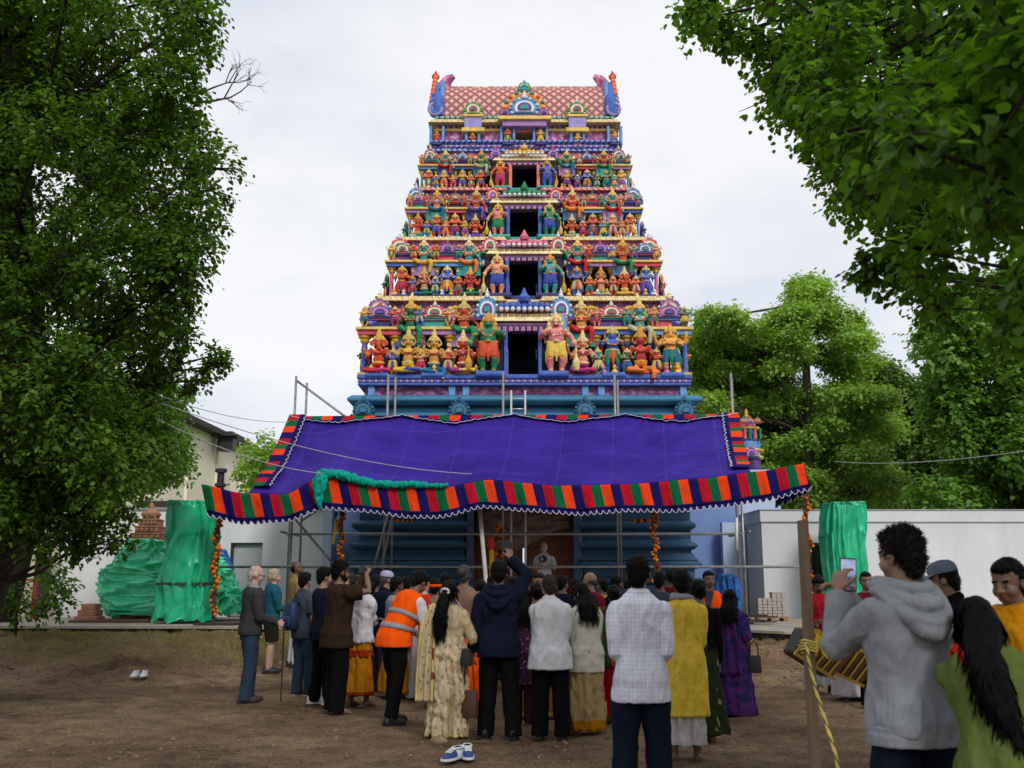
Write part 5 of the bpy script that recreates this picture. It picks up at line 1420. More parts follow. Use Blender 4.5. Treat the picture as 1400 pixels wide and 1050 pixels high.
    m.lathe((xc, Yf + .06, oz1 + hc * .7), [(.12 * h / 2, 0), (.15 * h / 2, hc * .1), (.07 * h / 2, hc * .2), (.02, hc * .34)], 0, 10)
    m.build('crest', [PT[pal['ctr'] if pal['ctr'] in PT else 'gold'], PT['white']], gop, 50)

# ---------------- top: wall, cornices, barrel roof
Y5 = 29.7
zA, zB, zC, zD = (at(CX, y, Y5).z for y in (207, 181, 168, 164))
hl, hr = at(CX - 124, 190, Y5).x, at(CX + 124, 190, Y5).x
xc = at(CX, 190, Y5).x
band('moulding', PB['lilac'], hl - .10, hr + .10, Y5 - .25, zA - .05, zA + .12, 2.6, 'roll')
band('moulding', PB['blue'], hl - .04, hr + .04, Y5 - .32, zA + .13, zA + .24, 2.6, 'roll')
ox0, ox1 = at(702, 190, Y5).x, at(735, 190, Y5).x
oz0, oz1 = at(CX, 195, Y5).z, at(CX, 183, Y5).z
for a, b in ((hl + .1, ox0), (ox1, hr - .1)):
    band('frieze_panel', FRIEZE2, a, b, Y5, zA + .243, zB + .0, 2.0, 'box', .01)
m = MB(); m.bx(ox0 + .004, ox1 - .004, Y5 + 1.2, Y5 + 1.25, oz0 - .1, zB); m.build('opening', DARKIN, gop)
band('lintel', PT['salmon'], ox0 - .25, ox1 + .25, Y5 - .12, oz1 + .003, oz1 + .1, .1, 'box')
band('moulding', PT['yellow'], hl + .02, hr - .02, Y5 - .10, zB + .003, zB + .09, 2.2, 'box')
band('moulding', PB['purple'], hl + .08, hr - .08, Y5 - .04, zB + .093, zB + .20, 2.1, 'box')
band('moulding', PB['yellow'], hl - .06, hr + .06, Y5 - .22, zB + .203, zC + .02, 2.4, 'slope')
zr0 = zC + .023; zr1 = at(CX, 125, Y5 + .9).z
k = 16; Rw = 1.0
prof = []
for j in range(k + 1):
    t = PI * j / k
    c, s_ = math.cos(t), math.sin(t)
    prof.append((Y5 + .95 - (Rw * 1.02) * math.copysign(abs(c) ** .8, c), zr0 + .13 + (zr1 - zr0 - .13) * abs(s_) ** .75))
# diamond tile material
def roof_mat():
    n = NT('roof_diamond_tiles'); vec = n.coord((1, 1, 1))
    sx = n.node('ShaderNodeSeparateXYZ'); n.link(vec, sx.inputs[0])
    arcv = n.node('ShaderNodeAttribute'); arcv.attribute_name = 'along'
    u = n.math('MULTIPLY', sx.outputs[0], 1 / .30); v = n.math('MULTIPLY', arcv.outputs['Fac'], 1 / .30)
    a = n.math('FRACT', n.math('ADD', u, v)); b = n.math('FRACT', n.math('ADD', n.math('SUBTRACT', u, v), 50.0))
    da = n.math('ABSOLUTE', n.math('SUBTRACT', a, .5)); db = n.math('ABSOLUTE', n.math('SUBTRACT', b, .5))
    mx = n.math('MAXIMUM', da, db)
    n.link(n.ramp(mx, [(0, srgb(236, 190, 164)), (.26, srgb(212, 144, 124)), (.37, srgb(150, 88, 90)), (.5, srgb(116, 66, 76))]), n.b.inputs['Base Color'])
    n.b.inputs['Roughness'].default_value = .5
    n.bump(n.math('SUBTRACT', .5, mx), .9, .05)
    return n.m
m = MB(); xs = [hl + .25 + (hr - hl - .5) * i / 8 for i in range(9)]
m.rings([[V((x, y, z)) for y, z in prof] for x in xs], 0)
ro = m.build('barrel_roof', roof_mat(), gop, 60, normals=True)
al = ro.data.attributes.new('along', 'FLOAT', 'POINT'); acc = [0.0]
for a, b in zip(prof, prof[1:]): acc.append(acc[-1] + math.dist(a, b))
al.data.foreach_set('value', [acc[i % len(prof)] for i in range(len(ro.data.vertices))])
band('moulding', PB['teal'], hl + .12, hr - .12, Y5 - .12, zr0 + .002, zr0 + .15, 2.2, 'roll')
m = MB(); m.bx(hl + .3, hr - .3, Y5 + .72, Y5 + 1.15, zr1 - .02, zr1 + .10); m.build('ridge', FRIEZE3, gop, 40, .03)
# horned gable ends
for sx, xe in ((-1, hl + .25), (1, hr - .25)):
    def pp(px, py): q = at(px, py, Y5 + .3); return q
    g = MB(); yc = Y5 + .45
    # blue scroll arms (front side) seen edge on
    zz = lambda py: at(CX, py, yc).z
    def gx(dx): return xe + sx * dx
    g.tube([(gx(.10), yc - .45, zz(168)), (gx(.14), yc - .5, zz(150)), (gx(.10), yc - .3, zz(138)), (gx(.16), yc, zz(120)), (gx(.2), yc + .1, zz(112))], [.20, .23, .16, .11, .06], 0, n=12)
    for q in range(5):
        g.ell((gx(.26 + .04 * math.sin(q)), yc - .55 + .06 * q, zz(166 - 7 * q)), (.13, .14, .12), 1 if q % 2 else 0, 10, 7)
    g.tube(arc((gx(.20), yc - .62, zz(161)), .20, .5, PI * 2.1, 14), .055, 1, n=7)
    g.build('gable_scroll', [PT['blue'], PT['lilac']], gop, 50)
    f_ = MB()
    for q in range(8): f_.ell((gx(.34 - .02 * q * .5), yc - .25 + .05 * q, zz(150 - 6.4 * q)), (.13 - .006 * q, .12, .13), 0, 10, 7)
    f_.lathe((gx(.27), yc + .15, zz(104)), [(.12, 0), (.13, .08), (.06, .16), (.02, .26)], 1, 10)
    f_.build('flame_edge', [PT['orange'], PT['red']], gop, 50)
    hn = MB()
    hn.tube([(gx(-.66), yc + .5, zz(125)), (gx(-.30), yc + .45, zz(122.5)), (gx(-.06), yc + .35, zz(117)), (gx(-.03), yc + .3, zz(109)), (gx(-.14), yc + .3, zz(103)), (gx(-.32), yc + .3, zz(98))], [.14, .20, .24, .22, .17, .09], 0, n=10, flat=.8)
    hn.ell((gx(-.02), yc + .28, zz(106)), (.12, .12, .12), 0)
    hn.build('horn', FRIEZE2, gop, 50)
    m = MB(); m.bx(xe - .06, xe + .06, Y5 - .02, Y5 + 1.9, zr0 + .16, zr1 - .1); m.build('gable_wall', PT['skyblue'], gop, 40, .02)
# arches on the roof
for px, w_, h_, k_ in ((717, 62, 58, 'gold'), (647, 30, 27, 'green'), (789, 30, 27, 'green')):
    p = at(px, 162, Y5 - .2)
    if px == 717:
        place(ARCHES['gold'], 'arch_ornament', gop, (p.x, Y5 - .25, p.z + .02), 0, (1.42, 1.3, 1.22)); place(ARCHES['teal'], 'arch_ornament', gop, (p.x, Y5 - .42, p.z + .02), 0, (1.02, .9, .80)); [place(ARCHES['blue'], 'arch_ornament', gop, (p.x + q * .62, Y5 - .46, p.z - .02), 0, (.34, .7, .30)) for q in (-1, 1)]
        place(ARCHES['green'], 'arch_ornament', gop, (p.x, Y5 - .1, p.z + 1.02), 0, (.42, .8, .40))
        m = MB(); m.bx(p.x - .85, p.x + .85, Y5 - .5, Y5, p.z - .16, p.z - .04, 0); m.bx(p.x - .7, p.x + .7, Y5 - .42, Y5, p.z - .36, p.z - .163, 1); m.build('dormer_base', [PT['yellow'], PT['mauve']], gop, 40, .015)
    else:
        place(ARCHES[k_], 'arch_ornament', gop, (p.x, Y5 - .2, p.z + .12), 0, (.64, 1.0, .60))
        m = MB(); m.bx(p.x - .34, p.x + .34, Y5 - .36, Y5, p.z - .0, p.z + .08, 0); m.bx(p.x - .28, p.x + .28, Y5 - .32, Y5, p.z - .36, p.z - .003, 1)
        m.bx(p.x - .36, p.x + .36, Y5 - .34, Y5 + .1, p.z - .50, p.z - .363, 0); m.build('dormer_base', [PT['yellow'], PT['lilac']], gop, 40, .015)
for px, hp in ((646, 24), (694, 24), (739, 24), (790, 24), (597, 20), (841, 20)):
    p = at(px, 203 if px in (646, 790) else 197, Y5 - .25)
    m = MB(); m.bx(p.x - .17, p.x + .17, Y5 - .45, Y5 - .05, p.z - .1, p.z - .01, 0)
    for sx in (-1, 1): m.bx(p.x + sx * .20 - .04, p.x + sx * .20 + .04, Y5 - .25, Y5 - .01, p.z, p.z + .62, 1)
    m.build('niche', [PT['navy'], PT['skyblue']], gop, 40, .01)
    statue('stand', (p.x, Y5 - .28, p.z - .01), hp / FOC * Y5, random.choice([0, 4, 6]))

# ---------------- base storey
Yb = 26.9
zF = .60
zL = at(CX, 512, Yb).z - .13
bl, br = at(CX - 224, 525, Yb).x, at(CX + 224, 525, Yb).x
z540 = at(CX, 541, Yb).z
band('moulding', PT['blue'], bl - .06, br + .06, Yb - .14, zL - .20, zL - .13 + .004, 5.4, 'box', .02)
band('frieze_panel', FRIEZE, bl + .12, br - .12, Yb + .02, z540, zL - .203, 5.2, 'box', .01)
for px in (508, 618, 637, 800, 822, 934):
    x = at(px, 532, Yb).x; m = MB(); m.bx(x - .09, x + .09, Yb - .06, Yb + .3, z540 + .002, zL - .205); m.build('pilaster', PT['skyblue'], gop, 40, .01)
w0l, w0r = at(482, 560, Yb).x, at(953, 560, Yb).x
zcur = z540
seq = [('roll', .26, .10, BASEB), ('box', .10, -.12, BASED), ('cove', .22, .0, BASEB), ('roll', .42, .12, BASEB), ('box', .14, -.05, BASED), ('slope', .24, .02, BASEB), ('box', .5, -.15, BASEB)]
for pr, hh, off, mt in seq:
    band('base_moulding', mt, w0l - off + .1, w0r + off - .1, Yb - off, zcur - hh, zcur - .003, 5.4, pr, .015); zcur -= hh
for px in (497, 628, 800, 937):
    p = at(px, 571, Yb - .3)
    place(ARCH_BASE, 'arch_ornament', gop, (p.x, Yb - .36, p.z), 0, (.62, 1.2, .62))
# lower blue mouldings either side of the doorway
zd = zcur
dl, dr = at(646, 750, Yb).x, at(786, 750, Yb).x
zs = [(at(CX, y, Yb).z) for y in (700, 712, 726, 738, 741, 752, 757, 766, 778, 790, 800)]
prof_ = [('box', .0, BASED), ('roll', .05, BASED), ('box', -.02, BASED), ('box', .04, BASEB), ('roll', .10, BASED), ('box', .02, BASED), ('slope', .10, BASED), ('roll', .18, BASED), ('box', .12, BASED), ('roll', .26, BASED)]
for a, b in ((at(486, 750, Yb).x, dl - .12), (dr + .12, at(946, 750, Yb).x)):
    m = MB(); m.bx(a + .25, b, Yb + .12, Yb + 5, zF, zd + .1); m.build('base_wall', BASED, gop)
    for q, (pr, off, mt) in enumerate(prof_):
        xa = a - off if a < 0 else a; xb = b if a < 0 else b + off
        band('base_moulding', mt, xa + .1, xb - .1, Yb - .1 - off, zs[q + 1] + .002, zs[q], 3.0, pr, .012)
    band('base_moulding', BASED, a - .3 if a < 0 else a, b if a < 0 else b + .3, Yb - .5, zF + .002, zs[-1], 3.4, 'box', .03)
    m = MB()
    nt_ = 46
    for i in range(nt_):
        x = a + .2 + (b - a - .4) * (i + .5) / nt_
        m.box((x, Yb - .22, zs[4] - .02), ((b - a) / nt_ * .6, .07, .06))
    m.build('dentil_row', BASEB, gop)
    x = b + .06 if a < 0 else a - .06
    m = MB(); m.bx(x - .09, x + .09, Yb - .2, Yb + .6, zF + .003, zd); m.build('door_jamb', PT['slate'], gop, 40, .01)
m = MB(); m.bx(dl - .05, dr + .05, Yb - .1, Yb + .8, at(CX, 694, Yb).z, zd); m.build('lintel', BASED, gop, 40, .02)
WOODD = plain('door_wood', srgb(128, 74, 48), .5, .3, 4, .5, .03, stretch=(1, 1, .2))
dm = MB(); zt_ = at(CX, 694, Yb).z
for i in range(2):
    x0 = dl + (dr - dl) * .5 * i + .02; x1 = dl + (dr - dl) * .5 * (i + 1) - .02
    dm.bx(x0, x1, Yb + .5, Yb + .6, zF, zt_)
    for r in range(4):
        for c_ in range(2):
            xx0 = x0 + (x1 - x0) * (.08 + .46 * c_); zz0 = zF + .1 + (zt_ - zF) * .24 * r
            dm.bx(xx0, xx0 + (x1 - x0) * .38, Yb + .46, Yb + .498, zz0, zz0 + (zt_ - zF) * .19)
            dm.ell((xx0 + (x1 - x0) * .19, Yb + .45, zz0 + (zt_ - zF) * .095), (.12, .04, .12), 0, 8, 6)
dm.build('door', WOODD, gop, 40, .008)
# crumpled clear sheet pinned across the top of the doorway
def plastic(name, rgb, alpha_rough=.25, tr=.0):
    n = NT(name); vec = n.coord()
    n.link(n.ramp(n.noise(vec, 4, 5), [(.3, tuple(x * .75 for x in rgb)), (.7, tuple(min(1, x * 1.15) for x in rgb))]), n.b.inputs['Base Color'])
    n.b.inputs['Roughness'].default_value = alpha_rough
    n.b.inputs['Specular IOR Level'].default_value = .6
    n.bump(n.noise(n.coord((1, 1, .4), rot=(.2, .3, .1)), 5, 3, .5), .5, .06)
    return n.m
PSHEET = plastic('plastic_brown', srgb(134, 108, 90))
g = []
for i in range(14):
    row = []
    for j in range(40):
        u = j / 39; t = i / 13
        x = dl + .1 + (dr - dl - .2) * u
        z = zt_ - .02 - t * (.75 + .25 * math.sin(u * 5)) - .15 * math.sin(PI * u) * t
        row.append((x, Yb + .2 + .12 * noise.noise(V((u * 9 + t * 3, t * 7, 0))) + .06 * noise.noise(V((u * 22, t * 20, 4))), z))
    g.append(row)
m = MB(); m.sheet(g); tag(m.build('plastic_sheet', PSHEET, None, True, thick=.006), 'crumpled brown plastic sheet hanging across the top of the temple doorway', 'plastic sheet')
random.seed(102)
# ================================================================== GROUND
def axis(lo, hi, fine_lo, fine_hi, step, grow=1.25):
    xs = list(np.arange(fine_lo, fine_hi + 1e-6, step))
    d = step; x = fine_lo
    while x > lo: d *= grow; x -= d; xs.insert(0, x)
    d = step; x = fine_hi
    while x < hi: d *= grow; x += d; xs.append(x)
    return xs
gx_ = axis(-400, 400, -12, 9, .075); gy_ = axis(-60, 500, 5.5, 21.5, .075)
def gheight(x, y):
    z = ground_z(x, y)
    if -16 < x < 14 and 0 < y < 24:
        z += .035 * noise.noise(V((x * .8, y * .8, 0))) + .022 * noise.noise(V((x * 2.6, y * 3.4, 2)))
        r = noise.noise(V((x * 7, y * 9, 5)))
        z += .014 * (r if r < 0 else r * 1.6) + .008 * noise.noise(V((x * 19, y * 19, 7)))
        bank = min(1, max(0, (y - 14.5) / 3)) * (1 if x > 2 else .75 if x < -4.5 else .3)
        z += bank * .20 * noise.noise(V((x * 2.2, y * 3.2, 9)))
    return z
nx, ny = len(gx_), len(gy_)
gv = [(x, y, gheight(x, y)) for y in gy_ for x in gx_]
gf = [(j * nx + i, j * nx + i + 1, (j + 1) * nx + i + 1, (j + 1) * nx + i) for j in range(ny - 1) for i in range(nx - 1)]
def dirt():
    n = NT('soil'); vec = n.coord()
    big = n.noise(vec, .55, 6, .6); med = n.noise(vec, 3.2, 8, .7); fine = n.noise(n.coord((1, 1.6, 1)), 26, 6, .7)
    c = n.ramp(big, [(.32, srgb(106, 84, 64)), (.5, srgb(138, 114, 90)), (.68, srgb(168, 144, 116))])
    c = n.mix(1.0, c, n.ramp(med, [(.30, (.34, .33, .32)), (.46, (.82, .82, .82)), (.66, (1.22, 1.18, 1.10))]), 'MULTIPLY')
    c = n.mix(1.0, c, n.ramp(fine, [(.34, (.40, .38, .36)), (.52, (1, 1, 1)), (.68, (1.40, 1.35, 1.25))]), 'MULTIPLY')
    v = n.node('ShaderNodeTexVoronoi'); v.inputs['Scale'].default_value = 9.0; v.inputs['Randomness'].default_value = 1
    n.link(vec, v.inputs['Vector'])
    spk = n.ramp(v.outputs['Distance'], [(.05, (1, 1, 1)), (.085, (0, 0, 0))])
    sel = n.ramp(n.noise(vec, 2.3, 2), [(.55, (0, 0, 0)), (.6, (1, 1, 1))])
    c = n.mix(n.mix(1.0, spk, sel, 'MULTIPLY'), c, srgb(158, 142, 116))
    sx = n.node('ShaderNodeSeparateXYZ'); n.link(vec, sx.inputs[0])
    gm = n.math('MULTIPLY', n.math('LESS_THAN', sx.outputs[0], -3.6), n.math('GREATER_THAN', n.math('ADD', sx.outputs[1], n.math('MULTIPLY', med, 3.0)), 18.6))
    c = n.mix(n.math('MULTIPLY', gm, .45), c, srgb(112, 102, 58))
    n.link(c, n.b.inputs['Base Color'])
    n.b.inputs['Roughness'].default_value = .95; n.b.inputs['Specular IOR Level'].default_value = .15
    n.bump(n.math('ADD', n.math('MULTIPLY', fine, .5), med),  1.0, .12)
    return n.m
me = bpy.data.meshes.new('ground'); me.from_pydata(gv, [], gf); me.materials.append(dirt())
me.polygons.foreach_set('use_smooth', [True] * len(me.polygons))
gr = bpy.data.objects.new('ground', me); col.objects.link(gr); tag(gr, kind='structure')

def leaf_mesh(name, mat, P0, D, N, L, W):
    """numpy arrays: base points, directions, normals, lengths, widths -> folded leaf blades of two quads"""
    n = len(P0)
    S = np.cross(D, N); S /= np.linalg.norm(S, axis=1)[:, None] + 1e-9
    L_ = L[:, None]; W_2 = W[:, None]
    v = np.empty((n, 6, 3))
    v[:, 0] = P0
    v[:, 1] = P0 + D * L_ * .35 + S * W_2 * .5 + N * W_2 * .12
    v[:, 2] = P0 + D * L_ * .72 + S * W_2 * .36 + N * W_2 * .08 - N * L_ * .04
    v[:, 3] = P0 + D * L_ - N * L_ * .12
    v[:, 4] = P0 + D * L_ * .72 - S * W_2 * .36 + N * W_2 * .08 - N * L_ * .04
    v[:, 5] = P0 + D * L_ * .35 - S * W_2 * .5 + N * W_2 * .12
    me = bpy.data.meshes.new(name)
    me.vertices.add(n * 6); me.vertices.foreach_set('co', v.reshape(-1))
    f = (np.arange(n)[:, None, None] * 6 + np.array([[0, 1, 2, 3], [3, 4, 5, 0]])[None]).reshape(-1)
    me.loops.add(n * 8); me.loops.foreach_set('vertex_index', f.astype(np.int32))
    me.polygons.add(n * 2); me.polygons.foreach_set('loop_start', np.arange(n * 2, dtype=np.int32) * 4)
    me.update(calc_edges=True); me.materials.append(mat)
    return me

def leafmat(name, lo, hi, trans=.35, gloss=.35, scale=.5):
    n = NT(name)
    g = n.node('ShaderNodeNewGeometry')
    r = g.outputs['Random Per Island']
    big = n.noise(n.coord((1, 1, 1)), scale, 3)
    a = n.math('ADD', n.math('MULTIPLY', r, .55), n.math('MULTIPLY', big, .6))
    c = n.ramp(a, [(.2, lo), (.62, tuple((x + y) / 2 for x, y in zip(lo, hi))), (.95, hi)])
    n.link(c, n.b.inputs['Base Color']); n.b.inputs['Roughness'].default_value = .42; n.b.inputs['Specular IOR Level'].default_value = gloss
    tr = n.node('ShaderNodeBsdfTranslucent'); n.link(n.mix(1.0, c, (1.25, 1.35, .5), 'MULTIPLY'), tr.inputs['Color'])
    mx = n.node('ShaderNodeMixShader'); mx.inputs[0].default_value = trans
    n.link(n.b.outputs[0], mx.inputs[1]); n.link(tr.outputs[0], mx.inputs[2]); n.link(mx.outputs[0], n.out.inputs['Surface'])
    return n.m
rng = np.random.default_rng(5)
def unit(a): return a / (np.linalg.norm(a, axis=1)[:, None] + 1e-9)

# grass
GRASS = leafmat('grass_blades', srgb(84, 88, 44), srgb(170, 156, 88), .25, .2, .9)
def grass(name, n, fx, hmin, hmax):
    P0 = np.array([fx() for _ in range(n)])
    D = unit(np.stack([rng.normal(0, .4, n), rng.normal(0, .4, n), np.ones(n)], 1)); N = unit(np.stack([rng.normal(0, 1, n), rng.normal(0, 1, n) - .6, rng.normal(0, .2, n)], 1))
    L = rng.uniform(hmin, hmax, n); W = rng.uniform(.006, .014, n)
    o = bpy.data.objects.new(name, leaf_mesh(name, GRASS, P0, D, N, L, W)); col.objects.link(o); tag(o, kind='stuff'); return o
def gp():
    while True:
        x = random.uniform(-13, -3.6); y = random.uniform(16.2, 21.6 + .1)
        yy = y + (x + 13) * -.12
        dens = (yy - 18.0) / 4 + 1.1 * noise.noise(V((x * .9, y * .9, 3))) + .3 * noise.noise(V((x * 4, y * 4, 1)))
        if random.random() < dens and y < 21.55 - .12 * (x + 6): return (x, y, gheight(x, y) - .01)
grass('grass', 8000, gp, .03, .10)
def gp2():
    a = random.random()
    if a < .5: x = random.gauss(-4.6, .35); y = random.gauss(18.4, .5)
    else: x = random.uniform(-3.5, 5); y = random.gauss(19.0, .6)
    return (x, min(y, 20.0), gheight(x, min(y, 20)) - .01)
grass('grass', 1600, gp2, .05, .16)
# pebbles and clods
STONE = plain('stone_grey', srgb(124, 106, 86), .9, .35, 9, .5)
m = MB()
for i in range(380):
    y = 5.8 + 12 * random.random() ** 1.2; x = random.uniform(-.62, .62) * y
    r = random.choice([.006, .008, .01, .012, .016, .022]) * random.uniform(.7, 1.5)
    m.ell((x, y, gheight(x, y) + r * .2), (r * random.uniform(.8, 1.6), r, r * random.uniform(.5, .9)), 0, 6, 4, Matrix.Rotation(random.random() * 3, 3, 'Z'))
tag(m.build('pebbles', STONE, None, True), kind='stuff')
CLOD = plain('soil_clod', srgb(118, 96, 74), .95, .3, 9, .5)
m = MB()
for i in range(520):
    x = random.uniform(1.2, 9) if random.random() < .6 else random.uniform(-9, 2); y = random.uniform(15.2, 19.0)
    r = random.uniform(.012, .036)
    m.ell((x, y, gheight(x, y) + r * .2), (r * random.uniform(.8, 1.6), r, r * random.uniform(.5, .9)), 0, 7, 5, Matrix.Rotation(random.random() * 3, 3, 'Z'))
tag(m.build('soil_clods', CLOD, None, True), kind='stuff')
m = MB()
for i in range(2600):
    y = 5.6 + 9.5 * random.random() ** 1.3; x = random.uniform(-.58, .58) * y
    r = random.choice([.004, .005, .006, .008, .011, .015]) * random.uniform(.7, 1.5)
    m.ell((x, y, gheight(x, y) + r * .15), (r * random.uniform(.8, 1.7), r, r * random.uniform(.5, .9)), 0, 5, 4, Matrix.Rotation(random.random() * 3, 3, 'Z'))
tag(m.build('soil_crumbs', CLOD, None, 20), kind='stuff')
def stone(p, r, label):
    m = MB(); m.ell(p, r, 0, 12, 8)
    for v in m.v: v += V((noise.noise(v * 30), noise.noise(v * 30 + V((9, 0, 0))), noise.noise(v * 30 + V((0, 9, 0))))) * .02
    tag(m.build('stone', STONE, None, 30), label, 'stone')
p = at(600, 1010, 10.1); stone((p.x, 10.1, .03), (.09, .06, .045), 'grey brown stone beside the hem of the cream sari')

# ================================================================== PLATFORM, WALLS
CONC = plain('concrete', srgb(150, 142, 130), .9, .2, 1.6, .4, .02); CONC_SHADED = plain('concrete_dark', srgb(70, 66, 62), .9, .25, 2, .4, .02)  # second concrete carries the shadow under the platform lip in its colour
m = MB()
fl = [(-30, 22.6), (-7, 21.75), (4.5, 20.5), (5.2, 19.55), (30, 19.3)]
top = [V((x, y, .60)) for x, y in fl] + [V((30, 60, .60)), V((-30, 60, .60))]
b = len(m.v); m.add(top, [tuple(range(len(top)))], 0)
for a, c in zip(fl, fl[1:]):
    m.add([V((a[0], a[1], .60)), V((c[0], c[1], .60)), V((c[0], c[1], .55)), V((a[0], a[1], .55))], [(0, 1, 2, 3)], 0)
    m.add([V((a[0], a[1] + .22, .55)), V((c[0], c[1] + .22, .55)), V((c[0], c[1] + .22, -.1)), V((a[0], a[1] + .22, -.1))], [(0, 1, 2, 3)], 1)
    m.add([V((a[0], a[1], .55)), V((c[0], c[1], .55)), V((c[0], c[1] + .22, .55)), V((a[0], a[1] + .22, .55))], [(0, 1, 2, 3)], 1)
tag(m.build('platform', [CONC, CONC_SHADED]), kind='structure')

def wallmat(name, rgb, streak=.12):
    n = NT(name); vec = n.coord((1, 1, .25))
    f = n.noise(vec, 1.4, 6, .65); g = n.noise(n.coord(), .5, 3)
    c = n.ramp(f, [(.3, tuple(x * (1 - streak) for x in rgb)), (.65, rgb)])
    c = n.mix(1.0, c, n.ramp(g, [(.3, (.90, .90, .91)), (.7, (1, 1, 1))]), 'MULTIPLY')
    sx = n.node('ShaderNodeSeparateXYZ'); n.link(n.coord(), sx.inputs[0])
    st = n.noise(n.coord((3.5, 3.5, .12)), 1.0, 4, .6)
    foot = n.math('ADD', n.math('MULTIPLY', sx.outputs[2], -1.4), n.math('MULTIPLY', f, 2.6))
    c = n.mix(n.math('MULTIPLY', n.ramp(foot, [(.0, (0, 0, 0)), (.7, (1, 1, 1))]), .35), c, tuple(x * .62 for x in rgb))
    c = n.mix(n.ramp(st, [(.56, (0, 0, 0)), (.75, (.22, .22, .22))]), c, tuple(x * .55 for x in rgb))
    n.link(c, n.b.inputs['Base Color']); n.b.inputs['Roughness'].default_value = .85
    n.bump(n.noise(n.coord(), 90, 3), .25, .005)
    return n.m
WHITEW = wallmat('render_white', (.68, .675, .70)); BLUEW = wallmat('render_blue', srgb(124, 152, 205), .08); PALEBLUE = wallmat('render_pale_blue', srgb(190, 206, 232), .06); CREAMW = wallmat('render_cream', srgb(250, 243, 218), .06)
DOORG = plain('door_grey', srgb(168, 172, 174), .6, .05, bump=.05); FRAMEG = plain('frame_dark', srgb(46, 44, 44), .5, .1); ROOFG = plain('roof_felt', srgb(62, 58, 54), .9, .25, 2, .4); GLASSW = plain('window_dark', srgb(22, 26, 30), .1, .1, bump=0, spec=.8)
# right annexe
rb = empty('white_annexe', (0, 0, 0)); tag(rb, 'long low white rendered building with flat roof right of the temple', 'building')
Ya = 27.0
xL = at(1043, 760, Ya).x; zt_ = at(1100, 698, Ya).z; zc = at(1100, 714, Ya).z
wd0, wd1 = at(1108, 800, Ya).x, at(1152, 800, Ya).x; wz = at(1100, 742, Ya).z
m = MB()
m.bx(xL, wd0, Ya, Ya + .3, .6, zc); m.bx(wd1, 26, Ya, Ya + .3, .6, zc); m.bx(wd0, wd1, Ya, Ya + .3, wz, zc)
m.bx(xL, xL + .3, Ya + .301, Ya + 3.4, .6, zc)
m.build('wall', WHITEW, rb)
m = MB(); m.bx(xL - .04, 26.04, Ya - .05, Ya + 3.5, zc + .002, zt_); m.build('parapet', WHITEW, rb, 40, .015)
m = MB(); m.bx(xL - .06, 26.06, Ya - .07, Ya + 3.6, zt_ + .002, zt_ + .03); m.build('coping', plain('zinc', srgb(150, 152, 156), .4, .1), rb)
m = MB(); m.bx(wd0 + .003, wd1 - .003, Ya + .2, Ya + .24, .6, wz); f_ = m.build('doorway', GLASSW, rb)
m = MB()
for x in (wd0 + .04, (wd0 + wd1) / 2 + .1, wd1 - .04): m.bx(x - .05, x + .05, Ya - .02, Ya + .19, .6, wz - .003)
m.bx(wd0, wd1, Ya - .02, Ya + .19, wz - .08, wz - .0031); m.build('door_frame', FRAMEG, rb, 0, .005)
m = MB(); m.bx((wd0 + wd1) / 2 + .2, wd1 - .1, Ya + .02, Ya + .1, .62, wz - .1); m.build('door_leaf', FRAMEG, rb, 0, .01)
# pale blue link wall and blue hall wall
hb = empty('temple_hall', (0, 0, 0)); tag(hb, 'light blue hall walls standing behind and beside the temple tower', 'building')
m = MB(); m.bx(at(950, 760, 29.4).x - 1.6, xL - .02, 29.4, 29.8, .6, zc + 1.1); m.build('wall', BLUEW, hb); m = MB(); m.bx(at(450, 760, 28.4).x, -3.6, 28.4, 28.8, .6, zc + 1.0); m.build('wall', BLUEW, hb)
m = MB(); m.bx(at(440, 760, 27.2).x, at(470, 760, 27.2).x - .35, 27.2, 27.5, .6, zc + .5); m.build('pilaster_wall', PALEBLUE, hb); m = MB(); m.bx(xL - .68, xL - .03, 28.8, 29.1, .6, zc + .1); m.build('pilaster_wall', PALEBLUE, hb)
# strip lights under the roof edge (unlit tubes)
# left annexe
lb = empty('white_outbuilding', (0, 0, 0)); tag(lb, 'low white outbuilding with grey metal door behind the green tarpaulins', 'building')
Yl = 27.3
lx0, lx1 = at(78, 790, Yl).x, at(448, 790, Yl).x
d0, d1 = at(313, 790, Yl).x, at(357, 790, Yl).x; dz = at(330, 742, Yl).z; lz = at(300, 697, Yl).z
m = MB(); m.bx(lx0, d0, Yl, Yl + .3, .6, lz); m.bx(d1, lx1, Yl, Yl + .3, .6, lz); m.bx(d0, d1, Yl, Yl + .3, dz, lz); m.bx(lx0, lx0 + .3, Yl + .301, Yl + 5, .6, lz); m.build('wall', wallmat('render_bright_white', (.80, .80, .82)), lb)
m = MB(); m.bx(d0 + .06, d1 - .003, Yl + .12, Yl + .17, .62, dz - .04); dd_ = m.build('door', DOORG, lb, 0, .004)
m = MB(); m.bx(d0 + .003, d0 + .055, Yl + .02, Yl + .25, .6, dz - .003); m.bx(d0 + .056, d1 - .004, Yl + .02, Yl + .25, dz - .038, dz - .003); m.build('door_frame', FRAMEG, lb)
m = MB(); m.bx(d1 - .14, d1 - .06, Yl + .08, Yl + .115, 1.5, 1.56); m.build('handle', FRAMEG, dd_, 0, .005)
m = MB(); m.bx(lx0 - .05, lx1 + .05, Yl - .06, Yl + 5.1, lz + .002, lz + .06); m.build('roof_edge', plain('zinc_edge', srgb(150, 152, 156), .5, .1), lb)
m = MB(); zz = lz + .062
a0, a1 = at(165, 690, Yl).x, at(285, 690, Yl).x
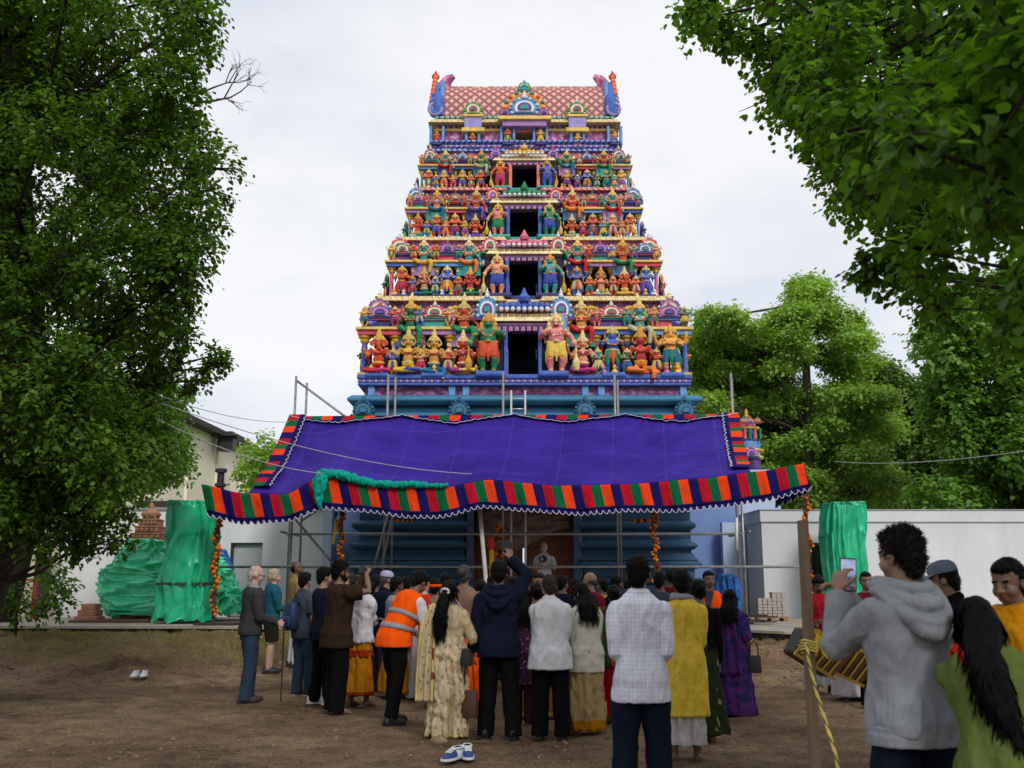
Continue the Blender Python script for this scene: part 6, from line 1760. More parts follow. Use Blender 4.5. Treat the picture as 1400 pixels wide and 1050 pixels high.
for i in range(7): m.box(((a0 + a1) / 2 + random.uniform(-.2, .2), Yl + .4 + .2 * i, zz + .05 + .06 * (i % 4)), ((a1 - a0) * random.uniform(.8, 1), .25, .05), 0, Matrix.Rotation(random.uniform(-.03, .03), 3, 'Y'))
m.build('roof_boards', ROOFG, lb, 0, .008)
# dark gate and scrap behind the left tree
gt = empty('metal_fence', (0, 0, 0)); tag(gt, 'dark metal fence panel and red post between tree trunk and white outbuilding', 'fence')
Yg = 27.0
m = MB(); m.bx(at(45, 800, Yg).x, at(66, 800, Yg).x, Yg, Yg + .1, .6, at(50, 760, Yg).z); m.build('panel', FRAMEG, gt)
m = MB(); p = at(47, 826, Yg - 1); m.tube([(p.x, Yg - 1, .6), (p.x, Yg - 1, 1.65)], .07, 0, n=10); m.build('post', plain('rust_red', srgb(130, 52, 34), .8, .2), gt, 40)
m = MB(); q = at(75, 790, Yg - 1); m.bx(p.x - 1.5, q.x, Yg - 1.03, Yg - .97, 1.55, 1.6); m.build('rail', plain('rust_red', srgb(130, 52, 34), .8, .2), gt)
m = MB()
for i in range(26):
    x = p.x + random.uniform(-2.2, .9); y = Yg - .4 + random.uniform(-.3, .3); m.tube([(x, y, .6 + .1 * random.random()), (x + random.uniform(-.6, .6), y + .2, .9 + .5 * random.random()), (x + random.uniform(-.9, .9), y, .7 + .3 * random.random())], .018, 0, n=6)
tag(m.build('scrap_pile', plain('scrap_grey', srgb(120, 122, 124), .6, .3), None, True), 'tangle of grey scrap tubes beside the dark tree trunk', 'scrap pile')
# cream building far left with vent
cbd = empty('cream_building', (0, 0, 0)); tag(cbd, 'tall cream rendered building with dark roof edge and vent behind the left tree', 'building')
Y1, Y2 = 38.0, 58.0
pA = at(235, 578, Y1); pB = at(392, 640, Y2)
pA0 = at(120, 535, Y1 - 12)
def wquad(a, b, z0, mat, name, off=0):
    m = MB(); d = (V((b.x, b.y, 0)) - V((a.x, a.y, 0))).normalized(); nrm = V((d.y, -d.x, 0))
    aa = V((a.x, a.y, 0)) + nrm * off; bb = V((b.x, b.y, 0)) + nrm * off
    m.add([V((aa.x, aa.y, z0)), V((bb.x, bb.y, z0)), V((bb.x, bb.y, b.z)), V((aa.x, aa.y, a.z)), V((aa.x, aa.y, z0)) - nrm * .4, V((bb.x, bb.y, z0)) - nrm * .4, V((bb.x, bb.y, b.z)) - nrm * .4, V((aa.x, aa.y, a.z)) - nrm * .4],
          [(0, 1, 2, 3), (5, 4, 7, 6), (3, 2, 6, 7), (0, 3, 7, 4), (1, 5, 6, 2)])
    return m.build(name, mat, cbd)
hz_ = (pA.z + pB.z) / 2
a_ = V((pA.x - (pB.x - pA.x) * .8, pA.y - (pB.y - pA.y) * .8, 0)); zt0 = pA.z; 
top_a = V((a_.x, a_.y, pA.z)); top_b = V((pB.x, pB.y, pB.z))
wquad(V((a_.x, a_.y, zt0)), V((pB.x, pB.y, pB.z)), 0, CREAMW, 'wall')
d = (V((pB.x, pB.y, 0)) - V((a_.x, a_.y, 0)))
for i in range(9):
    t = (i + .5) / 9; a = V((a_.x, a_.y, 0)) + d * t; zz = zt0 + (pB.z - zt0) * t
    b2 = a + d.normalized() * .22; wquad(V((a.x, a.y, zz - .25)), V((b2.x, b2.y, zz - .25)), 0, CREAMW, 'pilaster', .10)
nrm = V((d.y, -d.x, 0)).normalized()
m = MB(); aa = V((a_.x, a_.y, zt0)); bb = V((pB.x, pB.y, pB.z)); u_ = V((0, 0, .22))
m.add([aa + nrm * .5, bb + nrm * .5, bb + nrm * .5 + u_, aa + nrm * .5 + u_, aa - nrm * 9, bb - nrm * 9, bb - nrm * 9 + V((0, 0, 1.6)), aa - nrm * 9 + V((0, 0, 1.6))], [(0, 1, 2, 3), (3, 2, 6, 7), (0, 4, 5, 1), (0, 3, 7, 4), (1, 5, 6, 2), (4, 7, 6, 5)])
m.build('roof', ROOFG, cbd)
t = .60; a = V((a_.x, a_.y, 0)) + d * t - nrm * 1.2; zz = zt0 + (pB.z - zt0) * t + .2
vv = at(311, 600, a.y); m = MB(); zz = vv.z - .5; m.bx(vv.x - .34, vv.x + .34, a.y - .34, a.y + .34, zz - .05, zz + .55); m.bx(vv.x - .62, vv.x + .62, a.y - .6, a.y + .6, zz + .55, zz + .64); m.box((vv.x, a.y, zz + .72), (.6, .6, .16)); m.build('roof_vent', FRAMEG, cbd, 0, .02)
vv = at(345, 632, 60); m = MB(); m.bx(vv.x - 1.5, vv.x + 1.5, 60, 63, vv.z - 2, vv.z + .7); m.build('roof_block', plain('render_grey', srgb(150, 146, 140), .9), cbd)
# flue pipe
p = at(301, 666, 28.5); m = MB(); pt = at(301, 641, 28.5)
m.lathe((p.x, 28.5, p.z - .5), [(.11, 0), (.11, .5), (.16, .52), (.16, .6), (.10, .62), (.10, pt.z - p.z + .38), (.17, pt.z - p.z + .40), (.17, pt.z - p.z + .50)], 0, 14)
tag(m.build('flue_pipe', FRAMEG, None, 40), 'black flue pipe rising above the striped canopy corner by the outbuilding roof', 'flue pipe')
# painted small shrine tower on the right behind the canopy
sh = empty('small_temple_tower', (0, 0, 0)); tag(sh, 'small painted domed shrine tower beside the right end of the canopy', 'shrine tower')
Ys = 31.5
lv = [(640, 26, 'purple', 14), (626, 30, 'yellow', 4), (622, 24, 'white', 6), (616, 31, 'yellow', 3), (612, 25, 'skyblue', 10), (602, 24, 'slate', 2), (600, 19, 'blue', 15), (585, 23, 'yellow', 3), (582, 16, 'pink', 5)]
for y, hw, c_, hp in lv:
    a, b = at(1026 - hw / 1.35, y, Ys), at(1026 + hw / 1.35, y, Ys); z1_ = at(1026, y - hp, Ys).z
    m = MB(); w_ = (b.x - a.x) / 2; m.lathe(((a.x + b.x) / 2, Ys + .5, a.z + .002), [(w_ * 1.0, 0), (w_ * 1.05, (z1_ - a.z) * .5), (w_, z1_ - a.z)], 0, 16); m.build('moulding', PT[c_], sh, 40)
p = at(1026, 581, Ys); m = MB(); m.lathe((p.x, Ys + .5, p.z), [(.24, 0), (.29, .08), (.25, .20), (.13, .28), (.05, .31)], 0, 16); m.build('dome', PB['blue'], sh, True); m = MB(); m.lathe((p.x, Ys + .5, p.z + .31), [(.05, 0), (.09, .06), (.04, .12), (.06, .17), (.01, .30)], 0, 10); m.build('finial', PT['gold'], sh, True)
for i in range(5):
    q = at(1012 + 7 * i, 595, Ys); m = MB(); m.lathe((q.x, Ys + .03, q.z - .1), [(.05, 0), (.04, .05), (.04, .28), (.06, .32)], 0, 8); m.build('column', PT['orange' if i % 2 else 'green'], sh, 40)
for px, k_ in ((1016, 'gold'), (1026, 'pink'), (1036, 'gold')):
    q = at(px, 578, Ys); place(ARCHES[k_], 'arch_ornament', sh, (q.x, Ys + .0, q.z), 0, (.22, .4, .22))
q = at(1026, 626, Ys); place(ARCHES['blue'], 'arch_ornament', sh, (q.x, Ys - .2, q.z), 0, (.42, .5, .40))
m = MB(); q = at(1026, 642, Ys); m.bx(q.x - .9, q.x + .9, Ys, Ys + 1.4, .6, q.z); m.build('plinth', PALEBLUE, sh)
random.seed(103)
# ================================================================== CANOPY
STRIPES = [srgb(164, 18, 38), srgb(12, 88, 52), srgb(216, 62, 22), srgb(24, 20, 80)]
ST = [cloth('canopy_' + n, c, .12, 150, .6, rough=.8) for n, c in zip(('red', 'green', 'orange', 'navy'), STRIPES)]
HEMW = cloth('canopy_white_trim', srgb(208, 204, 220), .05, 100, .2)
def purple_cloth():
    n = NT('canopy_violet'); vec = n.coord()
    f = n.noise(vec, .9, 5, .6)
    c = n.ramp(f, [(.3, srgb(46, 28, 128)), (.7, srgb(64, 42, 158))])
    at1 = n.node('ShaderNodeAttribute'); at1.attribute_name = 'uu'; at2 = n.node('ShaderNodeAttribute'); at2.attribute_name = 'vv'
    s1 = n.math('LESS_THAN', n.math('ABSOLUTE', n.math('SUBTRACT', n.math('FRACT', n.math('MULTIPLY', at1.outputs['Fac'], 9.0)), .5)), .010)
    s2 = n.math('LESS_THAN', n.math('ABSOLUTE', n.math('SUBTRACT', n.math('FRACT', n.math('MULTIPLY', at2.outputs['Fac'], 3.0)), .5)), .014)
    c = n.mix(n.math('MULTIPLY', n.math('MAXIMUM', s1, s2), .10), c, srgb(150, 124, 206))
    n.link(c, n.b.inputs['Base Color']); n.b.inputs['Roughness'].default_value = .7; n.b.inputs['Specular IOR Level'].default_value = .15
    n.bump(n.math('ADD', n.noise(n.coord((1, .5, .5), rot=(0, .5, .4)), 2.2, 5, .6), n.math('MULTIPLY', n.noise(vec, 160, 2), .03)), .45, .09)
    tr = n.node('ShaderNodeBsdfTranslucent'); n.link(n.mix(1.0, c, (1.1, 1.1, 1.1), 'MULTIPLY'), tr.inputs['Color'])
    mx = n.node('ShaderNodeMixShader'); mx.inputs[0].default_value = .25
    n.link(n.b.outputs[0], mx.inputs[1]); n.link(tr.outputs[0], mx.inputs[2]); n.link(mx.outputs[0], n.out.inputs['Surface'])
    return n.m
can = empty('canopy', (0, 0, 0)); tag(can, 'large violet cloth canopy edged with red green orange and navy stripes', 'canopy')
def poly(pts, t):
    """piecewise linear px profile by parameter t in 0..1 over x"""
    x0, x1 = pts[0][0], pts[-1][0]; x = x0 + (x1 - x0) * t
    for a, b in zip(pts, pts[1:]):
        if x <= b[0] + 1e-6:
            q = (x - a[0]) / (b[0] - a[0]); q = q * q * (3 - 2 * q) * .5 + q * .5
            return x, a[1] + (b[1] - a[1]) * q
    return pts[-1]
FRONT = [(275, 662), (330, 674), (390, 676), (440, 652), (520, 664), (600, 668), (668, 656), (760, 664), (860, 662), (960, 654), (1040, 644), (1100, 634)]
BOT = [(283, 704), (330, 715), (390, 712), (440, 694), (500, 698), (560, 706), (600, 706), (660, 692), (720, 697), (790, 702), (860, 697), (920, 698), (980, 692), (1040, 684), (1108, 668)]
BACK = [(398, 570), (540, 569), (690, 568), (840, 568), (1008, 567)]
def Yfront(t): return 22.1 - 1.0 * t
YBK = 25.6
NU, NV = 240, 40
G = []
for i in range(NU + 1):
    t = i / NU
    tf = (340 + (1026 - 340) * t - 275) / 825; fx, fy = poly(FRONT, tf); bx_, by = poly(BACK, t)
    F_ = at(fx, fy, Yfront(tf) + .04); B_ = at(bx_, by, YBK)
    row = []
    for j in range(NV + 1):
        s = j / NV
        p = F_.lerp(B_, s)
        p.z -= .22 * math.sin(PI * s) * (1 + .3 * math.sin(t * 2 * PI * 4)) + .05 * math.sin(PI * s) * noise.noise(V((t * 14, s * 4, 0))) 
        wq = noise.noise(V((t * 9, s * 3, 5)))
        p.z += (.10 * (.3 - abs(noise.noise(V((t * 26 + s * 7 * (1 if t < .5 else -1) + wq, s * 2.2, 1))))) + .055 * (.3 - abs(noise.noise(V((t * 60 - s * 10 + wq * 2, s * 5, 2)))))) * math.sin(PI * min(1, s * 1.05)) ** .5
        # gathers fanning out of the ties along the top edge
        row.append(p)
    G.append(row)
m = MB(); m.sheet(G)
o = m.build('cloth', purple_cloth(), can, True, thick=.008, normals=False)
for nm, fn in (('uu', lambda k: (k // (NV + 1)) / NU), ('vv', lambda k: (k % (NV + 1)) / NV)):
    a = o.data.attributes.new(nm, 'FLOAT', 'POINT'); a.data.foreach_set('value', [fn(k) for k in range(len(o.data.vertices))])

def valance(name, top, bot, count, start, parent, sub=8, wav=True, rip=.05, scal=.10, push=V((0, -1, 0)), hem=True, rows=9):
    """striped strip between two point functions of t; scalloped navy hem with a white wavy piping"""
    n = count * sub; g = []
    per = count * 1.55
    for i in range(n + 1):
        t = i / n; a = top(t); b = bot(t); row = []
        k = rip * (math.sin(t * count * 2.1) * .6 + noise.noise(V((t * count * .9, 3, 1)))) 
        for j in range(rows + 1):
            s = j / rows
            p = a.lerp(b, s) + push * (k * s + .03 * s * noise.noise(V((t * count * 2, s * 3, 7))))
            row.append(p)
        g.append(row)
    order = [0, 1, 2, 3]
    m = MB(); m.sheet(g, lambda i, j: order[(start + i // sub) % 4] if (not hem or j < rows - 1) else 3)
    v = m.build(name, ST, parent, True, thick=.012, normals=False)
    if hem:
        hm = MB(); wl = []
        for i in range(n * 2 + 1):
            t = i / (n * 2); a = top(min(t, 1)); b = bot(min(t, 1)); q = min(int(t * n), n - 1); e = g[q][-1].lerp(g[q + 1][-1], t * n - q)
            dn = (b - a).normalized(); dep = scal * (abs(math.sin(t * per * PI)) ** .7)
            wl.append((e, e + dn * dep))
        hm.sheet([[a + push * -.004, b + push * -.004] for a, b in wl], 0)
        hm.build('scalloped_hem', ST[3], v, True, thick=.010, normals=False)
        wt = MB(); wt.tube([b + push * .012 for a, b in wl], .0075, 0, n=5); wt.build('white_trim', HEMW, v, True)
        wt = MB(); wt.tube([g[i][rows - 1] + push * .012 for i in range(n + 1)], .006, 0, n=4); 
    return v
def front_top(t):
    x, y = poly(FRONT, t); return at(x, y, Yfront(t) - .01)
def front_bot(t):
    x, y = poly(BOT, t); p = at(x, y - 3, Yfront(t) - .10); return p
valance('valance', front_top, front_bot, 62, 1, can)
# right return hanging at the corner
def r_top(t): return front_top(1).lerp(at(1062, 652, 22.8), t)
def r_bot(t): return front_bot(1).lerp(at(1060, 690, 22.8), t)
valance('valance', r_top, r_bot, 6, 3, can, push=V((1, 0, 0)), rip=.03)
# stripes along the top edge, swagging between the poles
def swag(t):
    d = min(abs(t * 4 - k) for k in range(5)); return .06 + .52 * min(1, d * 2) ** .8
def b_top(t): x, y = poly(BACK, t); return at(x, y - 1, YBK - .03)
def b_bot(t):
    i = t * NU; q = min(int(i), NU - 1); s = 1 - swag(t) * .17
    row = lambda k: G[k][0].lerp(G[k][-1], 0) if False else G[k][min(NV, int(s * NV))].lerp(G[k][min(NV, int(s * NV) + 1)], s * NV - int(s * NV))
    p = row(q).lerp(row(q + 1), i - q); return p + V((0, -.05, .05))
valance('top_border', b_top, b_bot, 42, 3, can, rip=.0, scal=.06, rows=4, push=V((0, -.6, .6)))
for edge, w_ in ((0, 1), (NU, -1)):
    def e_out(t, e=edge, w=w_): 
        q = NV * (1 - t * .93); i = min(int(q), NV - 1); a = G[e][i].lerp(G[e][i + 1], q - i); return a + V((-.03 * w, -.04, .05))
    def e_in(t, e=edge, w=w_):
        q = NV * (1 - t * .93); i = min(int(q), NV - 1); a = G[e][i].lerp(G[e][i + 1], q - i); return a + V((.36 * w, -.06, .05))
    valance('side_border', e_out, e_in, 14, 0 if w_ > 0 else 2, can, rip=.0, scal=.06, rows=4, push=V((0, -.6, .6)))
# teal cloth bundled over the front edge
TEAL = cloth('teal_cloth', srgb(20, 150, 132), .15, 150, 1.0)
m = MB(); pts = []; rad = []
for i in range(40):
    t = i / 39; x = 436 + (612 - 436) * t
    u = (x - 275) / 825.0; q = front_top(u)
    pts.append(q + V((0, -.05, .05 + .05 * math.sin(t * 9) * (1 - t)))); rad.append(.075 * (1 - t) ** .6 + .025 + .02 * noise.noise(V((t * 12, 0, 0))))
m.tube(pts, rad, 0, n=12, flat=.8)
dn = []
for i in range(14):
    t = i / 13; q = at(440 - 4 * math.sin(t * 3), 650 + 46 * t, Yfront(.2) - .16); dn.append(q)
m.tube(dn, [.10, .14, .16, .15, .14, .13, .11, .10, .09, .08, .07, .06, .05, .03], 0, n=12, flat=.5)
me = remeshed(m, 'teal_cloth', [TEAL], .022, 1, fold_post(.04, 2, (9, 9, 5)))
o = bpy.data.objects.new('teal_cloth', me); col.objects.link(o); tag(o, 'turquoise cloth bundled over the striped front edge of the canopy', 'cloth')

# ================================================================== SCAFFOLD
STEEL = plain('scaffold_steel', srgb(150, 150, 150), .45, .25, 8, .2, metal=.6); ALU = plain('ladder_aluminium', srgb(205, 208, 210), .4, .1, metal=.5)
scf = empty('scaffold', (0, 0, 0)); tag(scf, 'steel tube scaffold carrying the violet canopy in front of the tower base', 'scaffold')
def pipe(a, b, name='ledger', r=.032):
    m = MB(); m.tube([a, b], r, 0, n=10); return m.build(name, STEEL, scf, True)
YS = 25.9
for px, top_ in ((405, 514), (416, 520), (531, 512), (539, 512), (688, 508), (840, 512), (846, 516), (999, 510), (1004, 514)):
    p = at(px, 740, YS); t_ = at(px, top_, YS + (.25 if px in (416, 539, 846, 1004) else 0)); yy = YS + (.6 if px in (416, 539, 846, 1004) else 0)
    pipe((t_.x, yy, .6), (t_.x, yy, t_.z), 'standard')
    m = MB(); m.bx(t_.x - .09, t_.x + .09, yy - .09, yy + .09, .601, .612); m.build('base_plate', STEEL, scf)
for px, y0 in ((396, 715), (1018, 690)):
    p = at(px, 780, 24.2); t_ = at(px + (6 if px < 700 else -4), y0, 24.2); pipe((p.x, 24.2, .6), (p.x, 24.2, t_.z + .4), 'standard')
for y, a, b, Yq in ((730, 392, 1018, 24.2), (778, 300, 1094, 24.1)):
    pa, pb = at(a, y - 3 if y > 750 else y, Yq), at(b, y + 2 if y > 750 else y, Yq); pipe((pa.x, Yq, pa.z), (pb.x, Yq, pa.z))
zr_ = at(700, 730, 24.2).z
for px in (405, 1004):
    p = at(px, 730, YS); pipe((p.x, 24.2, zr_ + .05), (p.x, YS + .6, zr_ + .05), 'transom')
pipe(at(395, 700, 24.3), at(455, 770, 24.3), 'brace'); pipe(at(405, 520, 25.95), at(500, 590, 25.95), 'brace'); pipe(at(412, 712, 25), at(445, 690, 25), 'brace')
pipe(at(532, 700, 25.6), at(512, 772, 25.2), 'brace'); pipe(at(538, 700, 25.6), at(522, 772, 25.2), 'brace')
m = MB(); pa, pb = at(402, 727, 24.5), at(1015, 727, 24.5)
lad = empty('ladder', (0, 0, 0)); tag(lad, 'aluminium ladder top showing above the canopy left of the tower middle', 'ladder')
for px in (699, 718):
    a = at(px, 534, 26.15); m = MB(); m.bx(a.x - .025, a.x + .025, 26.1, 26.17, .6, a.z); m.build('stile', ALU, lad, 0, .004)
a, b = at(699, 540, 26.15), at(718, 540, 26.15)
for i in range(9):
    z = a.z - .1 - .28 * i; m = MB(); m.tube([(a.x, 26.14, z), (b.x, 26.14, z)], .016, 0, n=8); m.build('rung', ALU, lad, True)
# white strip lamps hanging under the canopy
for px, y0, y1, lb_ in ((1007, 708, 752, 'white tube hanging upright from the right canopy scaffold'),):
    m = MB(); a, b = at(px, y0, 24.0), at(px, y1, 24.0); m.tube([a, b], .035, 0, n=10); tag(m.build('hanging_tube', plain('tube_white', srgb(215, 218, 222), .4), None, True), lb_, 'tube')
m = MB(); a, b = at(461, 710, 23.6), at(455, 744, 23.6); m.tube([a, b], .035, 0, n=10); tag(m.build('hanging_tube', plain('tube_yellow', srgb(226, 200, 60), .4), None, True), 'yellow tube hanging beside the left marigold post', 'tube')
# ---------------- posts with marigolds
MARI = leafmat('marigold_petals', srgb(206, 80, 8), srgb(255, 150, 20), .15, .2, 3); GREENB = plain('garland_leaf', srgb(50, 66, 26), .7, .3)
DARKRED = plain('marigold_red', srgb(120, 24, 10), .8, .3)
WOODP = plain('post_wood', srgb(120, 98, 78), .85, .3, 3, .5, .02, stretch=(6, 6, .6)); POLE = plain('pole_dark', srgb(70, 56, 40), .7, .2)
def blossom_mesh():
    m = MB()
    for k in range(3):
        nP = 14 - 3 * k; r = 1.0 - .28 * k
        for i in range(nP):
            a = 2 * PI * i / nP + k
            for sgn in (1, -1):
                c = V((math.cos(a), math.sin(a), 0)); s_ = V((-math.sin(a), math.cos(a), 0)); z = V((0, 0, sgn))
                m.add([c * .1, c * r * .7 + s_ * .24 + z * (.2 + .25 * k), c * r * (1 - .1 * k) + z * (.18 + .35 * k), c * r * .7 - s_ * .24 + z * (.2 + .25 * k)], [(0, 1, 2, 3)])
    m.ell((0, 0, 0), (.72, .72, .66), 0, 10, 7)
    return m.mesh('blossom', MARI, False, normals=False)
def garland(parent, path, r, seed, dens=1.9):
    """one string: dark leaf core wound with marigold heads"""
    rr = random.Random(seed)
    m = MB(); m.tube(path, [r * .55 * rr.uniform(.8, 1.2) for _ in path], 1, n=7)
    L = sum((V(b) - V(a)).length for a, b in zip(path, path[1:])); n = max(6, int(L / (r * 1.05) * dens))
    for i in range(n):
        t = (i + rr.random() * .6) / n * (len(path) - 1); q = min(int(t), len(path) - 2); p = V(path[q]).lerp(V(path[q + 1]), t - q)
        a = i * 2.1 + rr.uniform(-.7, .7); c = p + V((math.cos(a), math.sin(a), 0)) * r * .75
        k = r * rr.uniform(.40, .72); rot = Euler((rr.random() * 3, rr.random() * 3, rr.random() * 3)).to_matrix()
        w = 0 if rr.random() < .72 else 2
        m.ell(c, (k, k, k * .85), w, 8, 6, rot)
        for _ in range(4):
            d = V((rr.gauss(0, 1), rr.gauss(0, 1), rr.gauss(0, 1))).normalized(); s_ = d.orthogonal().normalized() * k * .5
            m.add([c + d * k * .8 - s_, c + d * k * .8 + s_, c + d * k * 1.35], [(0, 1, 2)], w)
    return m.build('garland', [MARI, GREENB, DARKRED], parent, 60, normals=False)
def garland_post(label, px, y0, y1, Y, zbase, sway=.05, r=.066, seed=1, pm=POLE, lean=0):
    a, b = at(px, y0, Y), at(px + lean, y1, Y)
    root = empty('garland_post', (b.x, Y, zbase)); tag(root, label, 'post', 'posts wound with marigold garlands')
    m = MB(); m.tube([(0, 0, 0), (a.x - b.x, 0, a.z - zbase)], .045, 0, n=12); m.build('pole', pm, root, 40)
    n = 26; path = [V(((a.x - b.x) * (1 - i / n) + sway * math.sin(i * .8) - .0, -.05 + sway * .6 * math.cos(i * .8), a.z - zbase + (b.z - a.z) * i / n)) for i in range(n + 1)]
    garland(root, path, r, seed)
    return root
g1 = garland_post('marigold wound post under the left front corner of the canopy', 299, 706, 842, 22.4, .6, seed=3, lean=-7)
m = MB(); m.bx(-.35, .55, -.3, .3, .002, .05); m.build('foot_plate', plain('plate_dark', srgb(58, 40, 34), .8), g1, 0, .008)
garland_post('marigold wound post left of the tower base in front of blue wall', 467, 698, 800, 22.6, .6, seed=5, r=.06, lean=-2)
garland_post('marigold wound post behind the yellow kurta man', 893, 702, 812, 21.8, .6, seed=8, r=.06, lean=6)
garland_post('thick marigold wound post at the right front corner of the canopy', 1100, 676, 850, 20.8, .6, seed=9, r=.066, lean=8)
# garlands at the doorway
m = empty('garland_swag', (0, 0, 0)); tag(m, 'heavy marigold swag hanging at the left side of the temple doorway', 'garland')
a, b = at(679, 718, 25.9), at(674, 800, 25.9); garland(m, [a.lerp(b, i / 14) + V((.12 * math.sin(i), 0, 0)) for i in range(15)], .11, 12)
m = empty('garland_swag', (0, 0, 0)); tag(m, 'orange blossom bunch tied under the scalloped hem at the right', 'garland')
a = at(876, 705, 22.0); garland(m, [a + V((x, 0, -.12 + .5 * x * x)) for x in np.linspace(-.22, .22, 9)], .07, 14, 1.6)
m = empty('garland_swag', (0, 0, 0)); tag(m, 'small orange blossom bunch tied under the scalloped hem at the left', 'garland')
a = at(554, 711, 22.0); garland(m, [a + V((x, 0, -.02 + .5 * x * x)) for x in np.linspace(-.2, .2, 9)], .05, 15, 1.6)
# slanted pale pole and yellow red pole
PALEP = plain('pole_pale', srgb(176, 172, 166), .6, .15)
m = MB(); m.tube([at(656, 696, 22.2), at(670, 860, 21.6)], [.045, .05], 0, n=12); a = at(670, 860, 21.6)
tag(m.build('slanted_pole', PALEP, None, True), 'pale slanted pole propping up the middle of the striped valance', 'pole')
yp = empty('festive_pole', (0, 0, 0)); tag(yp, 'yellow pole with a red top beside the slanted pale pole', 'pole')
a, b, c_ = at(671, 732, 23.2), at(672, 752, 23.2), at(674, 850, 23.2)
m = MB(); m.tube([b, c_], .055, 0, n=12); m.build('shaft', plain('pole_yellow', srgb(228, 176, 22), .5), yp, True)
m = MB(); m.tube([a, a.lerp(b, .2), b], [.04, .075, .06], 0, n=12); m.build('tip', plain('pole_red', srgb(200, 30, 34), .5), yp, True)
# ================================================================== TARPAULINS
TARP = plastic('tarpaulin_green', srgb(22, 180, 128), .36); TARP2 = plastic('tarpaulin_pale_green', srgb(84, 222, 172), .38); TARPB = plastic('tarpaulin_blue', srgb(40, 110, 190), .35)
def wrapped(name, rings_, mat, label, amp=.07, seed=0, group=None, swirl=0.0, pleats=7, tear=.10):
    """sheet of tarpaulin wrapped round something: rings of (centre x, y, z, rx, ry), top to bottom, gathered into pleats"""
    NA, NR = 150, 90; g = []
    L = len(rings_) - 1
    for i in range(NR + 1):
        t = i / NR; q = t * L; k = min(int(q), L - 1); f_ = q - k; f_ = f_ * f_ * (3 - 2 * f_) * .6 + f_ * .4
        x, y, z, rx, ry = [a + (b - a) * f_ for a, b in zip(rings_[k], rings_[k + 1])]
        row = []
        for j in range(NA + 1):
            a = 2 * PI * (j % NA) / NA
            c, s_ = math.cos(a), math.sin(a)
            px_, py_ = math.copysign(abs(c) ** .72, c), math.copysign(abs(s_) ** .72, s_)
            u = a * pleats / (2 * PI)
            w = noise.noise(V((c * 1.2 + seed, s_ * 1.2, t * 2.5)))
            n1 = noise.noise(V((c * pleats * .32 + seed + w * .6 + swirl * t * 4, s_ * pleats * .32 + t * swirl * 7, t * (1.0 + swirl * 6) + w)))
            n2 = noise.noise(V((c * pleats * .8 + seed * 2 + w + swirl * t * 6, s_ * pleats * .8 + 3, t * (2.4 + swirl * 12) + w * 1.5)))
            n3 = noise.noise(V((c * pleats * 1.7 + w * 2, s_ * pleats * 1.7 + seed, t * (7 + swirl * 18) + c * 2)))
            d = amp * ((.30 - math.sqrt(n1 * n1 + .0015)) * 2.6 + (.22 - math.sqrt(n2 * n2 + .0008)) * 1.5 + (.2 - abs(n3)) * .55)
            zz = z + (.05 * noise.noise(V((c * 3 + seed, s_ * 3, 2))) * (1 - t) + tear * noise.noise(V((c * 4 + seed, s_ * 4, 8))) * (t ** 8))
            if i == 0: d = -min(rx, ry) * .35
            row.append((x + (rx + d) * px_, y + (ry + d) * py_, max(zz, .604) + (.03 * n1 if i == 0 else 0)))
        g.append(row)
    m = MB(); m.sheet(g)
    ctr = V((0, 0, 0))
    for p in g[0][:-1]: ctr += V(p)
    ctr /= NA; b = len(m.v); m.v.append(ctr + V((0, 0, .03)))
    for j in range(NA): m.f.append((j, b, j + 1)); m.m.append(0)
    o = m.build(name, mat, None, True, normals=True); tag(o, label, 'tarpaulin', group); return o
Yt = 22.9
def ringpx(l, r, y, Y, depth): 
    a, b = at(l, y, Y), at(r, y, Y); return ((a.x + b.x) / 2, Y + depth, a.z, (b.x - a.x) / 2 + .02, depth)
tl_ = wrapped('green_tarpaulin', [ringpx(231, 279, 684, Yt, .35), ringpx(228, 283, 690, Yt, .45), ringpx(224, 285, 730, Yt, .5), ringpx(216, 283, 770, Yt, .5), ringpx(211, 278, 800, Yt, .5), ringpx(208, 277, 830, Yt, .55), ringpx(203, 276, 849, Yt, .6)], TARP, 'tall green tarpaulin bundle tied with string beside the low wrapped shrine', .085, 1, pleats=8)
m = MB()
for yy, l, r in ((799, 210, 279), (797, 210, 279)):
    x, yc, z, rx, ry = ringpx(l, r, yy, Yt, .5); m.tube([V((x, yc, z)) + q - V((0, 0, 0)) for q in [V((p.x, p.y, 0)) for p in ering(0, 0, 0, rx + .03, ry + .03, 40, 3.2)] + [V((rx + .03, 0, 0))]], .014, 0, n=5)
m.build('binding_string', plain('string_brown', srgb(70, 40, 34), .8), tl_, True)
Yu = 24.6
wrapped('green_tarpaulin', [ringpx(178, 208, 737, Yu, .5), ringpx(160, 220, 752, Yu, .8), ringpx(140, 240, 772, Yu, 1.0), ringpx(122, 250, 782, Yu, 1.1), ringpx(119, 252, 795, Yu, 1.1), ringpx(122, 255, 815, Yu, 1.1), ringpx(128, 262, 834, Yu, 1.2), ringpx(136, 264, 841, Yu, 1.2)], TARP2, 'wide green tarpaulin wrapped round the lower part of the brown shrine', .11, 5, swirl=1.0, pleats=5)
wrapped('green_tarpaulin', [ringpx(268, 288, 760, 24.2, .3), ringpx(262, 300, 785, 24.2, .5), ringpx(262, 312, 815, 24.2, .6), ringpx(262, 316, 840, 24.2, .7)], TARP2, 'crumpled green tarpaulin heap behind the left marigold post', .20, 9, swirl=.5, pleats=8)
wrapped('blue_tarpaulin', [ringpx(292, 300, 752, 24.9, .2), ringpx(294, 309, 775, 24.9, .3), ringpx(296, 311, 812, 24.9, .3)], TARPB, 'blue tarpaulin edge behind the green heap by the marigold post', .08, 4)
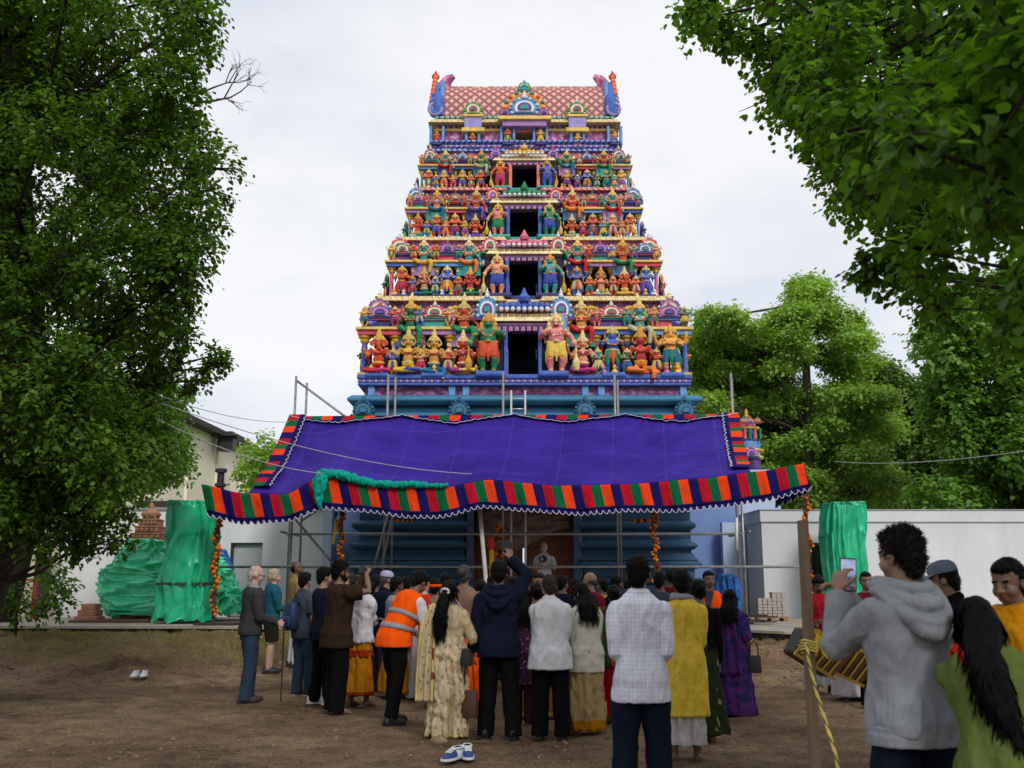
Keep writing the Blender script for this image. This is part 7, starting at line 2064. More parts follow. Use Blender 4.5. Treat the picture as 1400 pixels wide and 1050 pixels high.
wrapped('green_tarpaulin', [ringpx(1138, 1183, 686, 25.2, .4), ringpx(1136, 1186, 692, 25.2, .5), ringpx(1134, 1190, 730, 25.2, .55), ringpx(1138, 1192, 770, 25.2, .55), ringpx(1142, 1190, 805, 25.2, .55), ringpx(1140, 1192, 838, 25.2, .55)], TARP, 'tall green tarpaulin bundle in front of the white annexe', .075, 12, pleats=7)
wrapped('blue_tarpaulin', [ringpx(988, 1004, 786, 23.0, .2), ringpx(984, 1012, 797, 23.0, .3), ringpx(986, 1014, 820, 23.0, .3), ringpx(990, 1014, 840, 23.0, .3)], TARPB, 'bright blue cloth behind the man in orange safety vest', .06, 20)
# brown shrine on the left
bs = empty('brown_shrine', (0, 0, 0)); tag(bs, 'terracotta brown stepped shrine spire above the green tarpaulin', 'shrine')
Yb_ = 25.4; TERR = plain('terracotta', srgb(166, 116, 92), .85, .25, 6, .6); 
for y, hw, hp in ((750, 27, 8), (742, 24, 5), (737, 21, 6), (731, 22, 3), (728, 17, 7), (721, 18, 3), (718, 13, 7), (711, 14, 3), (708, 9, 6)):
    a, b = at(197 - hw, y, Yb_), at(197 + hw, y, Yb_); z1_ = at(197, y - hp, Yb_).z; w_ = (b.x - a.x) / 2; x = (a.x + b.x) / 2
    m = MB(); m.bx(x - w_, x + w_, Yb_ - w_ + .5, Yb_ + w_ + .5, a.z + .002, z1_)
    if hp > 4:
        for i in range(5): m.ell((x + w_ * (-.8 + .4 * i), Yb_ - w_ + .5, (a.z + z1_) / 2), (w_ * .17, .07, (z1_ - a.z) * .55), 0, 8, 6)
    m.build('tier', TERR, bs, 40, .02)
a = at(197, 702, Yb_); m = MB(); m.lathe((a.x, Yb_ + .5, a.z - .05), [(.22, 0), (.26, .06), (.16, .16), (.06, .2), (.08, .26), (.02, .36)], 0, 14); m.build('finial', TERR, bs, True)
a = at(197, 752, Yb_); m = MB(); m.bx(a.x - .6, a.x + .6, Yb_ - .2, Yb_ + 1.2, .6, a.z); m.build('core', TERR, bs)
m = MB(); p = at(123, 832, 24.0)
for i in range(3): m.bx(p.x - .28 + .05 * i, p.x + .25 - .05 * i, 23.8 + .06 * i, 24.3, .602 + .14 * i, .738 + .14 * i)
tag(m.build('pedestal_block', TERR, None, 40, .015), 'stepped brown block at the left foot of the wide green tarpaulin', 'block')
m = MB(); a, b = at(97, 838, 23.6), at(205, 838, 23.6)
for i in range(3): m.bx(a.x + .2 * i, b.x - .1 * i, 23.5 + .25 * i, 23.7 + .25 * i, .602, .66)
tag(m.build('timber_boards', plain('board_brown', srgb(92, 70, 56), .9, .2), None, 0, .006), 'flat brown boards lying in front of the wide green tarpaulin', 'boards')
random.seed(104)
# ================================================================== SMALL THINGS
# hoodie man's phone
f = HOODIE
W = f.A['L']; gp_ = f.world(W['W'] + W['d'] * .055 + W['n'] * .030)
ph = empty('phone', gp_ + V((.028, .0, .035)), f.rz + .33); ph.rotation_euler = (-.05, .06, -.16); tag(ph, 'dark phone with lit screen held up by the grey hoodie man', 'phone')
m = MB(); m.box((0, 0, 0), (.080, .0095, .165)); m.build('case', BLACKP, ph, 0, .004)
def screen_mat():
    n = NT('phone_screen'); vec = n.coord()
    sx = n.node('ShaderNodeSeparateXYZ'); n.link(vec, sx.inputs[0])
    c = n.ramp(n.math('ADD', n.math('MULTIPLY', sx.outputs[2], 6.3), .5), [(0.0, srgb(60, 46, 40)), (.30, srgb(36, 34, 66)), (.40, srgb(46, 50, 110)), (.5, srgb(110, 130, 170)), (.6, srgb(150, 172, 206)), (1, srgb(140, 168, 206))])
    c = n.mix(.25, c, n.ramp(n.noise(vec, 60, 3), [(.4, (.05, .06, .08)), (.6, (.6, .62, .7))]))
    n.link(c, n.b.inputs['Base Color']); n.b.inputs['Roughness'].default_value = .15
    n.link(c, n.b.inputs['Emission Color']); n.b.inputs['Emission Strength'].default_value = .45
    return n.m
m = MB(); m.box((0, -.0055, 0), (.070, .001, .150)); m.build('screen', screen_mat(), ph)
# green kurta woman's black bag in the hand
g = GREEN.world(GREEN.A['L']['grip']); handbag('black bag in the hand of the woman in green tunic', g + V((.03, 0, -.12)), .3, STRAPM, (.20, .08, .16), [(-.06, 0, .07), (-.04, 0, .14), (.04, 0, .14), (.06, 0, .07)], 'handbag')
# shoes lying on the ground
def loose_shoe(p, rz, mats, name='shoe', k=1.0, parent=None):
    m = MB()
    secs = [(-.135, .022, .062), (-.12, .034, .075), (-.06, .038, .078), (.0, .040, .070), (.05, .043, .056), (.10, .040, .045), (.135, .022, .028)]
    NR_ = 16; out = []; inn = []
    for y, hw, ht in secs:
        op = 1 if -.13 < y < .02 else 0
        out.append([V((hw * math.cos(a), y, .014 + (ht - .014) * max(0, math.sin(a)) ** .7)) for a in [2 * PI * i / NR_ for i in range(NR_)]])
    m.rings(out[:4], 1); m.rings(out[3:], 0)
    so = [(-.14, .026), (-.12, .040), (0, .044), (.06, .048), (.11, .044), (.142, .022)]
    m.rings([[V((hw * (1 if q in (0, 3) else -1), y, .018 if q in (2, 3) else 0)) for q in range(4)] for y, hw in so], 1)
    m.ell((0, -.060, .070), (.030, .062, .016), 2, 14, 8)
    m.tube([(.034 * math.cos(t), -.060 + .068 * math.sin(t), .075) for t in [2 * PI * i / 18 for i in range(19)]], .007, 1, n=6)
    for i in range(4): m.tube([(-.026, .018 + .018 * i, .070 - .005 * i), (0, .02 + .018 * i, .076 - .006 * i), (.026, .018 + .018 * i, .070 - .005 * i)], .0045, 1, n=5)
    o = m.build(name, mats, parent, 50); o.location = p; o.rotation_euler = (0, 0, rz); o.scale = (k,) * 3
    return o
SHB = plain('trainer_blue', srgb(28, 58, 112), .5, .15); SHW = plain('trainer_white', srgb(206, 208, 212), .55, .08); SHI = plain('shoe_inside', srgb(22, 22, 28), .9)
a, b = at(622, 1036, 9.35), at(641, 1030, 9.45)
t1 = loose_shoe((a.x, 9.10, .035), PI - .5, [SHB, SHW, SHI], 'trainer', 1.15); tag(t1, 'blue and white trainer tilted to the left on the soil, left one of the pair', 'shoe', 'blue and white trainers left on the soil')
t2 = loose_shoe((b.x, 9.20, .035), PI + .1, [SHB, SHW, SHI], 'trainer', 1.15); tag(t2, 'blue and white trainer pointing at the camera, right one of the pair', 'shoe', 'blue and white trainers left on the soil')
a = at(190, 920, 16.0); zz = ground_z(a.x, 16) + .02
for i, (dx, lb_) in enumerate(((-.06, 'left white shoe of the pair standing alone on the bare soil'), (.08, 'right white shoe of the pair standing alone on the bare soil'))):
    s_ = loose_shoe((a.x + dx, 16.0, zz), PI + .05 + .1 * i, [SHW, SHW, plain('shoe_inside_grey', srgb(120, 122, 150), .9)], 'white_shoe', 1.0); tag(s_, lb_, 'shoe', 'white shoes on the soil')
# wooden post in the foreground, striped rope, black and gold bundle
m = MB(); a, b = at(1096, 712, 7.4), at(1114, 1075, 7.3)
m.tube([V((b.x, 7.3, -.05)), V((a.x, 7.4, a.z))], .0, 0, n=4)
m = MB(); dx = a.x - b.x
m.add([V((b.x - .036, 7.25, -.05)), V((b.x + .036, 7.25, -.05)), V((b.x + .036, 7.30, -.05)), V((b.x - .036, 7.30, -.05)), V((a.x - .036, 7.35, a.z)), V((a.x + .036, 7.35, a.z + .01)), V((a.x + .036, 7.40, a.z)), V((a.x - .036, 7.40, a.z))], [(3, 2, 1, 0), (4, 5, 6, 7), (0, 1, 5, 4), (1, 2, 6, 5), (2, 3, 7, 6), (3, 0, 4, 7)])
tag(m.build('wooden_post', WOODP, None, 0, .006), 'plain wooden post in the foreground with a twisted rope tied to it', 'post')
ROPEY = plain('rope_yellow', srgb(206, 182, 96), .7, .2); ROPEK = plain('rope_dark', srgb(120, 100, 62), .8, .2)
pts = [at(1103, 880, 7.22), at(1106, 905, 7.2), at(1116, 945, 7.1), at(1130, 990, 6.95), at(1142, 1030, 6.8), at(1150, 1072, 6.7)]
path = []
for p, q in zip(pts, pts[1:]):
    for i in range(14): path.append(p.lerp(q, i / 14))
m = MB()
for k in range(3):
    st_ = []
    for i, p in enumerate(path):
        an = i * .75 + k * 2 * PI / 3; st_.append(p + V((math.cos(an) * .0065, math.sin(an) * .0065, 0)))
    m.tube(st_, .0075, 0 if k < 2 else 1, n=6)
for z in (-.02, 0.0, .02, .04):
    c = at(1104, 884, 7.36); m.tube([c + V((.055 * math.cos(t), .06 * math.sin(t) - .03, z + .01 * math.sin(t * 2))) for t in [2 * PI * i / 18 for i in range(19)]], .008, 0, n=6)
tag(m.build('rope', [ROPEY, ROPEK], None, True), 'twisted yellow and dark rope tied round the foreground wooden post', 'rope')
BX = plain('bundle_black', srgb(26, 20, 16), .5, .2); BG = plain('bundle_gold', srgb(196, 156, 60), .4, .2, metal=.3); BR = plain('bundle_brown', srgb(110, 66, 26), .6, .3)
def striped_drum(label, c, rot, L, R_):
    root = empty('gold_trimmed_box', c); root.rotation_euler = rot; tag(root, label, 'decorated box', 'black and gold boxes at the wooden post')
    m = MB(); m.box((0, 0, 0), (L, R_, R_ * 1.1)); m.build('box_body', BX, root, 0, .02)
    m = MB()
    n = int(L / .055)
    for i in range(n): 
        x = -L / 2 + L * (i + .5) / n
        m.box((x, -R_ / 2 - .008, 0), (.016, .012, R_ * 1.08), 0, Matrix.Rotation(.25, 3, 'Y')); m.box((x, 0, R_ * .55 + .008), (.016, R_, .012), 0)
        m.box((x + .026, -R_ / 2 - .004, -.0), (.018, .010, R_ * .98), 1, Matrix.Rotation(.25, 3, 'Y'))
    for zz in (-1, 1): m.box((0, -R_ / 2 - .012, zz * R_ * .53), (L * 1.02, .016, .022), 0)
    m.build('gold_strips', [BG, BR], root)
c1 = at(1112, 892, 7.75); c2 = at(1143, 898, 7.9)
striped_drum('black box with gold strips tied behind the foreground wooden post', c1, (0, .55, .2), .36, .20)
striped_drum('longer black box with gold strips hanging between wooden post and grey hoodie', c2, (0, .42, -.1), .46, .22)
m = MB(); c = at(1120, 884, 7.5)
for i in range(9):
    a = i * .7; m.add([c, c + V((.09 * math.cos(a), -.02, .06 * math.sin(a))), c + V((.16 * math.cos(a + .2), .0, .10 * math.sin(a + .2))), c + V((.08 * math.cos(a + .4), .02, .06 * math.sin(a + .4)))], [(0, 1, 2, 3)])
tag(m.build('yellow_flower', plain('flower_yellow', srgb(214, 186, 20), .6), None, False, thick=.006), 'yellow ribbon flower tied between the two gold stripped boxes', 'flower')
# brick stack
bk = plain('paver_grey', srgb(168, 156, 150), .9, .15, 6, .4)
Ybk = 24.6; a, b = at(1036, 838, Ybk), at(1075, 838, Ybk)
st = empty('paver_stack', ((a.x + b.x) / 2, Ybk, .6)); tag(st, 'stack of grey pink paving bricks standing against the white annexe', 'brick stack')
m = MB(); w_ = b.x - a.x; nrow = 8
for r in range(nrow):
    n_ = 6 if r < 6 else 3
    for i in range(n_):
        x = -w_ / 2 + w_ / 6 * (i + .5 + (3 if r >= 6 else 0))
        for yy in (0, .13): m.box((x + random.uniform(-.006, .006), yy + random.uniform(-.01, .01), .10 + .073 * r + .036), (w_ / 6 - .012, .12, .066))
m.build('bricks', bk, st, 0, .004)
m = MB(); m.bx(-w_ / 2 - .05, w_ / 2 + .05, -.1, .3, .07, .098); 
for x in (-.3, 0, .3): m.bx(x - .05, x + .05, -.1, .3, .002, .069)
m.build('pallet', plain('pallet_wood', srgb(140, 112, 80), .9, .2), st)
m = MB(); p = at(1020, 843, 22.6)
for i in range(6): m.box((p.x + random.uniform(-.5, .4), 22.6 + .1 * i, .62 + .035 * i), (.9, .16, .03), 0, Matrix.Rotation(random.uniform(-.4, .4), 3, 'Z'))
tag(m.build('plank_pile', plain('plank_dark', srgb(72, 62, 54), .9, .2), None, 0, .004), 'low pile of dark planks on the platform edge right of the tower', 'planks')
# overhead wires
WIRE = plain('wire_grey', srgb(170, 172, 176), .6, .1, bump=0)
def wire(label, pa, pb, sag, r=.008, mat=WIRE):
    m = MB(); m.tube([pa.lerp(pb, i / 24) + V((0, 0, -sag * 4 * (i / 24) * (1 - i / 24))) for i in range(25)], r, 0, n=6); tag(m.build('wire', mat, None, True), label, 'wire')
wire('upper thin wire running from the left tree to the canopy corner', at(120, 500, 15), at(400, 577, 25.5), .25)
wire('long thin wire crossing in front of the violet canopy to its front edge', at(125, 515, 15), at(645, 648, 21.7), .3)
wire('thin wire from the left tree down to the left canopy edge', at(190, 560, 16), at(448, 648, 22.0), .2, .010)
wire('thin wire crossing in front of the dark trees at the right', at(1140, 631, 26), at(1460, 607, 16), .15)

# ================================================================== TREES
BARK = plain('bark_dark', srgb(52, 44, 36), .9, .3, 3, .9, .05, stretch=(3, 3, .5)); BARKG = plain('bark_grey', srgb(84, 76, 64), .9, .3, 3, .8, .04, stretch=(3, 3, .5))
def tree(name, label, base, trunk, lobes, leaf, mat, bark=BARK, spray=(30, 14), dirb=(0, 0, 0), droop=.35, flat=1.0, r0=.3, limb=.06, group=None, shell=.5, spread=.55, twig=True, leafw=.7):
    """trunk: points of the main stem; lobes: (centre, radius); leaves grow on sprays inside the lobes"""
    root = empty(name, base); tag(root, label, 'tree', group)
    B = V(base); m = MB()
    tp = [V(p) for p in trunk]; n = len(tp)
    m.tube([p - B for p in tp], [r0 * (1.25 if i == 0 else 1) * (1 - .72 * i / (n - 1)) for i in range(n)], 0, n=12)
    P0 = []; D = []; N = []; LL = []
    for ci, (c, r) in enumerate(lobes):
        c = V(c)
        # limb from the stem
        if limb and min((p - c).length for p in tp[1:]) < 5.5:
            cand = [p for p in tp[1:]]; s = min(cand, key=lambda p: (p - c).length + max(0, p.z - c.z) * 1.5)
            mid = s.lerp(c, .5) + V((random.uniform(-.2, .2), random.uniform(-.2, .2), .03 * (c - s).length))
            mm = s.lerp(c, .25) + V((0, 0, .04 * (c - s).length))
            w_ = min(limb * (1 + .25 * (c - s).length), r0 * .5)
            m.tube([p - B for p in (s, mm, mid, c)], [w_, w_ * .75, w_ * .5, w_ * .2], 0, n=7)
        ns, nl = spray
        ns = int(ns * (r / .8) ** 1.6) + 4
        u = rng.normal(0, 1, (ns, 3)); u /= np.linalg.norm(u, axis=1)[:, None]
        rad = r * rng.uniform(shell, 1.0, ns) ** .6
        o = np.array(c)[None] + u * rad[:, None] * np.array([1, 1, flat])
        d = u * np.array([1, 1, .6 * flat]) + rng.normal(0, .45, (ns, 3)) + np.array(dirb) + np.array([0, 0, -droop])
        d /= np.linalg.norm(d, axis=1)[:, None]
        t = (np.arange(nl) + .5) / nl
        Ls = r * spread * rng.uniform(.7, 1.3, ns)
        pos = o[:, None, :] + d[:, None, :] * (t[None, :, None] - .4) * Ls[:, None, None]
        pos[:, :, 2] -= droop * .35 * Ls[:, None] * t[None] ** 2
        pos += rng.normal(0, leaf * .55, pos.shape)
        side = np.cross(d, np.array([0, 0, 1.0])); side /= np.linalg.norm(side, axis=1)[:, None] + 1e-6
        sg = np.where(np.arange(nl) % 2 == 0, 1.0, -1.0)
        dd = d[:, None, :] * .55 + side[:, None, :] * sg[None, :, None] * .75 + rng.normal(0, .30, pos.shape) + np.array([0, 0, -.28])
        nn = np.array([0, 0, 1.0])[None, None] + rng.normal(0, .30, pos.shape) + u[:, None, :] * .45
        P0.append(pos.reshape(-1, 3)); D.append(dd.reshape(-1, 3)); N.append(nn.reshape(-1, 3))
        if twig:
            for q in range(0, ns, 5):
                a = V(o[q]); e = a + V(d[q]) * float(Ls[q]) * .6; m.tube([c.lerp(a, .35) - B, a - B, e - B], [.014, .008, .003], 0, n=4)
    P0 = np.concatenate(P0); D = unit(np.concatenate(D)); N = np.concatenate(N)
    N = unit(N - D * (N * D).sum(1)[:, None])
    L = leaf * rng.uniform(.65, 1.25, len(P0))
    tr_ = m.build('trunk', bark, root, True, normals=False)
    me = leaf_mesh('crown', mat, P0 - np.array(B)[None], D, N, L, L * leafw)
    o = bpy.data.objects.new('crown', me); col.objects.link(o); o.parent = root
    NLEAF.append((name, len(P0)))
    return root
NLEAF = []
def fill(n, xr, yr, Yr, rr, inside):
    out = []; k = 0
    while len(out) < n and k < n * 60:
        k += 1
        px, py, Y = random.uniform(*xr), random.uniform(*yr), random.uniform(*Yr); r = random.uniform(*rr)
        if inside(px, py, r / Y * FOC): out.append((at(px, py, Y), r))
    return out
def interp(tab, v):
    if v <= tab[0][0]: return tab[0][1]
    for a, b in zip(tab, tab[1:]):
        if v <= b[0]: return a[1] + (b[1] - a[1]) * (v - a[0]) / (b[0] - a[0])
    return tab[-1][1]
LEAF_L = leafmat('leaf_maple', (.020, .052, .008), (.150, .290, .034), .45, .14, .30)
LEAF_N = leafmat('leaf_linden', (.026, .072, .009), (.150, .310, .028), .56, .22, .6)
LEAF_A = leafmat('leaf_locust', (.165, .320, .045), (.370, .540, .110), .38, .25, .2)
LEAF_D = leafmat('leaf_dark', (.050, .115, .020), (.170, .290, .050), .36, .3, .25)
LEAF_C = leafmat('leaf_chestnut', (.060, .150, .022), (.210, .400, .056), .42, .35, .22)
# left tree
edgeL = [(-60, 300), (0, 308), (60, 296), (100, 286), (150, 280), (190, 300), (220, 322), (240, 326), (270, 306), (310, 306), (340, 312), (370, 292), (400, 272), (430, 268), (470, 262), (500, 248), (540, 226), (580, 236), (620, 224), (660, 190), (700, 172), (720, 120), (742, 80)]
lob = fill(150, (-330, 330), (-120, 740), (10.5, 14.5), (.42, .80), lambda x, y, r: x + r < interp(edgeL, y) + 4 and y + r < 748 - max(0, (x - 100)) * .35)
for y in range(-40, 720, 30):
    r = random.uniform(.30, .46); Y = random.uniform(10.8, 13); x = interp(edgeL, y) - r / Y * FOC * .9 + random.uniform(-6, 6); lob.append((at(x, y, Y), r))
lob += [(at(random.uniform(-30, 70), random.uniform(610, 735), random.uniform(11, 13)), random.uniform(.3, .45)) for _ in range(12)]
lob += [(at(299, 484, 12.5), .14), (at(296, 500, 12.5), .17), (at(272, 520, 12.6), .2), (at(160, 690, 12), .3), (at(110, 720, 12), .34), (at(140, 655, 12.3), .4), (at(60, 735, 11.6), .3), (at(160, 735, 12), .16), (at(105, 745, 12), .16)]
b = at(-120, 985, 12.4); b.z = 0
tree('broadleaf_tree', 'huge dark broadleaf tree filling the left side of the picture', b, [b, at(-48, 830, 12.5), at(4, 690, 12.6), at(30, 560, 12.7), at(30, 400, 12.8), at(15, 220, 12.9), at(20, 60, 13), at(40, -150, 13)], lob, .074, LEAF_L, BARK, (104, 16), droop=.3, r0=.46, limb=.03, shell=.15, spread=.6)
# low leafy shoots at the foot of the trunk
sp = fill(10, (-40, 85), (785, 838), (19.0, 20.5), (.2, .36), lambda x, y, r: True)
b2 = at(22, 856, 20); b2.z = ground_z(b2.x, 20)
tree('sapling', 'young leafy shoots growing at the foot of the dark trunk', b2, [b2, at(24, 835, 20), at(30, 800, 20)], sp, .10, LEAF_N, BARK, (50, 10), r0=.025, limb=.008)
# dead branch
db = MB(); c0 = at(262, 140, 12.5)
def twigs(m, p, d, L, r, k):
    e = p + d * L; mid = p + d * L * .5 + V((0, 0, random.uniform(-.03, .03)))
    m.tube([p, mid, e], [r, r * .8, r * .5], 0, n=5)
    if k == 0: return
    for q in range(3 if k > 1 else 2):
        a = random.uniform(-.9, .9); dd = (Matrix.Rotation(a, 3, 'Y') @ d + V((0, random.uniform(-.3, .3), 0))).normalized(); twigs(m, p.lerp(e, random.uniform(.45, 1)), dd, L * random.uniform(.5, .75), r * .5, k - 1)
twigs(db, c0, (at(352, 128, 12.5) - c0).normalized(), .55, .022, 3); twigs(db, at(268, 130, 12.5), V((.8, 0, .35)).normalized(), .5, .016, 3)
tag(db.build('dead_branch', BARKG, None, True), 'bare dead branch sticking out of the left tree against the sky', 'branch')
# lighter tree behind it
lob = fill(26, (150, 262), (540, 672), (17.5, 20), (.4, .75), lambda x, y, r: x + r < 268 and y + r < 678)
b = at(170, 842, 18.5); b.z = ground_z(b.x, 18.5)
b = V((at(20, 700, 24).x, 24.0, .6))
tree('broadleaf_tree', 'lighter green tree between the big left tree and the outbuilding roof', b, [b, at(40, 740, 24), at(110, 650, 23), at(180, 590, 22)], [(at(700 + (q.x / q.y * FOC) if False else (700 + q.x / q.y * FOC), 0, 1) and V((q.x * 1.15, q.y * 1.15, CAMZ + (q.z - CAMZ) * 1.15)), r * 1.15) for q, r in lob], .11, LEAF_C, BARK, (60, 14), r0=.2, limb=.04)
# small tree behind cream building edge
lob = fill(12, (345, 395), (600, 668), (40, 44), (.5, .9), lambda x, y, r: x + r < 402)
b = V((at(372, 700, 42).x, 42, .2)); tree('broadleaf_tree', 'small pale green tree showing between cream building and canopy edge', b, [b, at(372, 690, 42), at(372, 630, 42)], lob, .2, LEAF_A, BARKG, (26, 10), r0=.15, limb=.03)

# near overhanging tree on the right (its trunk stands just outside the picture)
edgeR = [(-80, 930), (0, 928), (30, 940), (60, 1000), (90, 1022), (130, 1040), (150, 1082), (200, 1104), (240, 1112), (262, 1132), (280, 1188), (300, 1198), (340, 1204), (365, 1168), (384, 1240), (410, 1250), (440, 1245), (470, 1262), (520, 1330), (560, 1400)]
inR = lambda x, y, r: x - r > interp(edgeR, y) - 2
lob = fill(58, (930, 1300), (-90, 470), (8.0, 11.0), (.25, .5), inR)
lob2 = fill(44, (1060, 1650), (-160, 450), (5.0, 7.5), (.22, .42), inR)
lob3 = fill(26, (1200, 1600), (-120, 380), (3.2, 4.4), (.16, .30), lambda x, y, r: x - r > interp(edgeR, y) + 60)
lob4 = [(V((random.uniform(-.5, 5), random.uniform(-2.5, 3.0), random.uniform(4.6, 7.5))), random.uniform(.4, .7)) for _ in range(12)]
lobe_edge = []
for y in range(-40, 440, 22):
    r = random.uniform(.14, .24); Y = random.uniform(7.0, 9.5); x = interp(edgeR, y) + r / Y * FOC * .9 + random.uniform(-4, 10); lobe_edge.append((at(x, y, Y), r))
lobe_edge += [(at(952, 30, 9), .22), (at(975, 20, 9), .22), (at(1000, 45, 9), .2), (at(1180, 368, 6.5), .10), (at(1200, 358, 6.5), .14), (at(1228, 372, 6.5), .14)]
b = V((5.6, 6.0, 0))
tree('linden_tree', 'overhanging linden tree with large close leaves at the upper right', b, [b, V((5.5, 6.0, 1.5)), V((5.2, 6.1, 3)), V((4.9, 6.2, 4.5)), V((4.6, 6.5, 6.2)), V((4.3, 6.8, 8.5))], lob + lob2 + lob3 + lob4 + lobe_edge, .066, LEAF_N, BARK, (125, 11), droop=.4, r0=.32, limb=.022, shell=.25, spread=.9, leafw=.86)
# locust tree behind the wall
lob = []
for (x, y, hw) in ((1105, 392, 12), (1100, 420, 30), (1085, 440, 40), (1150, 440, 30), (1170, 462, 22), (985, 432, 22), (1000, 450, 40), (960, 470, 22), (1040, 465, 46), (1110, 480, 50), (1165, 500, 30), (980, 505, 40), (1050, 510, 50), (1120, 530, 60), (1190, 545, 26), (1060, 560, 60), (1150, 575, 50), (980, 545, 36), (1100, 605, 60), (1170, 620, 50), (1080, 640, 50), (1140, 660, 60), (1190, 665, 30), (1060, 680, 50), (1120, 690, 50)):
    for k in range(6):
        Y = random.uniform(36, 42); lob.append((at(x + random.uniform(-hw, hw) * .8, y + random.uniform(-8, 8), Y), random.uniform(.5, .9)))
lob += [(at(random.uniform(955, 1205), random.uniform(540, 695), random.uniform(41, 46)), random.uniform(.8, 1.3)) for _ in range(70)]
b = V((at(1110, 760, 39).x, 39, .2))
tree('locust_tree', 'tall feathery light green tree behind the white annexe right of the tower', b, [b, at(1110, 690, 39), at(1106, 600, 39), at(1102, 500, 39), at(1104, 420, 39), at(1105, 390, 39)], lob, .16, LEAF_A, BARKG, (50, 13), flat=.40, droop=.12, r0=.28, limb=.03, shell=.2, spread=.8)
b = V((at(985, 760, 41).x, 41, .2))
lob = [(at(random.uniform(945, 1030), random.uniform(470, 690), random.uniform(41, 46)), random.uniform(.7, 1.2)) for _ in range(60)]
tree('broadleaf_tree', 'darker green tree beside the right edge of the tower behind the locust', b, [b, at(985, 690, 41), at(985, 560, 41), at(985, 500, 41)], lob, .22, LEAF_C, BARKG, (40, 12), r0=.25, limb=.03, flat=.7)
# dark trees
for px, y0, y1, x0, x1, Y, n_, lb_, mt in ((1215, 490, 695, 1165, 1275, 50, 60, 'dark round topped tree behind the annexe between locust and chestnut', LEAF_D), (1100, 600, 700, 1040, 1200, 52, 50, 'dark thicket tree showing under the locust branches', LEAF_D), (1290, 560, 700, 1230, 1350, 48, 50, 'dark tree behind the annexe left of the chestnut', LEAF_D)):
    lob = fill(n_, (x0, x1), (y0, y1), (Y, Y + 7), (.9, 1.6), lambda x, y, r: y - r > y0 - 4)
    b = V((at(px, 760, Y).x, Y + 2, .2)); tree('broadleaf_tree', lb_, b, [b, at(px, 690, Y + 2), at(px, (y0 + y1) / 2, Y + 2)], lob, .25, mt, BARK, (34, 12), r0=.3, limb=.03)
edgeC = [(380, 1262), (420, 1240), (470, 1236), (500, 1262), (530, 1270), (560, 1240), (600, 1248), (700, 1240)]
lob = fill(130, (1236, 1560), (385, 705), (30, 38), (.6, 1.15), lambda x, y, r: x - r > interp(edgeC, y) - 2)
b = V((at(1400, 760, 34).x, 34, .2))
tree('chestnut_tree', 'big bright green broadleaf tree above the annexe at the right edge', b, [b, at(1400, 690, 34), at(1395, 580, 34), at(1390, 450, 34), at(1390, 380, 34)], lob, .20, LEAF_C, BARK, (60, 14), r0=.4, limb=.035, droop=.3)
# a far wood seals the view behind the annexe
lob = [(V((random.uniform(8, 46), random.uniform(62, 74), random.uniform(.8, 7.5))), random.uniform(1.6, 2.6)) for _ in range(110)]
b = V((26, 66, 0)); fw = tree('far_wood', 'far wood', b, [b, V((26, 66, 2)), V((26, 66, 4))], lob, .42, LEAF_D, BARK, (34, 11), r0=.3, limb=0)
for k in ('label', 'category'): del fw[k]
fw['kind'] = 'stuff'
lob = [(V((random.uniform(-60, -8), random.uniform(70, 84), random.uniform(.5, 5.5))), random.uniform(1.6, 2.6)) for _ in range(70)]
b = V((-30, 76, 0)); fw = tree('far_wood', 'far wood', b, [b, V((-30, 76, 2)), V((-30, 76, 4))], lob, .42, LEAF_D, BARK, (30, 11), r0=.3, limb=0)
for k in ('label', 'category'): del fw[k]
fw['kind'] = 'stuff'
print('LEAVES', NLEAF)

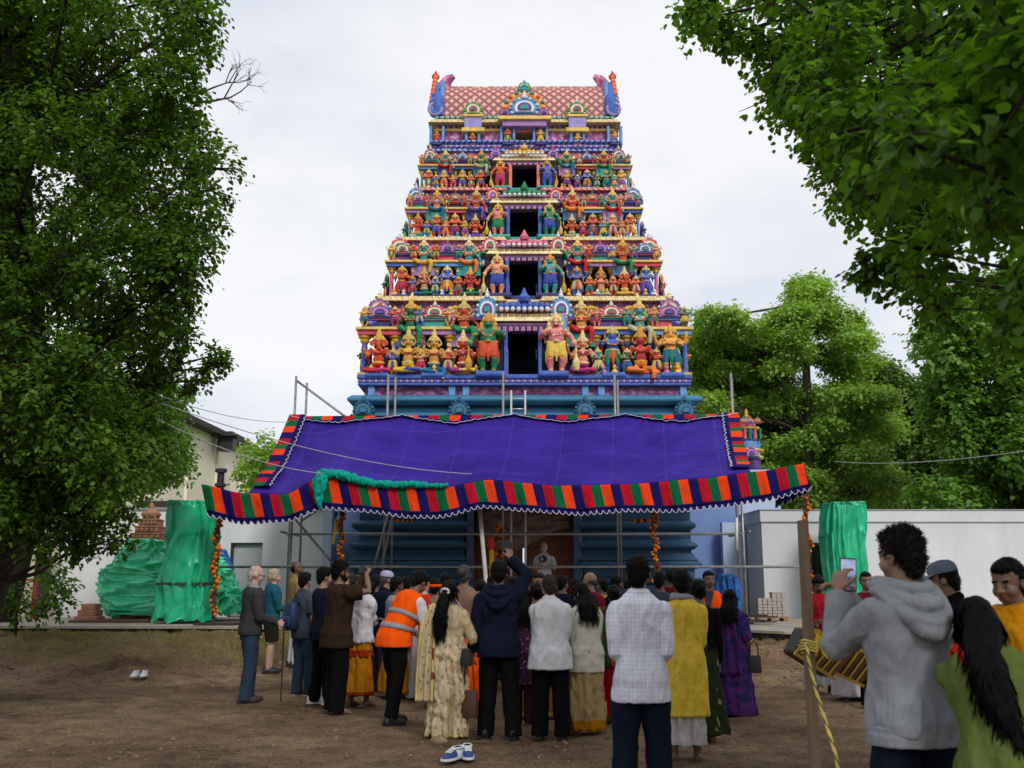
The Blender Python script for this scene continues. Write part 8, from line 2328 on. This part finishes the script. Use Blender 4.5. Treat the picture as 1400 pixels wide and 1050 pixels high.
# ================================================================== SKY, SUN, CAMERA
w = bpy.data.worlds.new('World'); sc.world = w; w.use_nodes = True
nt = w.node_tree; bg_ = nt.nodes['Background']
sky = nt.nodes.new('ShaderNodeTexSky'); sky.sky_type = 'NISHITA'; sky.sun_disc = False
SUN_EL, SUN_AZ = math.radians(42), math.radians(158)
sky.sun_elevation = SUN_EL; sky.sun_rotation = SUN_AZ
tc = nt.nodes.new('ShaderNodeTexCoord'); mp = nt.nodes.new('ShaderNodeMapping'); mp.inputs['Scale'].default_value = (1.2, 1.2, 2.6); mp.inputs['Location'].default_value = (.35, .1, .2)
nz = nt.nodes.new('ShaderNodeTexNoise'); nz.inputs['Scale'].default_value = 2.0; nz.inputs['Detail'].default_value = 5; nz.inputs['Roughness'].default_value = .5
rp = nt.nodes.new('ShaderNodeValToRGB'); cr = rp.color_ramp
cr.elements[0].position = .38; cr.elements[0].color = (5.9, 6.3, 7.1, 1); cr.elements[1].position = .56; cr.elements[1].color = (7.9, 7.92, 8.05, 1)
mxn = nt.nodes.new('ShaderNodeMix'); mxn.data_type = 'RGBA'; mxn.inputs[0].default_value = .93
L_ = nt.links.new
L_(tc.outputs['Generated'], mp.inputs['Vector']); L_(mp.outputs['Vector'], nz.inputs['Vector']); L_(nz.outputs['Fac'], rp.inputs['Fac'])
L_(sky.outputs['Color'], mxn.inputs[6]); L_(rp.outputs['Color'], mxn.inputs[7]); L_(mxn.outputs[2], bg_.inputs['Color'])
bg_.inputs['Strength'].default_value = .10
sd = bpy.data.lights.new('sun', 'SUN'); sd.energy = 1.5; sd.angle = math.radians(14); sd.color = (1, .97, .92)
so = bpy.data.objects.new('sun', sd); col.objects.link(so)
# light travels from the sun position (azimuth clockwise from +Y) down to the scene
dirv = V((math.sin(SUN_AZ) * math.cos(SUN_EL), math.cos(SUN_AZ) * math.cos(SUN_EL), math.sin(SUN_EL)))
so.rotation_euler = dirv.to_track_quat('Z', 'Y').to_euler()
cam = bpy.data.cameras.new('camera'); cam.sensor_width = 36; cam.lens = 36 * FOC / 1400; cam.clip_end = 2000; cam.clip_start = .05
co = bpy.data.objects.new('camera', cam); col.objects.link(co); co.location = (0, 0, CAMZ); co.rotation_euler = (PI / 2 + TH, 0, 0)
cam.dof.use_dof = True; cam.dof.focus_distance = 17.0; cam.dof.aperture_fstop = 3.5
sc.camera = co
sc.view_settings.view_transform = 'Standard'; sc.view_settings.look = 'None'; sc.view_settings.exposure = 0.32; sc.view_settings.gamma = 1
sc.cycles.max_bounces = 6; sc.cycles.transparent_max_bounces = 4; sc.cycles.use_denoising = True
bpy.data.scenes.remove(TMP)
